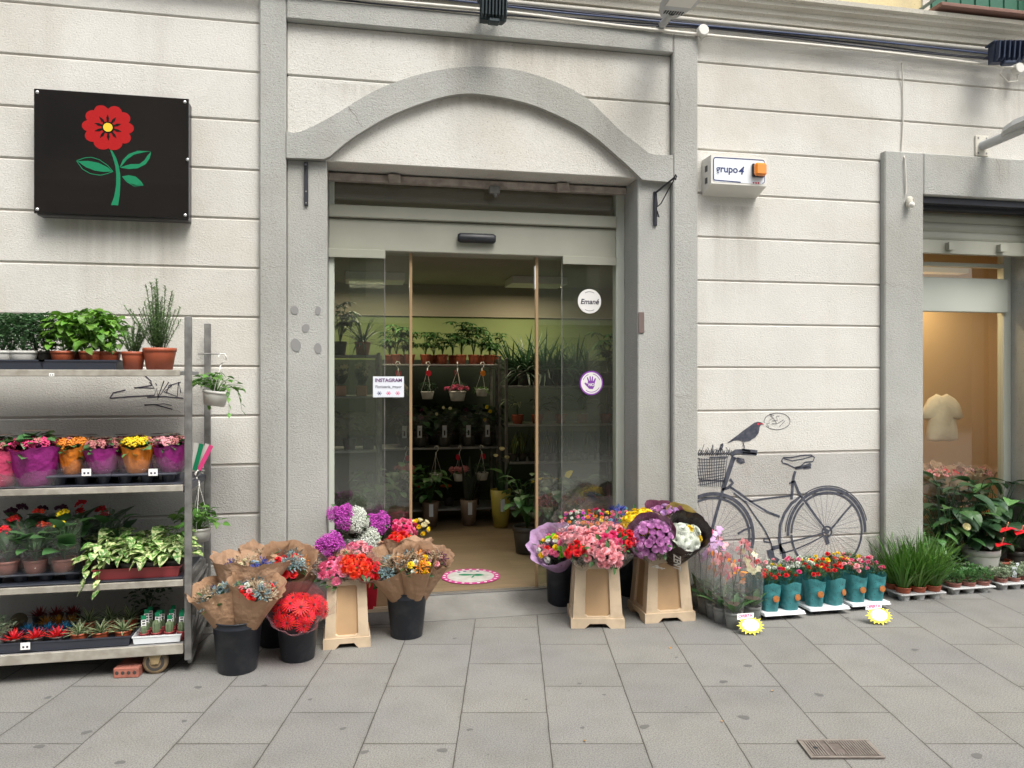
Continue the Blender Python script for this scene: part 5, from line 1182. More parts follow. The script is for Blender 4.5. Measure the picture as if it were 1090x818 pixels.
# ---- second shelf: wrapped kalanchoes
z = SZ[1]
def kal(u, y, zz, r, h, col, fc, lb, r0=None, ntop=16, film=True):
    t = thing('wrapped_kalanchoe', lb, 'wrapped flowers', (SX(u,y),y,zz), rnd.uniform(-.2,.2), 'wrapped flowering pots on the second shelf')
    pot_part(t, r*.6, h*.45, 'darkpot')
    wrap_mesh(r*.58, r*1.1, h, .12, 6, rnd.randrange(99), 60, 12, .06, 1, .7, .022).build('sleeve', M[col], t, smooth=True)
    fn, mm = FOL['kal']; inst(cached('f_kal', fn), 'foliage', M[mm], t, (0,0,h*.44), (0,0,rnd.random()*6), r/.065)
    for i, q in enumerate(fib_cap(ntop, 1.15)): head('cluster', fc if rnd.random() < .8 else 'dustypink', t, (q.x*r*.95, q.y*r*.95, h*.9+q.z*.035), q, 1.0)
    if film: wrap_mesh(r*1.05, r*1.18, .10, .3, 6, rnd.randrange(99), 40, 5, .22, 1, .7, .03).build('clear_film', M['cello'], t, smooth=True); t.children[-1].location.z = h*.9
    return t
for ux, yy, lb in ((92,-.46,'dark tray under the two left wrapped pots on the second shelf'),(160,-.46,'dark tray under the two right wrapped pots on the second shelf')): tray((SX(ux,yy),yy,z+.008), 3, 2, .105, .13, M['tray'], lb, .05, .035, 'trays on the trolley')
s = MB(); s.cbox(TX0+.05, TX1-.03, -.60, -.12, z+.001, z+.007, .002); tag(s.build('shelf_liner', M['tray']), 'dark liner sheet lying on the second trolley shelf', 'shelf liner', 'liner sheets on the trolley shelves')
kal(0,-.53,z+.008,.11,.20,'s_pink','hotpink','large pink wrapped pot at the left edge of the second shelf',ntop=22)
kal(38,-.53,z+.008,.118,.215,'s_magenta','hotpink','largest magenta wrapped pot with pink flowers on the second shelf',ntop=26)
kal(77,-.50,z+.058,.066,.155,'s_orange','orangef','orange wrapped pot between two magenta ones')
kal(110,-.51,z+.058,.082,.145,'s_magenta','dustypink','magenta wrapped pot between two orange ones')
kal(146,-.51,z+.058,.078,.155,'s_orange','yellowf','orange wrapped pot with yellow flowers')
kal(183,-.50,z+.058,.082,.155,'s_magenta','ltpink','magenta wrapped pot behind the trolley post')
for i, (u, fc, c, lb) in enumerate(((20,'hotpink','s_pink','leftmost pot of the back row on the second shelf'),(60,'redf','s_magenta','magenta pot in the back row behind the first orange pot'),(95,'peach','s_magenta','pot with pale flowers in the back row of the second shelf'),(130,'dustypink','s_magenta','pot with dusty pink flowers in the back row'),(168,'ltpink','s_magenta','pot with pale pink flowers at the right of the back row'))): kal(u,-.30,z+.03,.075,.165,c,fc,lb)
tg = thing('plant_label', 'green and red plant labels standing at the right end of the second shelf', 'plant labels', (SX(208,-.3),-.3,z+.04))
for i,(dx,mm,a) in enumerate(((0,'sgreen',-14),(.02,'tagpink',-26),(-.012,'whitepl',-6),(.01,'whitepl',-20))):
    s = MB(); s.box(-.012,.012,-.001,.001,0,.15,Matrix.Translation((dx,.012*i-.02,0))@Matrix.Rotation(R(-a),4,'Y')); s.build('label_card', M[mm], tg)
def card(u, v, y, lb, w=.022, h=.018):
    t = thing('price_label', lb, 'price label', P(u,v,y), 0, 'white price labels on the trolley'); s = MB(); s.box(-w,w,-.0015,0,-h,h); s.build('card', M['whitecard'], t)
    s = MB(); s.box(-w*.6,-w*.2,-.0022,-.0016,-h*.5,h*.05); s.box(w*.2,w*.6,-.0022,-.0016,-h*.5,h*.05); s.build('print', M['ink'], t)
card(92,503,-.60,'white label on the tray edge between orange and magenta pots'); card(163,503,-.60,'white label on the tray edge below the yellow flowered pot'); card(27,688,-.60,'white label on the tray of red succulents'); card(55,399,-.628,'small blank white label on the top shelf edge',.012,.008)

# ---- third shelf
z = SZ[2]
s = MB(); s.cbox(TX0+.05, TX1-.03, -.60, -.12, z+.001, z+.007, .002); tag(s.build('shelf_liner', M['tray']), 'dark liner sheet lying on the third trolley shelf', 'shelf liner', 'liner sheets on the trolley shelves')
tray((SX(36,-.50),-.50,z+.008), 4, 1, .12, .14, M['tray'], 'dark tray under the brown pots on the third shelf', .045, .04, 'trays on the trolley')
def sleeved(u, y, zz, lb, fc, nf, group, r=.058, sc=1., fol='poins', pm='brownpot', hgt=.22):
    t = plant('sleeved_plant', lb, 'potted plant', (SX(u,y),y,zz), fol, r, .075, pm, sc, group)
    for i in range(nf):
        a = rnd.random()*6.28; q = .05*math.sqrt(rnd.random()); head('cluster', fc, t, (q*math.cos(a), q*math.sin(a)-.02, .075+hgt*rnd.uniform(.6,1.05)), (0,-.25,1), 1.3)
    wrap_mesh(r*1.0, r*1.5, hgt+.05, .12, 4, rnd.randrange(99), 40, 8, .10, 1, .8, .02).build('clear_sleeve', M['cello'], t, smooth=True); t.children[-1].location.z = .055
    return t
g3 = 'clear sleeved plants on the third shelf'
sleeved(8,-.52,z+.045,'red flowered sleeved plant at the left edge of the third shelf','redf',2,g3); sleeved(38,-.52,z+.045,'orange flowered sleeved plant in the middle of the third shelf tray','orangered',3,g3,sc=1.15); sleeved(68,-.52,z+.045,'yellow flowered sleeved plant with large leaves','yellowf',2,g3,sc=1.25)
for u, lb in ((15,'dark sleeved plant at the back left of the third shelf'),(42,'dark sleeved plant behind the orange flowered one'),(70,'dark plant with red flowers behind the yellow one'),(98,'dark red flowered plant at the back left of the variegated ivy'),(115,'dark plant at the back above the pothos')): sleeved(u,-.28,z+.01,lb,'redf' if u > 90 else 'darkf',2,g3,sc=1.3,hgt=.26)
open_tray((SX(152,-.46),-.46,z+.008), .42, .24, .055, M['redtray'], 'dark red tray holding the variegated trailing plants', None)
s_ = [(112,-.52,'first from the left'),(138,-.53,'second from the left'),(163,-.53,'third from the left'),(186,-.52,'rightmost')]
for u, y, w in s_: plant('variegated_pothos', 'variegated trailing plant in the front row of the red tray, '+w, 'potted plant', (SX(u,y),y,z+.018), 'pothos_t' if u == 112 else 'pothos', .05, .07, 'darkpot', .95, 'variegated plants in the red tray')
for u, w in ((126,'left'),(152,'middle'),(178,'right')): plant('variegated_pothos', 'variegated trailing plant in the back row of the red tray, '+w, 'potted plant', (SX(u,-.37),-.37,z+.018), 'pothos', .05, .09, 'darkpot', 1.1, 'variegated plants in the red tray')

# ---- bottom shelf
z = SZ[3]
open_tray((SX(40,-.49),-.49,z), .36, .20, .05, M['tray'], 'dark tray holding the painted succulents', 'trays on the trolley')
open_tray((SX(110,-.46),-.46,z), .33, .26, .05, M['tray'], 'dark tray holding the striped succulents', 'trays on the trolley')
def srow(us, y, fm, name, what, sc=1, ht=.055, r=.036, fol='redros', pm='darkpot', zz=.006, cat='succulent', group=None):
    ords = ['leftmost', 'second from the left', 'middle', 'fourth', 'rightmost'] if len(us) == 5 else ['left', 'middle', 'right'] if len(us) == 3 else ['left', 'right'] if len(us) == 2 else ['first','second','third','fourth']
    for u, o_ in zip(us, ords): plant(name, what % o_, cat, (SX(u,y),y,z+zz), fol, r, ht, pm, sc, group or what.replace('%s ','').replace(', %s',''), fm)
srow((15,38,61),-.545,'paintred','painted_succulent','%s bright red painted succulent in the front row',1.1)
srow((30,52,70),-.46,'paintblue','painted_succulent','%s blue painted succulent behind the red ones',.95,.065)
srow((49,63,77),-.36,'paintyel','painted_succulent','%s ochre painted succulent behind the blue ones',.95,.07)
srow((42,60,78),-.25,'paintdred','painted_succulent','%s dark red painted succulent in the back row',1.1,.085)
srow((84,107,131),-.53,None,'striped_succulent','%s striped succulent in a terracotta pot in the front row',1.05,.06,.042,'aloe','terra')
srow((94,117,138),-.38,None,'striped_succulent','%s striped succulent in the back row',1.25,.075,.042,'aloe','terra')
plant('small_plant', 'pale leafy small plant at the left edge of the bottom shelf', 'potted plant', (SX(-4,-.5),-.5,z), 'succ', .05, .07, 'greypot', 1.6)
t = thing('ball_cactus', 'round brown ball cactus at the back of the bottom shelf', 'cactus', (SX(20,-.34),-.34,z)); pot_part(t,.045,.06,'darkpot'); s = MB(); s.ball((0,0,.09),.042,20,12,.95); s.build('cactus_body', pmat('brown_green_cactus', (.10,.09,.05), .9, bump=1, bscale=160), t, smooth=True)
plant('dark_plant', 'dark leafy plant behind the little cacti', 'potted plant', (SX(158,-.25),-.25,z), 'small_dark', .06, .08, 'darkpot', 1.1)
open_tray((SX(171,-.50),-.50,z), .235, .17, .042, M['whitetray'], 'white tray holding the small cacti with labels')
n_ = 0
for y, us in ((-.555,(153,166,180,193)),(-.50,(156,169,182,194)),(-.45,(160,172,184,195))):
    for k, u in enumerate(us):
        t = plant('small_cactus', 'small labelled cactus in the white tray, %s row, %s from the left' % ({-.555:'front',-.50:'middle',-.45:'back'}[y], ['first','second','third','fourth'][k]), 'cactus', (SX(u,y),y,z+.006), 'cact', .024, .045, 'redtray', rnd.uniform(.8,1.15), 'small cacti in the white tray')
        hh = rnd.uniform(.095,.125); s = MB(); s.box(-.012,.012,.012,.0135,.05,hh+.02); s.build('label_card', M['whitecard'], t, rot=(0,0,0)); s = MB(); s.box(-.012,.012,.0105,.0118,hh,hh+.022); s.build('label_top', M['sgreen'], t)
        s = MB(); 
        for q in range(3): s.box(-.007,.007,.0112,.0119,hh-.014*q-.012,hh-.014*q-.005)
        s.build('label_print', M['ink'], t); t.rotation_euler.z = rnd.uniform(-.3,.3)

# ---- hanging pots at the trolley's end
def hanging(loc, lb, hook_dz, r=.07, sc=1, fol='hang', pm='whitepot', group='hanging pots', fm=None, tagc=None, h=None, cat='hanging pot'):
    t = plant('hanging_pot', lb, cat, loc, fol, r, h or r*1.15, pm, sc, group, fm); hh = h or r*1.15
    s = MB()
    for k in range(3): a = k*2.09+.5; s.tube([(r*.95*math.cos(a), r*.95*math.sin(a), hh*.9), (0,0,hook_dz)], .0018, 4)
    s.build('wires', M['whitepl'], t)
    s = MB(); s.tube([(0,0,hook_dz-.005),(.002,0,hook_dz+.02),(.018,0,hook_dz+.04),(.028,0,hook_dz+.062),(.015,0,hook_dz+.082),(-.008,0,hook_dz+.078),(-.016,0,hook_dz+.062)], .005, 6); s.build('hook', M['whitepl'], t, smooth=True)
    if tagc: s = MB(); s.lathe([(.03,0),(.03,.003),(0,.003)], 16, M=Matrix(((1,0,0,0),(0,0,-1,-.02),(0,1,0,hook_dz-.03),(0,0,0,1)))); s.build('price_tag', M[tagc], t)
    return t
q = P(228,432,-.36); hanging((q.x,-.36,q.z), 'tilted white hanging pot with bright leaves at the upper end of the trolley', .21, .072, 1.0)
C_ = bpy.data.objects[[o.name for o in bpy.data.objects if o.name.startswith('hanging_pot')][-1]]; C_.rotation_euler = (0, R(8), 0)
MB().tube([(TX1,-.36,q.z+.287),(q.x+.035,-.36,q.z+.287)], .004, 6).build('hook_arm', M['steel'], tr, loc=(-(TX0+TX1)/2,-(TY0+TY1)/2,0))
q = P(212,576,-.30); MB().tube([(TX1-.01,-.30,q.z+.392),(q.x+.03,-.30,q.z+.392)], .004, 6).build('hook_arm', M['steel'], tr, loc=(-(TX0+TX1)/2,-(TY0+TY1)/2,0))
hanging((q.x,-.30,q.z), 'grey white hanging pot with trailing leaves at the lower end of the trolley', .315, .066, 1.15)

# ------------------------------------------------------------------ left group on the pavement
def mix(*a):
    out = []
    for k, m, n, sc in a: out += [(k, m, sc)]*n
    rnd.shuffle(out); return out
gk = 'kraft paper bouquets'
bA = GB(253,720,.10); bucket((bA.x,bA.y,0), 'black bucket nearest the trolley holding brown paper bouquets', .128, .098, .275)
bB = GB(294,691,.10); bucket((bB.x,bB.y,0), 'black bucket half hidden between the brown paper and gerbera buckets', .125, .095, .275)
bC = GB(317,707,.095); bucket((bC.x,bC.y,0), 'black bucket holding red gerberas', .118, .090, .285)
def B(b, dx, dy, z): return (b.x+dx, b.y+dy, z)
bunch('kraft_bouquet','brown paper bouquet of blue and cream dried flowers leaning towards the trolley','bouquet', B(bA,-.04,-.03,.215), CZ(229,618,4.03), mix(('spray','dried',8,1),('small','bluef',3,1.2),('daisy','skyf',2,.8),('small','cream_f',4,1),('lav','bluegreen',4,1)), .10, 1.2, 'kraft', gk, .045, .145, .26, 5, seed=11, jag=0.038, leafy=20, power=1.05, sink=.02)
bunch('kraft_bouquet','brown paper bouquet of dried flowers with red ones at its right','bouquet', B(bA,.04,-.035,.215), CZ(276,616,4.02), mix(('spray','dried',6,1),('carn','redf',3,.7),('small','whitef',3,1),('spray','bluegreen',5,1),('small','ltpink',3,1),('daisy','skyf',1,.8)), .10, 1.2, 'kraft', gk, .045, .14, .24, 6, seed=23, jag=0.038, leafy=20, power=1.05, sink=.02)
bunch('kraft_bouquet','wide brown paper bouquet with blue flowers standing behind the two front ones','bouquet', B(bA,.0,.05,.215), CZ(268,590,4.22), mix(('spray','bluef',5,1),('small','cream_f',3,1),('spray','dried',6,1),('daisy','skyf',2,.7)), .125, 1.2, 'kraft2', gk, .045, .20, .20, 7, seed=35, jag=0.053, leafy=25, power=1.05, sink=.02)
bunch('kraft_bouquet','creased brown paper bouquet rising highest behind the others','bouquet', B(bB,-.05,.04,.215), CZ(281,584,4.45), mix(('spray','dried',8,1),('small','darkf',3,1)), .09, 1.1, 'kraft2', gk, .045, .13, .05, 8, seed=47, jag=0.090, leafy=8, power=1.05, sink=.02)
bunch('kraft_bouquet','brown paper bouquet with bright red roses behind the gerberas','bouquet', B(bB,.02,.0,.215), CZ(309,590,4.35), mix(('carn','redf',6,.8),('spray','bluegreen',5,1.1),('small','whitef',2,1),('spray','dried',3,1)), .105, 1.2, 'kraft', gk, .045, .145, .22, 6, seed=59, jag=0.045, leafy=25, power=1.05, sink=.02)
bunch('kraft_bouquet','brown paper bouquet with orange brown dried flowers beside the beige stand','bouquet', B(bB,.07,.05,.215), CZ(327,588,4.5), mix(('spray','orangef',4,1),('spray','dried',6,1),('spray','bluegreen',3,1)), .09, 1.2, 'kraft2', gk, .045, .13, .2, 7, seed=71, jag=0.045, leafy=15, power=1.05, sink=.02)
bunch('gerbera_bunch','round bunch of red gerberas in clear pink film','flower bunch', B(bC,0,.0,.17), CZ(315,646,4.03), mix(('gerb','redf',13,.95)), .115, 1.15, None, None, .03, .145, .3, cover='cello_pink', seed=5, nst=20, power=.6)
bunch('gerbera_bunch','smaller bunch of red gerberas peeking out at the right of the first','flower bunch', B(bC,.05,.03,.19), CZ(340,641,4.15), mix(('gerb','redf',6,.85)), .06, 1.2, None, None, .025, .085, .3, cover='cello', seed=6, nst=12, power=.6)
# beige stand D with carnations
gD = G(365,691); D_ = V((gD.x+.02, gD.y+.135, 0)); stand(D_, R(1), 'narrow beige stand under the pink and orange carnations', .265, .215, .385)
gc_ = 'carnation bunches'
bunch('carnation_bunch','bunch of pink carnations left on the narrow beige stand','flower bunch', B(D_,-.03,-.02,.36), CZ(355,598,4.40), mix(('carn','pink',20,.78)), .10, 1.35, None, gc_, .04, .125, .1, cover='cello', seed=7, nst=60)
bunch('carnation_bunch','bunch of orange red carnations right on the narrow beige stand','flower bunch', B(D_,.04,-.03,.36), CZ(380,597,4.38), mix(('carn','orangered',15,.78),('carn','redf',4,.8)), .085, 1.3, None, gc_, .04, .11, .1, cover='cello', seed=8, nst=60, stems='stemdark')
bunch('carnation_bunch','small bunch of deep red carnations hanging over the right edge of the narrow stand','flower bunch', B(D_,.07,-.03,.36), CZ(396,604,4.40), mix(('carn','redf',10,.75)), .065, 1.4, None, gc_, .03, .085, .1, cover='cello_pink', seed=9, nst=40)
bunch('carnation_bunch','bunch of pale pink carnations behind the orange red ones','flower bunch', B(D_,.05,.06,.36), CZ(384,577,4.60), mix(('carn','pink',10,.7),('carn','ltpink',8,.7)), .09, 1.2, None, gc_, .04, .11, .1, cover='cello', seed=10, nst=50)
bunch('carnation_bunch','little bunch of peach carnations behind the pink ones','flower bunch', B(D_,.0,.05,.36), CZ(366,584,4.55), mix(('carn','peach',9,.7)), .06, 1.2, None, gc_, .03, .08, .1, seed=13, nst=30)
# behind: stand, red bucket, gypsophila
gE = G(404,657); E_ = V((gE.x+.02, gE.y+.10, 0)); stand(E_, 0, 'beige stand mostly hidden behind the brown paper bouquets', .25, .20, .36)
gR = GB(391,659,.07); bucket((gR.x, gR.y, 0), 'red plastic bucket between the two left beige stands', .082, .07, .40, 'petal_red' if 0 else 'redf', group=None)
gg = 'gypsophila bunches by the left jamb'
def gyp(lb, col, targ, base, hs, Rd=.05, capang=.8, wsc=1.):
    return bunch('gypsophila_bunch', lb, 'flower bunch', base, targ, [('gyp', col, s_*.72*wsc*q_) for s_ in hs for q_ in (1,.8,.9,.7)], Rd*1.25, 1.5, None, gg, .03, .1, nst=50, seed=3)
E0 = B(E_,-.05,.02,.33); D1 = B(D_,-.04,.08,.34)
gyp('purple gypsophila ball highest at the left door jamb','purplef',CZ(360,545,4.72),E0,(.95,))
gyp('purple gypsophila ball lower left against the jamb','purplef',CZ(352,574,4.55),D1,(.95,.8),.045,1.2)
gyp('round purple gypsophila ball nearest the doorway','purplef',CZ(401,551,4.95),B(E_,.0,.0,.33),(.95,))
gyp('white gypsophila bunch between the purple balls','whitef',CZ(376,551,4.78),B(E_,-.02,.0,.33),(.95,.75),.05,.9)
gyp('white gypsophila bunch lower, behind the pale pink carnations','whitef',CZ(390,573,4.78),B(E_,-.03,-.05,.33),(.9,.7),.05,1.2)
bunch('carnation_bunch','bunch of scarlet flowers behind the right brown paper bouquets','flower bunch', B(E_,.06,-.03,.33), CZ(432,577,4.85), mix(('carn','redf',12,.85),('carn','orangered',8,.85)), .12, 1.2, None, gc_, .03, .12, nst=40, seed=31)
bunch('carnation_bunch','bunch of hot pink flowers above the scarlet ones','flower bunch', B(E_,.06,.03,.33), CZ(433,556,5.0), mix(('carn','hotpink',8,.85),('carn','pink',8,.8)), .085, 1.2, None, gc_, .03, .1, nst=40, seed=32)
bunch('freesia_bunch','small bunch of pale yellow flowers sticking out by the doorway','flower bunch', B(E_,.10,.03,.33), CZ(451,556,5.02), mix(('rose','yellowf',5,.6),('rose','cream_f',6,.7)), .05, 1.6, None, None, .02, .06, nst=20, seed=33)
bG = GB(433,682,.095); bucket((bG.x,bG.y,0), 'black bucket in front of the doorway holding brown paper bouquets', .122, .094, .275)
bunch('kraft_bouquet','brown paper bouquet with green and white flowers, left in the doorway bucket','bouquet', B(bG,-.03,-.03,.215), CZ(409,592,4.48), mix(('spray','bluegreen',6,1.1),('carn','limef',2,.7),('small','whitef',5,1),('spray','dried',4,1),('small','cream_f',2,1)), .105, 1.2, 'kraft', gk, .045, .15, .24, 5, seed=83, jag=0.038, leafy=30, power=1.05, sink=.02)
bunch('kraft_bouquet','brown paper bouquet with yellow and ochre flowers, middle of the doorway bucket','bouquet', B(bG,.03,-.04,.215), CZ(442,590,4.46), mix(('spray','orangef',5,1.1),('small','yellowf',5,1.2),('spray','bluegreen',3,1),('small','whitef',2,1),('spray','dried',4,1)), .09, 1.2, 'kraft', gk, .045, .125, .22, 5, seed=95, jag=0.038, leafy=20, power=1.05, sink=.02)
bunch('kraft_bouquet','brown paper bouquet with dark and pale pink tips leaning right into the doorway','bouquet', B(bG,.06,-.0,.215), CZ(463,587,4.55), mix(('spray','darkf',4,1.1),('small','ltpink',5,1),('spray','dried',4,1)), .075, 1.1, 'kraft2', gk, .045, .115, .15, 6, seed=107, jag=0.053, leafy=10, power=1.05, sink=.02)
bunch('kraft_bouquet','crumpled brown paper bouquet at the back of the doorway bucket','bouquet', B(bG,.0,.06,.215), CZ(432,576,4.72), mix(('spray','dried',9,1),('small','darkf',3,1)), .10, 1.1, 'kraft2', gk, .045, .16, .04, 9, seed=119, jag=0.060, leafy=10, power=1.05, sink=.02)

# ------------------------------------------------------------------ right group
bH = GB(596,650,.085); bucket((bH.x,bH.y,0), 'tall black bucket holding the lilac wrapped bouquet by the door', .098, .082, .355)
bunch('lilac_bouquet','lilac mesh wrapped bouquet with green, pink and yellow flowers','bouquet', B(bH,0,-.02,.26), CZ(588,576,4.98), mix(('small','limef',6,1.3),('small','pink',6,1.3),('small','yellowf',4,1.4),('rose','whitef',4,.8),('small','redf',3,1.3),('carn','ltpink',5,.7)), .11, 1.25, 's_lilac', None, .03, .165, .16, 9, seed=131, jag=.035, leafy=20, power=.75)
FA, FB, FC = G(612,671), G(669,669), G(600,652); F_c = (FB+FC)/2; stand(V((F_c.x,F_c.y,0)), -TH, 'beige stand under the light pink and red carnations', .33, .265, .39)
bunch('carnation_bunch','light pink carnation bunch at the back left of the middle beige stand','flower bunch', B(F_c,-.06,.03,.36), CZ(613,562,4.88), mix(('carn','ltpink',16,.85)), .10, 1.25, None, gc_, .04, .12, cover='cello', seed=41, nst=60, stems='stemdark')
bunch('carnation_bunch','big light pink carnation bunch in the middle of the beige stand','flower bunch', B(F_c,.0,-.03,.36), CZ(632,572,4.68), mix(('carn','ltpink',26,.88)), .125, 1.25, None, gc_, .05, .15, cover='cello', seed=42, nst=110, stems='stemdark')
bunch('carnation_bunch','red carnations at the front left of the middle beige stand','flower bunch', B(F_c,-.10,-.08,.36), CZ(611,583,4.62), mix(('carn','redf',7,.85)), .055, 1.3, None, gc_, .03, .07, cover='cello', seed=43, nst=40, stems='stemdark')
bunch('carnation_bunch','light pink carnations hanging lowest at the front of the middle stand','flower bunch', B(F_c,.06,-.10,.37), CZ(649,589,4.52), mix(('carn','ltpink',13,.85)), .075, 1.4, None, gc_, .03, .09, cover='cello', seed=44, nst=50, stems='stemdark')
bunch('carnation_bunch','deep pink carnations between light pink and red ones','flower bunch', B(F_c,.05,-.06,.36), CZ(650,573,4.62), mix(('carn','hotpink',8,.85)), .065, 1.2, None, gc_, .03, .08, seed=45, nst=30, stems='stemdark')
bunch('carnation_bunch','red carnations at the right edge of the middle beige stand','flower bunch', B(F_c,.12,-.05,.36), CZ(667,571,4.68), mix(('carn','redf',10,.85)), .08, 1.3, None, gc_, .04, .12, cover='cello', seed=46, nst=60, stems='stemdark')
bunch('carnation_bunch','light pink carnations at the back right of the middle beige stand','flower bunch', B(F_c,.08,.06,.36), CZ(656,561,4.88), mix(('carn','ltpink',16,.85)), .10, 1.2, None, gc_, .04, .12, cover='cello', seed=47, nst=40, stems='stemdark')
bK = GB(668,642,.09); bucket((bK.x,bK.y,0), 'tall dark bucket in the gap between the two right beige stands', .10, .085, .40)
bL = GB(630,640,.09); bucket((bL.x,bL.y+.04,0), 'dark bucket hidden behind the middle beige stand', .11, .09, .36)
bunch('mixed_bunch','airy bunch of tiny mixed pink and white flowers behind the light pink carnations','flower bunch', B(bL,-.03,.04,.2), CZ(612,549,5.08), mix(('small','ltpink',16,.8),('small','whitef',10,.7),('small','orangef',6,.8),('small','pink',8,.8),('small','purplef',6,.7)), .13, 1.3, None, 'mixed bunches behind the middle stand', .03, .14, cover='cello', seed=51, nst=40)
bunch('mixed_bunch','airy bunch of tiny orange and yellow flowers behind the middle stand','flower bunch', B(bL,.04,.04,.2), CZ(638,548,5.08), mix(('small','orangef',14,.8),('small','yellowf',8,.7),('small','hotpink',10,.8),('small','whitef',5,.7)), .12, 1.3, None, 'mixed bunches behind the middle stand', .03, .14, cover='cello', seed=52, nst=40)
bunch('mixed_bunch','airy bunch with dark blue sprigs in front of the right door jamb','flower bunch', B(bK,-.0,.03,.2), CZ(657,546,5.05), mix(('lav','bluef',5,1.0),('small','ltpink',12,.8),('small','skyf',4,.8),('small','pink',6,.7)), .12, 1.2, None, 'mixed bunches behind the middle stand', .03, .13, seed=53, nst=40)
IA, IB = G(688,665), G(741,661); I_c = (IA+IB)/2+V((0,.175,0)); stand(V((I_c.x,I_c.y,0)), R(-1), 'beige stand right of the doorway under the black wrapped bouquets', .335, .255, .40)
bunch('chrysanthemum_bunch','bright yellow chrysanthemums on the right beige stand','flower bunch', B(I_c,-.08,.06,.37), CZ(681,547,4.86), mix(('pom','yellowf',38,.95)), .125, 1.35, None, None, .04, .13, seed=61, nst=30)
bz = bunch('rose_bouquet','lilac roses in clear film with maroon collar, front of the right stand','bouquet', B(I_c,-.05,-.08,.39), CZ(691,568,4.66), mix(('rose','lilac',34,1.0)), .12, 1.25, None, 'wrapped bouquets on the right stand', .05, .14, cover='cello', seed=62, nst=130, stems='stemdark')
arc_wrap(MB(),.05,.155,.33).build('maroon_wrap', M['s_maroon'], bz, smooth=True)
bunch('rose_bouquet','bouquet of lilac roses in a dark maroon wrap at the back of the right stand','bouquet', B(I_c,.0,.08,.37), CZ(709,541,5.0), mix(('rose','palelilac',10,.9),('rose','lilac',10,.9)), .10, 1.2, 's_maroon', 'wrapped bouquets on the right stand', .04, .125, .16, 3, seed=63, nst=30, jag=.015)
bw = bunch('chrysanthemum_bouquet','white and yellow chrysanthemums in a black paper wrap marked ZENT','bouquet', B(I_c,.05,-.06,.38), CZ(735,563,4.72), mix(('mum','whitef',15,.95),('mum','yellowf',2,.7)), .11, 1.1, 's_black', 'wrapped bouquets on the right stand', .06, .135, .16, 3, seed=64, nst=10, jag=.02, power=.8, sink=.035)
bunch('chrysanthemum_bouquet','yellow and white chrysanthemums in an olive edged wrap at the back right','bouquet', B(I_c,.06,.06,.38), CZ(734,550,4.98), mix(('mum','yellowf',7,.8),('mum','whitef',5,.8)), .10, 1.2, 's_khaki', 'wrapped bouquets on the right stand', .045, .15, .25, 3, seed=65, nst=10, jag=.02)
text('ZENT', .066, M['stickwhite'], 'lettering', bw, loc=(-.055,-.125,.15), rot=(R(90+22),R(70),R(-12)), bold=.001)
text('Zent', .055, M['stickwhite'], 'lettering', bz, loc=(-.035,-.108,.10), rot=(R(90+16),R(55),R(-10)), bold=.0004)

# orchids
def orchid(u, v, lb, hgt, cols, lean=0., tall=1., ns=2, rr=.053):
    g = GB(u, v, rr*.85); t = thing('potted_orchid', lb, 'orchid', (g.x,g.y,0), rnd.uniform(0,6), 'sleeved orchids beside the beige stand'); ph = .10
    pot_part(t, rr, ph, 'greypot', True)
    s = MB(); r = random.Random(u)
    for i in range(6): a = i*1.05+U(r,-.2,.2); s.leaf((.01*math.cos(a),.01*math.sin(a),0), dirv(a, U(r,.7,1.25)), U(r,.12,.19), .045, U(r,.3,.9), .2, 0, 5, PF['ovate'])
    s.build('leaves', M['midleaf'], t, loc=(0,0,ph*.9))
    for k in range(ns):
        a = U(r,0,6.28); tp = V((.03*math.cos(a), .03*math.sin(a), hgt)); pts = [V((0,0,ph*.9)), V((.008,0,ph+.5*(hgt-ph))), tp]
        s = MB(); s.tube(pts, .0026, 5); s.build('flower_stem', M['stemdark'], t)
        for j in range(8):
            b = U(r,0,6.28); zz = hgt-.14*tall*j/8; p = V((tp.x*.9+.035*math.cos(b), tp.y*.9+.035*math.sin(b), zz))
            o = head('orch', cols[j%len(cols)], t, p, V((math.cos(b)*.6, math.sin(b)*.6-.6, .25)), .75)
    wrap_mesh(rr*.9, rr*1.42, hgt-.02, .05, 3, u, 30, 8, .05, 1, .8, .015).build('clear_sleeve', M['cello'], t, smooth=True); t.children[-1].location.z = .06
    return t
orchid(781,671,'orange and pink orchid in the frontmost clear pot',.40,['orangef','peach','pink'])
orchid(768,665,'pink orchid second in the row from the front',.42,['ltpink','dustypink'])
orchid(760,660,'pale pink orchid third in the row from the front',.43,['ltpink','orangef'])
orchid(751,655,'pale lilac orchid with drooping flowers at the back of the row',.52,['palelilac'],tall=1.4,ns=3)
orchid(757,648,'hot pink orchid standing behind the lilac one',.52,['palelilac','pink'],ns=3)
orchid(801,664,'cream orchid beside the first teal pots',.44,['cream_f','cream_f','ltpink'])
orchid(768,652,'lilac orchid standing behind the third clear pot',.50,['palelilac','ltpink'],tall=1.3)
orchid(745,648,'white and lilac orchid nearest the beige stand',.47,['whitef','palelilac'])
orchid(789,655,'pink orchid half hidden in the second row',.46,['ltpink'])

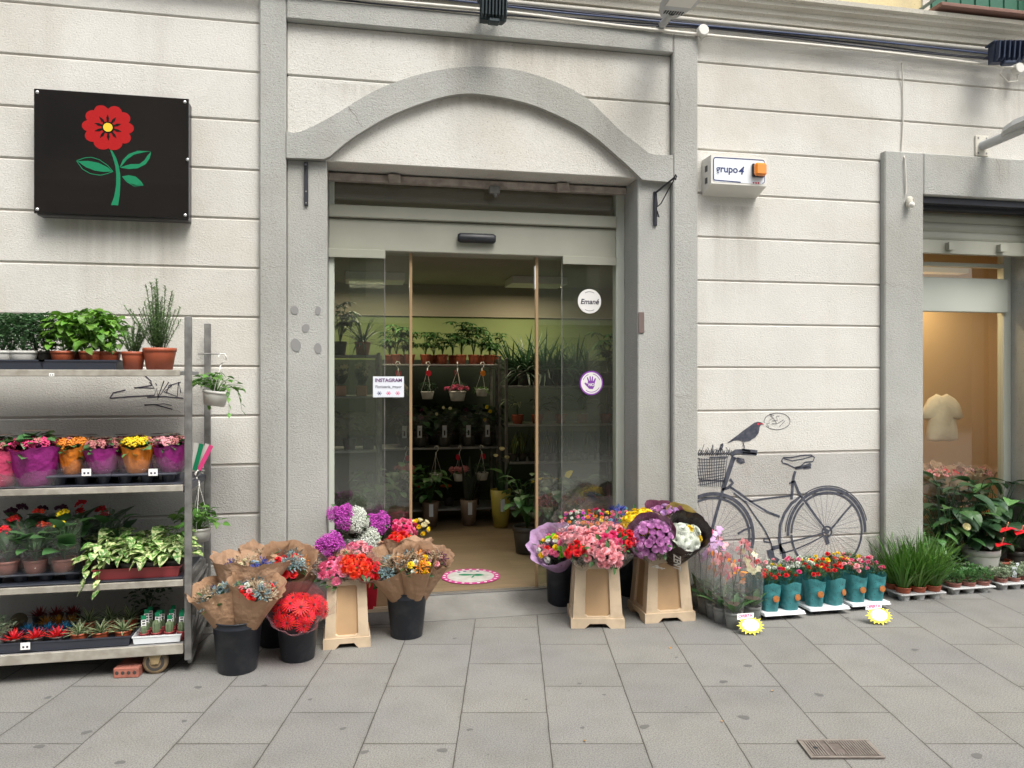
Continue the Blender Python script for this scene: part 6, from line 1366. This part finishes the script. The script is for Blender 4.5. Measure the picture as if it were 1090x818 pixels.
# teal wrapped carnations on white trays
tl = [(836,'left'),(884,'middle'),(928,'right')]; vv = [660,656.5,653]
cnum = 0
combos = {(0,0,0):('redf','redf'),(0,1,0):('redf','hotpink'),(1,0,0):('redf','redf'),(1,1,0):('redf','pink'),(2,0,0):('ltpink','ltpink'),(2,1,0):('hotpink','pink'),
 (0,0,1):('whitef','redf'),(0,1,1):('whitef','yellowf'),(1,0,1):('whitef','whitef'),(1,1,1):('orangered','yellowf'),(2,0,1):('orangered','ltpink'),(2,1,1):('ltpink','hotpink'),
 (0,0,2):('hotpink','redf'),(0,1,2):('ltpink','whitef'),(1,0,2):('whitef','pink'),(1,1,2):('yellowf','whitef'),(2,0,2):('yellowf','redf'),(2,1,2):('yellowf','ltpink')}
cn = {'redf':'red','hotpink':'bright pink','pink':'pink','ltpink':'pale pink','whitef':'white','yellowf':'yellow','orangered':'scarlet'}
TE = []
for ti, (u, side) in enumerate(tl):
    g = G(u, vv[ti]); fy = -.45+.035*ti; x = P(u, 650, fy).x
    w = .285; tw = w/2
    t = thing('plant_tray', side+' white tray under the teal wrapped flowers', 'tray', (x, fy+.2, .0), 0, 'white trays')
    s = MB(); s.cbox(-tw, tw, -.2, .2, .035, .05, .006); s.cbox(-tw-.002, tw+.002, -.205, .205, .030, .038, .003); s.build('top', M['whitetray'], t)
    for i in (-.5,.5):
        for j in (-1,0,1): s = MB(); s.lathe([(.035,0),(.05,.03)], 14, c=(i*.135,j*.125,0), cap0=True); s.build('cup', M['tray'], t)
    for j in range(3):
        for i in range(2):
            c1, c2 = combos[(ti,i,j)]; px = x+(i-.5)*.14; py = fy+.075+j*.125
            rowl = ['front','middle','back'][j]
            p = thing('wrapped_carnation', '%s and %s flowers, teal pot, %s row, %s place, %s tray' % (cn[c1], cn[c2], rowl, ['left','right'][i], side) if c1 != c2 else '%s flowers in a teal wrapped pot, %s row, %s place on the %s tray' % (cn[c1], rowl, ['left','right'][i], side), 'potted carnation', (px,py,.051), R(rnd.uniform(-16,16)+(10 if i else -6)), 'teal wrapped flower pots')
            # square-ish sleeve
            b = MB(); n = 32; m_ = 8; hh = .175
            for jj in range(m_+1):
                tt = jj/m_
                for q in range(n):
                    a = 2*math.pi*q/n; ca, sa = math.cos(a), math.sin(a); sq = 1/(abs(ca)**3.2+abs(sa)**3.2)**(1/3.2)
                    rr = (.050+.020*tt)*sq*(1+.02*math.sin(5*a+jj*.8+i)); b.vert((rr*ca, rr*sa, hh*tt+(.010*math.sin(3*a+ti) if jj == m_ else 0)))
            for jj in range(m_):
                for q in range(n): q2=(q+1)%n; b.face(jj*n+q, jj*n+q2, (jj+1)*n+q2, (jj+1)*n+q)
            b.build('sleeve', M['s_teal'], p, smooth=True)
            s = MB()
            for (dx, dz) in ((-.03,.05),(-.03,.13),(.0,.09),(-.04,.09),(.0,.14)): s.disc((dx, -.0565-.02*dz/.175*.9, dz), (0,-1,.1), .0032, 8)
            s.build('punched_holes', M['ink'], p)
            if j == 0:
                s = MB(); s.lathe([(.021,0),(.02,.0008),(0,.0012)], 12, M=Matrix(((1,0,0,.022),(0,.11,-1,-.067),(0,1,.11,.085),(0,0,0,1)))); s.build('orange_print', pmat('ochre_flower_print', (.45,.17,.03), .6, col2=(.3,.09,.02), vscale=60) if 'ochre' not in M else M['ochre'], p)
            s = MB(); s.disc((0,0,.13),(0,0,1),.055,14); s.build('soil', M['soil'], p)
            fn, mm = FOL['carnleaf']; inst(cached('f_carnleaf', fn), 'foliage', M['midleaf'], p, (0,0,.14), (0,0,rnd.random()*6), 1)
            for q in range(7):
                a = q*2.4+rnd.random()*1.2; rr = .070*math.sqrt((q+.5)/7); col = c1 if rnd.random() < .62 else c2
                head('small', col, p, (rr*math.cos(a), rr*math.sin(a), .225+rnd.uniform(-.02,.025)), (math.cos(a)*.4, math.sin(a)*.4-.25, 1), .82+.3*rnd.random())
# star price cards
def star_card(u, v, lb, yaw):
    g = G(u, v); t = thing('price_card', lb, 'price card', (g.x,g.y,0), yaw, 'yellow star price cards'); t.rotation_euler = (R(-28),0,yaw)
    pts = []
    for i in range(36): a = 2*math.pi*i/36; r_ = .062 if i % 2 else .084*(1+.08*math.sin(i*5)); pts.append((r_*1.0*math.cos(a), .06+r_*.68*math.sin(a)))
    s = MB(); s.xz(pts, 0, -.002); s.build('star', M['yellowcard'], t)
    pts = [(.052*math.cos(a), .062+.036*math.sin(a)) for a in [2*math.pi*i/24 for i in range(24)]]; s = MB(); s.xz(pts, -.0022, -.003); s.build('blank_centre', M['whitecard'], t)
    s = MB(); s.xz([(-.078,.092),(.025,.105),(.03,.132),(-.07,.128)], -.0032, -.0045); s.build('white_strip', M['whitecard'], t)
    text('OFERTA', .024, M['tagpink'], 'lettering', t, loc=(-.025,-.0052,.114), rot=(R(90),R(-5),0), bold=.0008)
star_card(801,677,'yellow star price card reading OFERTA leaning by the frontmost orchid',R(-8))
star_card(938,666,'yellow star price card reading OFERTA in front of the right white tray',R(-12))

# grassy plants, small plants, right window plants
q1 = P(972,640,-.17); tray((P(973,640,-.16).x,-.155,0), 3, 2, .12, .105, M['greytray'], 'light grey tray under the tall grassy plants', .05, .042, 'light grey trays')
for i in range(3):
    for j in range(2): x = P(973,640,-.16).x+(i-1)*.12; plant('grassy_plant', 'tall grassy plant, %s in the %s row' % (['left','middle','right'][i],['front','back'][j]), 'grassy plant', (x,-.20+j*.10,.03), 'grass', .052, .06, 'terra', 1.0, 'grassy plants in the grey tray')
xx = P(1026,640,-.10).x; tray((xx,-.08,0), 3, 2, .12, .12, M['greytray'], 'light grey tray under the low green plants beside the grassy ones', .05, .042, 'light grey trays')
for i in range(3):
    for j in range(2): plant('small_plant', 'low green leafy plant, %s in the %s row' % (['left','middle','right'][i],['front','back'][j]), 'potted plant', (xx+(i-1)*.12,-.14+j*.12,.03), 'mini', .05, .05, 'brownpot', 1.15, 'low green plants in the grey tray')
xx = P(1083,640,-.08).x; tray((xx,-.05,0), 4, 2, .11, .12, M['greytray'], 'light grey tray under the pale succulents at the right edge', .05, .042, 'light grey trays')
for i in range(4):
    for j in range(2):
        t = plant('small_succulent', 'pale grey green succulent, %s in the %s row' % (['first','second','third','fourth'][i],['front','back'][j]), 'succulent', (xx+(i-1.5)*.11,-.10+j*.11,.03), 'succ', .046, .05, 'brownpot', 1.2, 'pale succulents in the right grey tray')
        if (i+j) % 2: s = MB(); s.box(-.014,.014,-.001,.001,.05,.125); s.build('label_card', M['paper'], t, loc=(0,.03,0))
def at(u, y): return P(u, 400, y).x
plant('leafy_plant','bright green leafy plant against the left side of the shop window','potted plant',(at(988,.10),.10,0),'bright',.10,.16,'darkpot',.8)
pw = plant('anthurium','dark leafed anthurium with one white flower before the shop window','anthurium',(at(1016,.10),.10,0),'broad_l',.10,.17,'darkpot',1.0,rz=0)
head('rose','cream_f',pw,(-.07,-.18,.45),(-.2,-.8,.4),1.2)
plant('large_pot_plant','green plant in a large round white pot before the shop window','potted plant',(at(1044,.10),.10,0),'broad',.13,.25,'whitepot',1.2)
pr_ = plant('anthurium','red flowered anthurium at the right edge of the picture','anthurium',(at(1062,.12),.12,0),'broad_l',.09,.15,'terra',.75,rz=0)
for (dx, dy, dz, sc) in ((-.13,-.21,.43,1),(-.03,-.24,.41,.9),(-.17,-.21,.32,.8)):
    s = MB(); s.leaf((dx,dy,dz),(1,-.3,.15),.12*sc,.10*sc,.5,.1,0,6,PF['heart']); s.leaf((dx,dy,dz),(-.9,-.4,.1),.09*sc,.08*sc,.5,.1,0,5,PF['heart']); s.build('red_spathe', M['redf'], pr_)
    s = MB(); s.tube([(dx,dy,dz),(dx+.0,dy-.02,dz+.05)], .004, 6); s.build('spadix', M['peach'], pr_); s = MB(); s.tube([(0,0,.14),(dx*.5,dy*.5,dz*.7),(dx,dy,dz)], .003, 5, cap=False); s.build('flower_stem', M['stemg'], pr_)
plant('leafy_plant','tall plant with large fresh green leaves at the right edge of the window','potted plant',(at(1078,.20),.20,0),'bright',.10,.20,'darkpot',1.55)
for u, y, sc, lb in ((978+24,.22,1.15,'dark leafy plant close to the window glass, left'),(1030,.24,1.15,'dark leafy plant close to the window glass, middle'),(1060,.22,1.1,'dark leafy plant close to the window glass, right')): plant('dark_plant',lb,'potted plant',(at(u,y),y,0),'broad_l',.08,.22,'darkpot',sc*1.15,'dark plants close to the window glass',fm='darkleaf')
plant('dark_plant','low dark plant between the white pot and the grassy plants','potted plant',(at(1003,.0)+.05,.02,0),'small_dark',.07,.10,'darkpot',1.2)
plant('trailing_plant','small trailing plant in front of the round white pot','potted plant',(at(1030,-.02)+.05,.04,0),'string',.07,.14,'darkpot',1.2)
s = MB(); s.cbox(4.08,5.4,.42,.9,.12,.42,.005); tag(s.build('display_plinth', M['orangewall']), 'low plinth behind the shop window glass carrying the bouquets', 'plinth')
for u, y, cols, lb in ((992,.52,('ltpink','dried'),'pale wrapped bouquet at the left behind the window glass'),(1010,.52,('redf','dustypink'),'red wrapped bouquet behind the window glass'),(1036,.55,('dried','ltpink'),'brown wrapped bouquet behind the window glass')):
    x = at(u,y); bunch('window_bouquet',lb,'bouquet',(x,y,.425),(x+.0,y-.03,.80),mix(('carn',cols[0],9,.8),('spray',cols[1],6,1)),.11,1.2,'kraft2','bouquets behind the window glass',.04,.15,.12,6,seed=u,jag=.06,leafy=20)
# shirt hanging in the window
ts = thing('white_shirt', 'plain white T-shirt hanging behind the shop window glass', 'shirt', (P(1003,443,.72).x,.72,P(1003,443,.72).z))
outl = [(0,.165),(.05,.185),(.07,.175),(.12,.145),(.165,.095),(.19,.04),(.205,-.015),(.16,-.035),(.145,-.005),(.14,-.06),(.148,-.14),(.145,-.205),(.07,-.215),(0,-.21)]
outl = outl+[(-x, z) for x, z in reversed(outl[1:-1])]
s = MB(); m = len(outl)
for sc, y in ((1,.012),(1,0),(.9,-.018),(.55,-.030)):
    for x, z in outl: s.vert((x*sc, y+.008*math.sin(x*60+z*20), z*sc))
for k in range(3):
    for i in range(m): j = (i+1)%m; s.face(k*m+i,k*m+j,(k+1)*m+j,(k+1)*m+i)
s.face(*[3*m+i for i in range(m)]); s.face(*[i for i in reversed(range(m))]); s.build('shirt', M['cloth'], ts, smooth=True)


# ------------------------------------------------------------------ inside the shop
YA, YB2, YCC = 2.76, 2.45, 2.2
def shop_rack(name, label, x0, x1, y, posts, zs, depth=.5):
    t = thing(name, label, 'shelf rack', ((x0+x1)/2, y+depth/2, .085)); hw = (x1-x0)/2; hd = depth/2
    for sx_ in (-1,1):
        for sy_ in (-1,1): s = MB(); s.cbox(sx_*hw-.014, sx_*hw+.014, sy_*hd-.012, sy_*hd+.012, 0, posts-.085, .003); s.build('post', M['steel'], t)
    for z in zs: s = MB(); s.cbox(-hw+.016, hw-.016, -hd-.005, hd-.02, z-.085-.02, z-.085, .003); s.build('shelf_board', M['shelf_in'], t)
    return t
def zat(v, y, u=500): return P(u, v, y).z
xA0, xA1 = P(405,400,YA).x, P(532,400,YA).x
shop_rack('shop_rack', 'steel rack facing the open door inside the shop', xA0, xA1, YA, 1.75, [zat(388,YA), zat(476,YA), zat(541,YA)])
xB0, xB1 = P(539,400,YB2).x, P(665,400,YB2).x
shop_rack('shop_rack', 'steel rack on the right inside the shop behind the stickers', xB0, xB1, YB2, 1.72, [zat(411,YB2,560), zat(452,YB2,560), zat(492,YB2,560), zat(540,YB2,560)])
xC0, xC1 = P(340,400,1.9).x, P(403,400,1.9).x
shop_rack('shop_rack', 'dark display rack on the left behind the fixed glass', xC0, xC1, 1.9, zat(378,1.9,370)+.02, [zat(378,1.9,370), zat(422,1.9,370), zat(480,1.9,370)], .45)
gi = 'small leafy plants on top of the facing rack'
zt1 = zat(388,YA)
for u, f, sc, w in ((422,'palmate',1.3,'leftmost, behind the door stile'),(436,'palmate',1.0,'second from the left'),(453,'palmate',1.0,'third from the left'),(471,'palmate',.8,'small one in the middle'),(491,'palmate_t',.85,'tallest one'),(504,'palmate_t',.75,'just right of the tallest'),(521,'palmate',.9,'rightmost')):
    plant('potted_tree_plant', 'leafy plant in a red pot on the facing rack, '+w, 'potted plant', (P(u,388,YA+.15).x,YA+.15,zt1), f, .055, .10, 'terra', sc, gi)
for u, f, w in ((560,'spiky_t','left'),(580,'spiky_t','middle'),(603,'spiky','right'),(625,'spiky','far right behind the glass')): plant('dracaena', 'dark spiky plant on top of the right rack, '+w, 'dracaena', (P(u,400,YB2+.2).x,YB2+.2,zat(411,YB2,560)), f, .09, .15, 'darkpot', 1.0 if f=='spiky_t' else 1.1, 'spiky plants on the right rack')
plant('dracaena','tall bushy green plant at the far right behind the glass','potted plant',(P(648,400,YB2+.1).x,YB2+.1,zat(411,YB2,560)),'palmate_t',.08,.14,'darkpot',1.0)
plant('dracaena','spiky dracaena above the left display rack','dracaena',(P(386,378,2.05).x,2.05,zat(378,1.9,370)),'spiky',.07,.12,'terra',.9); plant('potted_tree_plant','slender leafy plant at the far left behind the glass','potted plant',(P(362,378,2.05).x,2.05,zat(378,1.9,370)),'palmate_t',.06,.12,'darkpot',.85)
for u, w in ((363,'left'),(385,'right')):
    t = thing('small_orchid','small pale orchid in a square white vase, %s on the display rack' % w,'orchid',(P(u,422,2.0).x,2.0,zat(422,1.9,370)),0,'small orchids on the display rack'); s = MB(); s.cbox(-.045,.045,-.045,.045,0,.09,.004); s.build('vase', M['peach'], t)
    inst(cached('f_rosemary_s', FOL['rosemary_s'][0]), 'stems', M['stemg'], t, (0,0,.09)); 
    for i in range(6): head('orch','cream_f',t,(rnd.uniform(-.05,.05),rnd.uniform(-.05,.05),rnd.uniform(.18,.27)),(0,-1,.3),.8)
# hanging pots on the facing rack
for u, v, fc, fol, tg_, w in ((424,424,'dried','string','redf','upper row, behind the paper note'),(455,425,None,'hangd','redf','upper row, dark leafy'),(487,427,'pink','hangd','redf','upper row, pink flowering'),(513,422,None,'string','orangef','upper row, with an orange tag'),(432,510,'dustypink','string','redf','lower row, dusty pink behind the stile'),(464,512,None,'string',None,'lower row, sparse light green'),(489,512,'dustypink','string','redf','lower row, dusty pink'),(513,511,None,'hangd','redf','lower row, dark leafy')):
    y = YA-.08; q = P(u, v, y); rr = .085 if u == 487 and v < 450 else .065
    shelfz = zt1 if v < 450 else zat(476,YA)
    t = hanging((q.x,y,q.z), 'hanging pot on the facing rack, '+w, shelfz-q.z-.06, rr, .8 if fol == 'hangd' else 1., fol, 'whitepot', 'hanging pots on the facing rack', None, tg_)
    if fc:
        for i in range(16): a = i*2.4; e = .09*math.sqrt((i+.5)/16)*(1.3 if rr > .08 else 1); head('small' if fc == 'pink' else 'cluster', fc, t, (e*math.cos(a), e*math.sin(a), rr*1.2+rnd.uniform(.0,.05)), (math.cos(a), math.sin(a)-.3, .8), 1.2)
zm = zat(476,YA)
for u, fc, w in ((431,'darkf','leftmost behind the stile'),(447,'darkf','second'),(473,'cream_f','third'),(498,'darkf','fourth'),(518,'yellowf','rightmost')):
    t = plant('sleeved_plant','dark sleeved plant with white tag, middle shelf of facing rack, '+w,'potted plant',(P(u,476,YA+.12).x,YA+.12,zm),'broad',.07,.12,'darkpot',.95,'dark sleeved plants on the facing rack')
    wrap_mesh(.07,.12,.36,.1,4,u,30,6,.08,1,.8,.02).build('clear_sleeve', M['cello'], t, smooth=True)
    s = MB(); s.box(-.022,.022,-.14,-.138,.10,.22); s.build('white_tag', M['paper'], t); s = MB(); s.box(-.008,.008,-.1415,-.1402,.12,.17); s.build('tag_print', M['ink'], t); t.rotation_euler.z = -.1
    for i in range(3): head('small', fc, t, (rnd.uniform(-.08,.08),-.06,rnd.uniform(.25,.42)), (0,-1,.3), 1)
zl = zat(541,YA)
for u, fc, w in ((452,'redf','red'),(478,'orangef','orange'),(505,'darkf','dark')): plant('small_plant','low %s flowering plant on the bottom of the facing rack' % w,'potted plant',(P(u,541,YA+.2).x,YA+.2,zl),'small_dark',.06,.09,'darkpot',.8,None); [head('small',fc,bpy.data.objects[[o.name for o in bpy.data.objects if o.name.startswith('small_plant')][-1]],(rnd.uniform(-.07,.07),rnd.uniform(-.07,0),.2),(0,-.5,1),1.2) for i in range(6)]
def floor_vase(u, v, y, h, m, fol, sc, lb, r=.085, fm=None, tagw=True):
    t = thing('floor_vase', lb, 'floor vase', (P(u,v,y).x,y,.0855)); s = MB(); s.lathe([(0,0),(r*.7,0),(r*.85,h*.4),(r,h),(r*.94,h),(r*.9,h*.9)], 24); s.build('vase', M[m], t, smooth=True)
    fn, mm = FOL[fol]; inst(cached('f_'+fol, fn), 'foliage', M[fm or mm], t, (0,0,h*.85), (0,0,rnd.random()*6), sc)
    if tagw: s = MB(); s.box(-.02,.02,-r-.004,-r-.002,h*.45,h*.45+.12); s.build('white_tag', M['paper'], t)
    return t
pmat_v = pmat('brown_vase', (.16,.11,.08), .6); M['vase'] = pmat_v; M['yelvase'] = pmat('yellow_green_wrap', (.36,.30,.05), .5)
floor_vase(458,558,YA-.15,.24,'vase','broad_l',.9,'brown vase with dark leaves on the shop floor, left')
floor_vase(499,558,YA-.15,.25,'vase','snake',1.9,'brown vase with tall brownish leaves and white tag on the shop floor',fm='stemdark')
fv = floor_vase(533,555,YA-.30,.36,'yelvase','snake',1.6,'yellow green wrapped vase with white lilies beside the rack post',.10,'darkleaf')
for dx, dz in ((-.06,.68),(.05,.66),(.0,.74)): head('rose','cream_f',fv,(dx,-.05,dz),(0,-.5,1),1.0)
gm = 'white veined plants on the right rack'
for u, w in ((551,'left'),(572,'middle'),(597,'right, behind the door stile'),(620,'fourth'),(645,'far right')): plant('veined_plant','dark plant with pale edged leaves on the second shelf, '+w,'potted plant',(P(u,452,YB2+.12).x,YB2+.12,zat(452,YB2,560)),'alo',.06,.09,'terra',1.0,gm)
for i, u in enumerate((546,556,566,576,587,597,608,622,636)): plant('snake_plant','yellow edged upright plant on the third shelf, number %s from the left' % ['one','two','three','four','five','six','seven','eight','nine'][i],'snake plant',(P(u,492,YB2+.08).x,YB2+.08,zat(492,YB2,560)),'snake',.045,.08,'darkpot',1.05,'yellow edged plants on the right rack')
for i, u in enumerate((556,585,615)): plant('dark_plant','dark leafy plant on the lowest shelf of the right rack, '+['left','middle','right'][i],'potted plant',(P(u,540,YB2+.1).x,YB2+.1,zat(540,YB2,560)),'small_dark',.07,.10,'darkpot',1.1)
plant('palm_plant','large leafy floor plant in a dark pot just inside the door on the right','potted plant',(P(561,585,1.35).x,1.35,.0855),'broad_l',.12,.22,'darkpot',1.1,fm='bgr' if 0 else 'midleaf')
plant('palm_plant','dark leafy floor plant behind the right glass pane','potted plant',(P(590,585,1.1).x,1.1,.0855),'broad_l',.11,.20,'darkpot',1.1,fm='darkleaf')
t = plant('tropical_plant','floor plant with long yellow flower spikes behind the right glass','potted plant',(P(606,560,1.6).x,1.6,.0855),'broad',.12,.22,'darkpot',1.6)
for a in (.5, 2.4, .2): s = MB(); s.leaf((.05*math.cos(a),-.05,.55), (math.cos(a),-.3,.35), .34, .06, .5, .3, 0, 5, PF['lance']); s.build('yellow_spike', M['yellowf'], t)
plant('fern_plant','dim fern on the floor behind the left glass','potted plant',(P(380,560,1.3).x,1.3,.0855),'fern',.12,.45,'darkpot',1.5)

for u, y, fol, sc, lb in ((352,1.75,'fern',1.7,'tall dry looking plant low behind the left glass'),(368,1.6,'spiky',1.0,'spiky plant low behind the left glass beside the gypsophila'),(398,1.8,'broad_l',1.0,'leafy floor plant behind the left sliding pane'),(420,2.3,'broad_l',.9,'leafy floor plant before the facing rack')):
    plant('floor_plant', lb, 'potted plant', (P(u,500,y).x, y, .0855), fol, .10, .25, 'vase', sc)
for i, (u, f, sc) in enumerate(((350,'palmate',1.2),(372,'broad',1.0),(392,'hangd',1.0))): plant('rack_plant', 'dim leafy plant on the lower shelf of the left display rack, %s' % ['left','middle','right'][i], 'potted plant', (P(u,480,2.0).x,2.0,zat(480,1.9,370)), f, .06, .10, 'darkpot', sc, 'dim plants on the left display rack')
for i, (u, f) in enumerate(((545,'spiky'),(570,'spiky'),(592,'spiky'),(614,'spiky'))): plant('dracaena', 'spiky plant in the back row on top of the right rack, %s' % ['first','second','third','fourth'][i], 'dracaena', (P(u,400,YB2+.38).x,YB2+.38,zat(411,YB2,560)), f, .08, .16, 'darkpot', 1.25, 'back row spiky plants on the right rack')
for i, u in enumerate((440,462,483,508,524)): plant('rack_plant', 'dark plant in the back row of the facing rack middle shelf, %s' % ['first','second','third','fourth','fifth'][i], 'potted plant', (P(u,476,YA+.33).x,YA+.33,zm), 'broad', .07, .14, 'darkpot', 1.15, 'back row plants on the facing rack')
for i, u in enumerate((415,430,462,482,512,528)): plant('rack_plant', 'leafy plant in the back row on top of the facing rack, %s' % ['first','second','third','fourth','fifth','sixth'][i], 'potted plant', (P(u,388,YA+.36).x,YA+.36,zt1), 'palmate_t', .05, .10, 'terra', .62, 'back row plants on top of the facing rack')
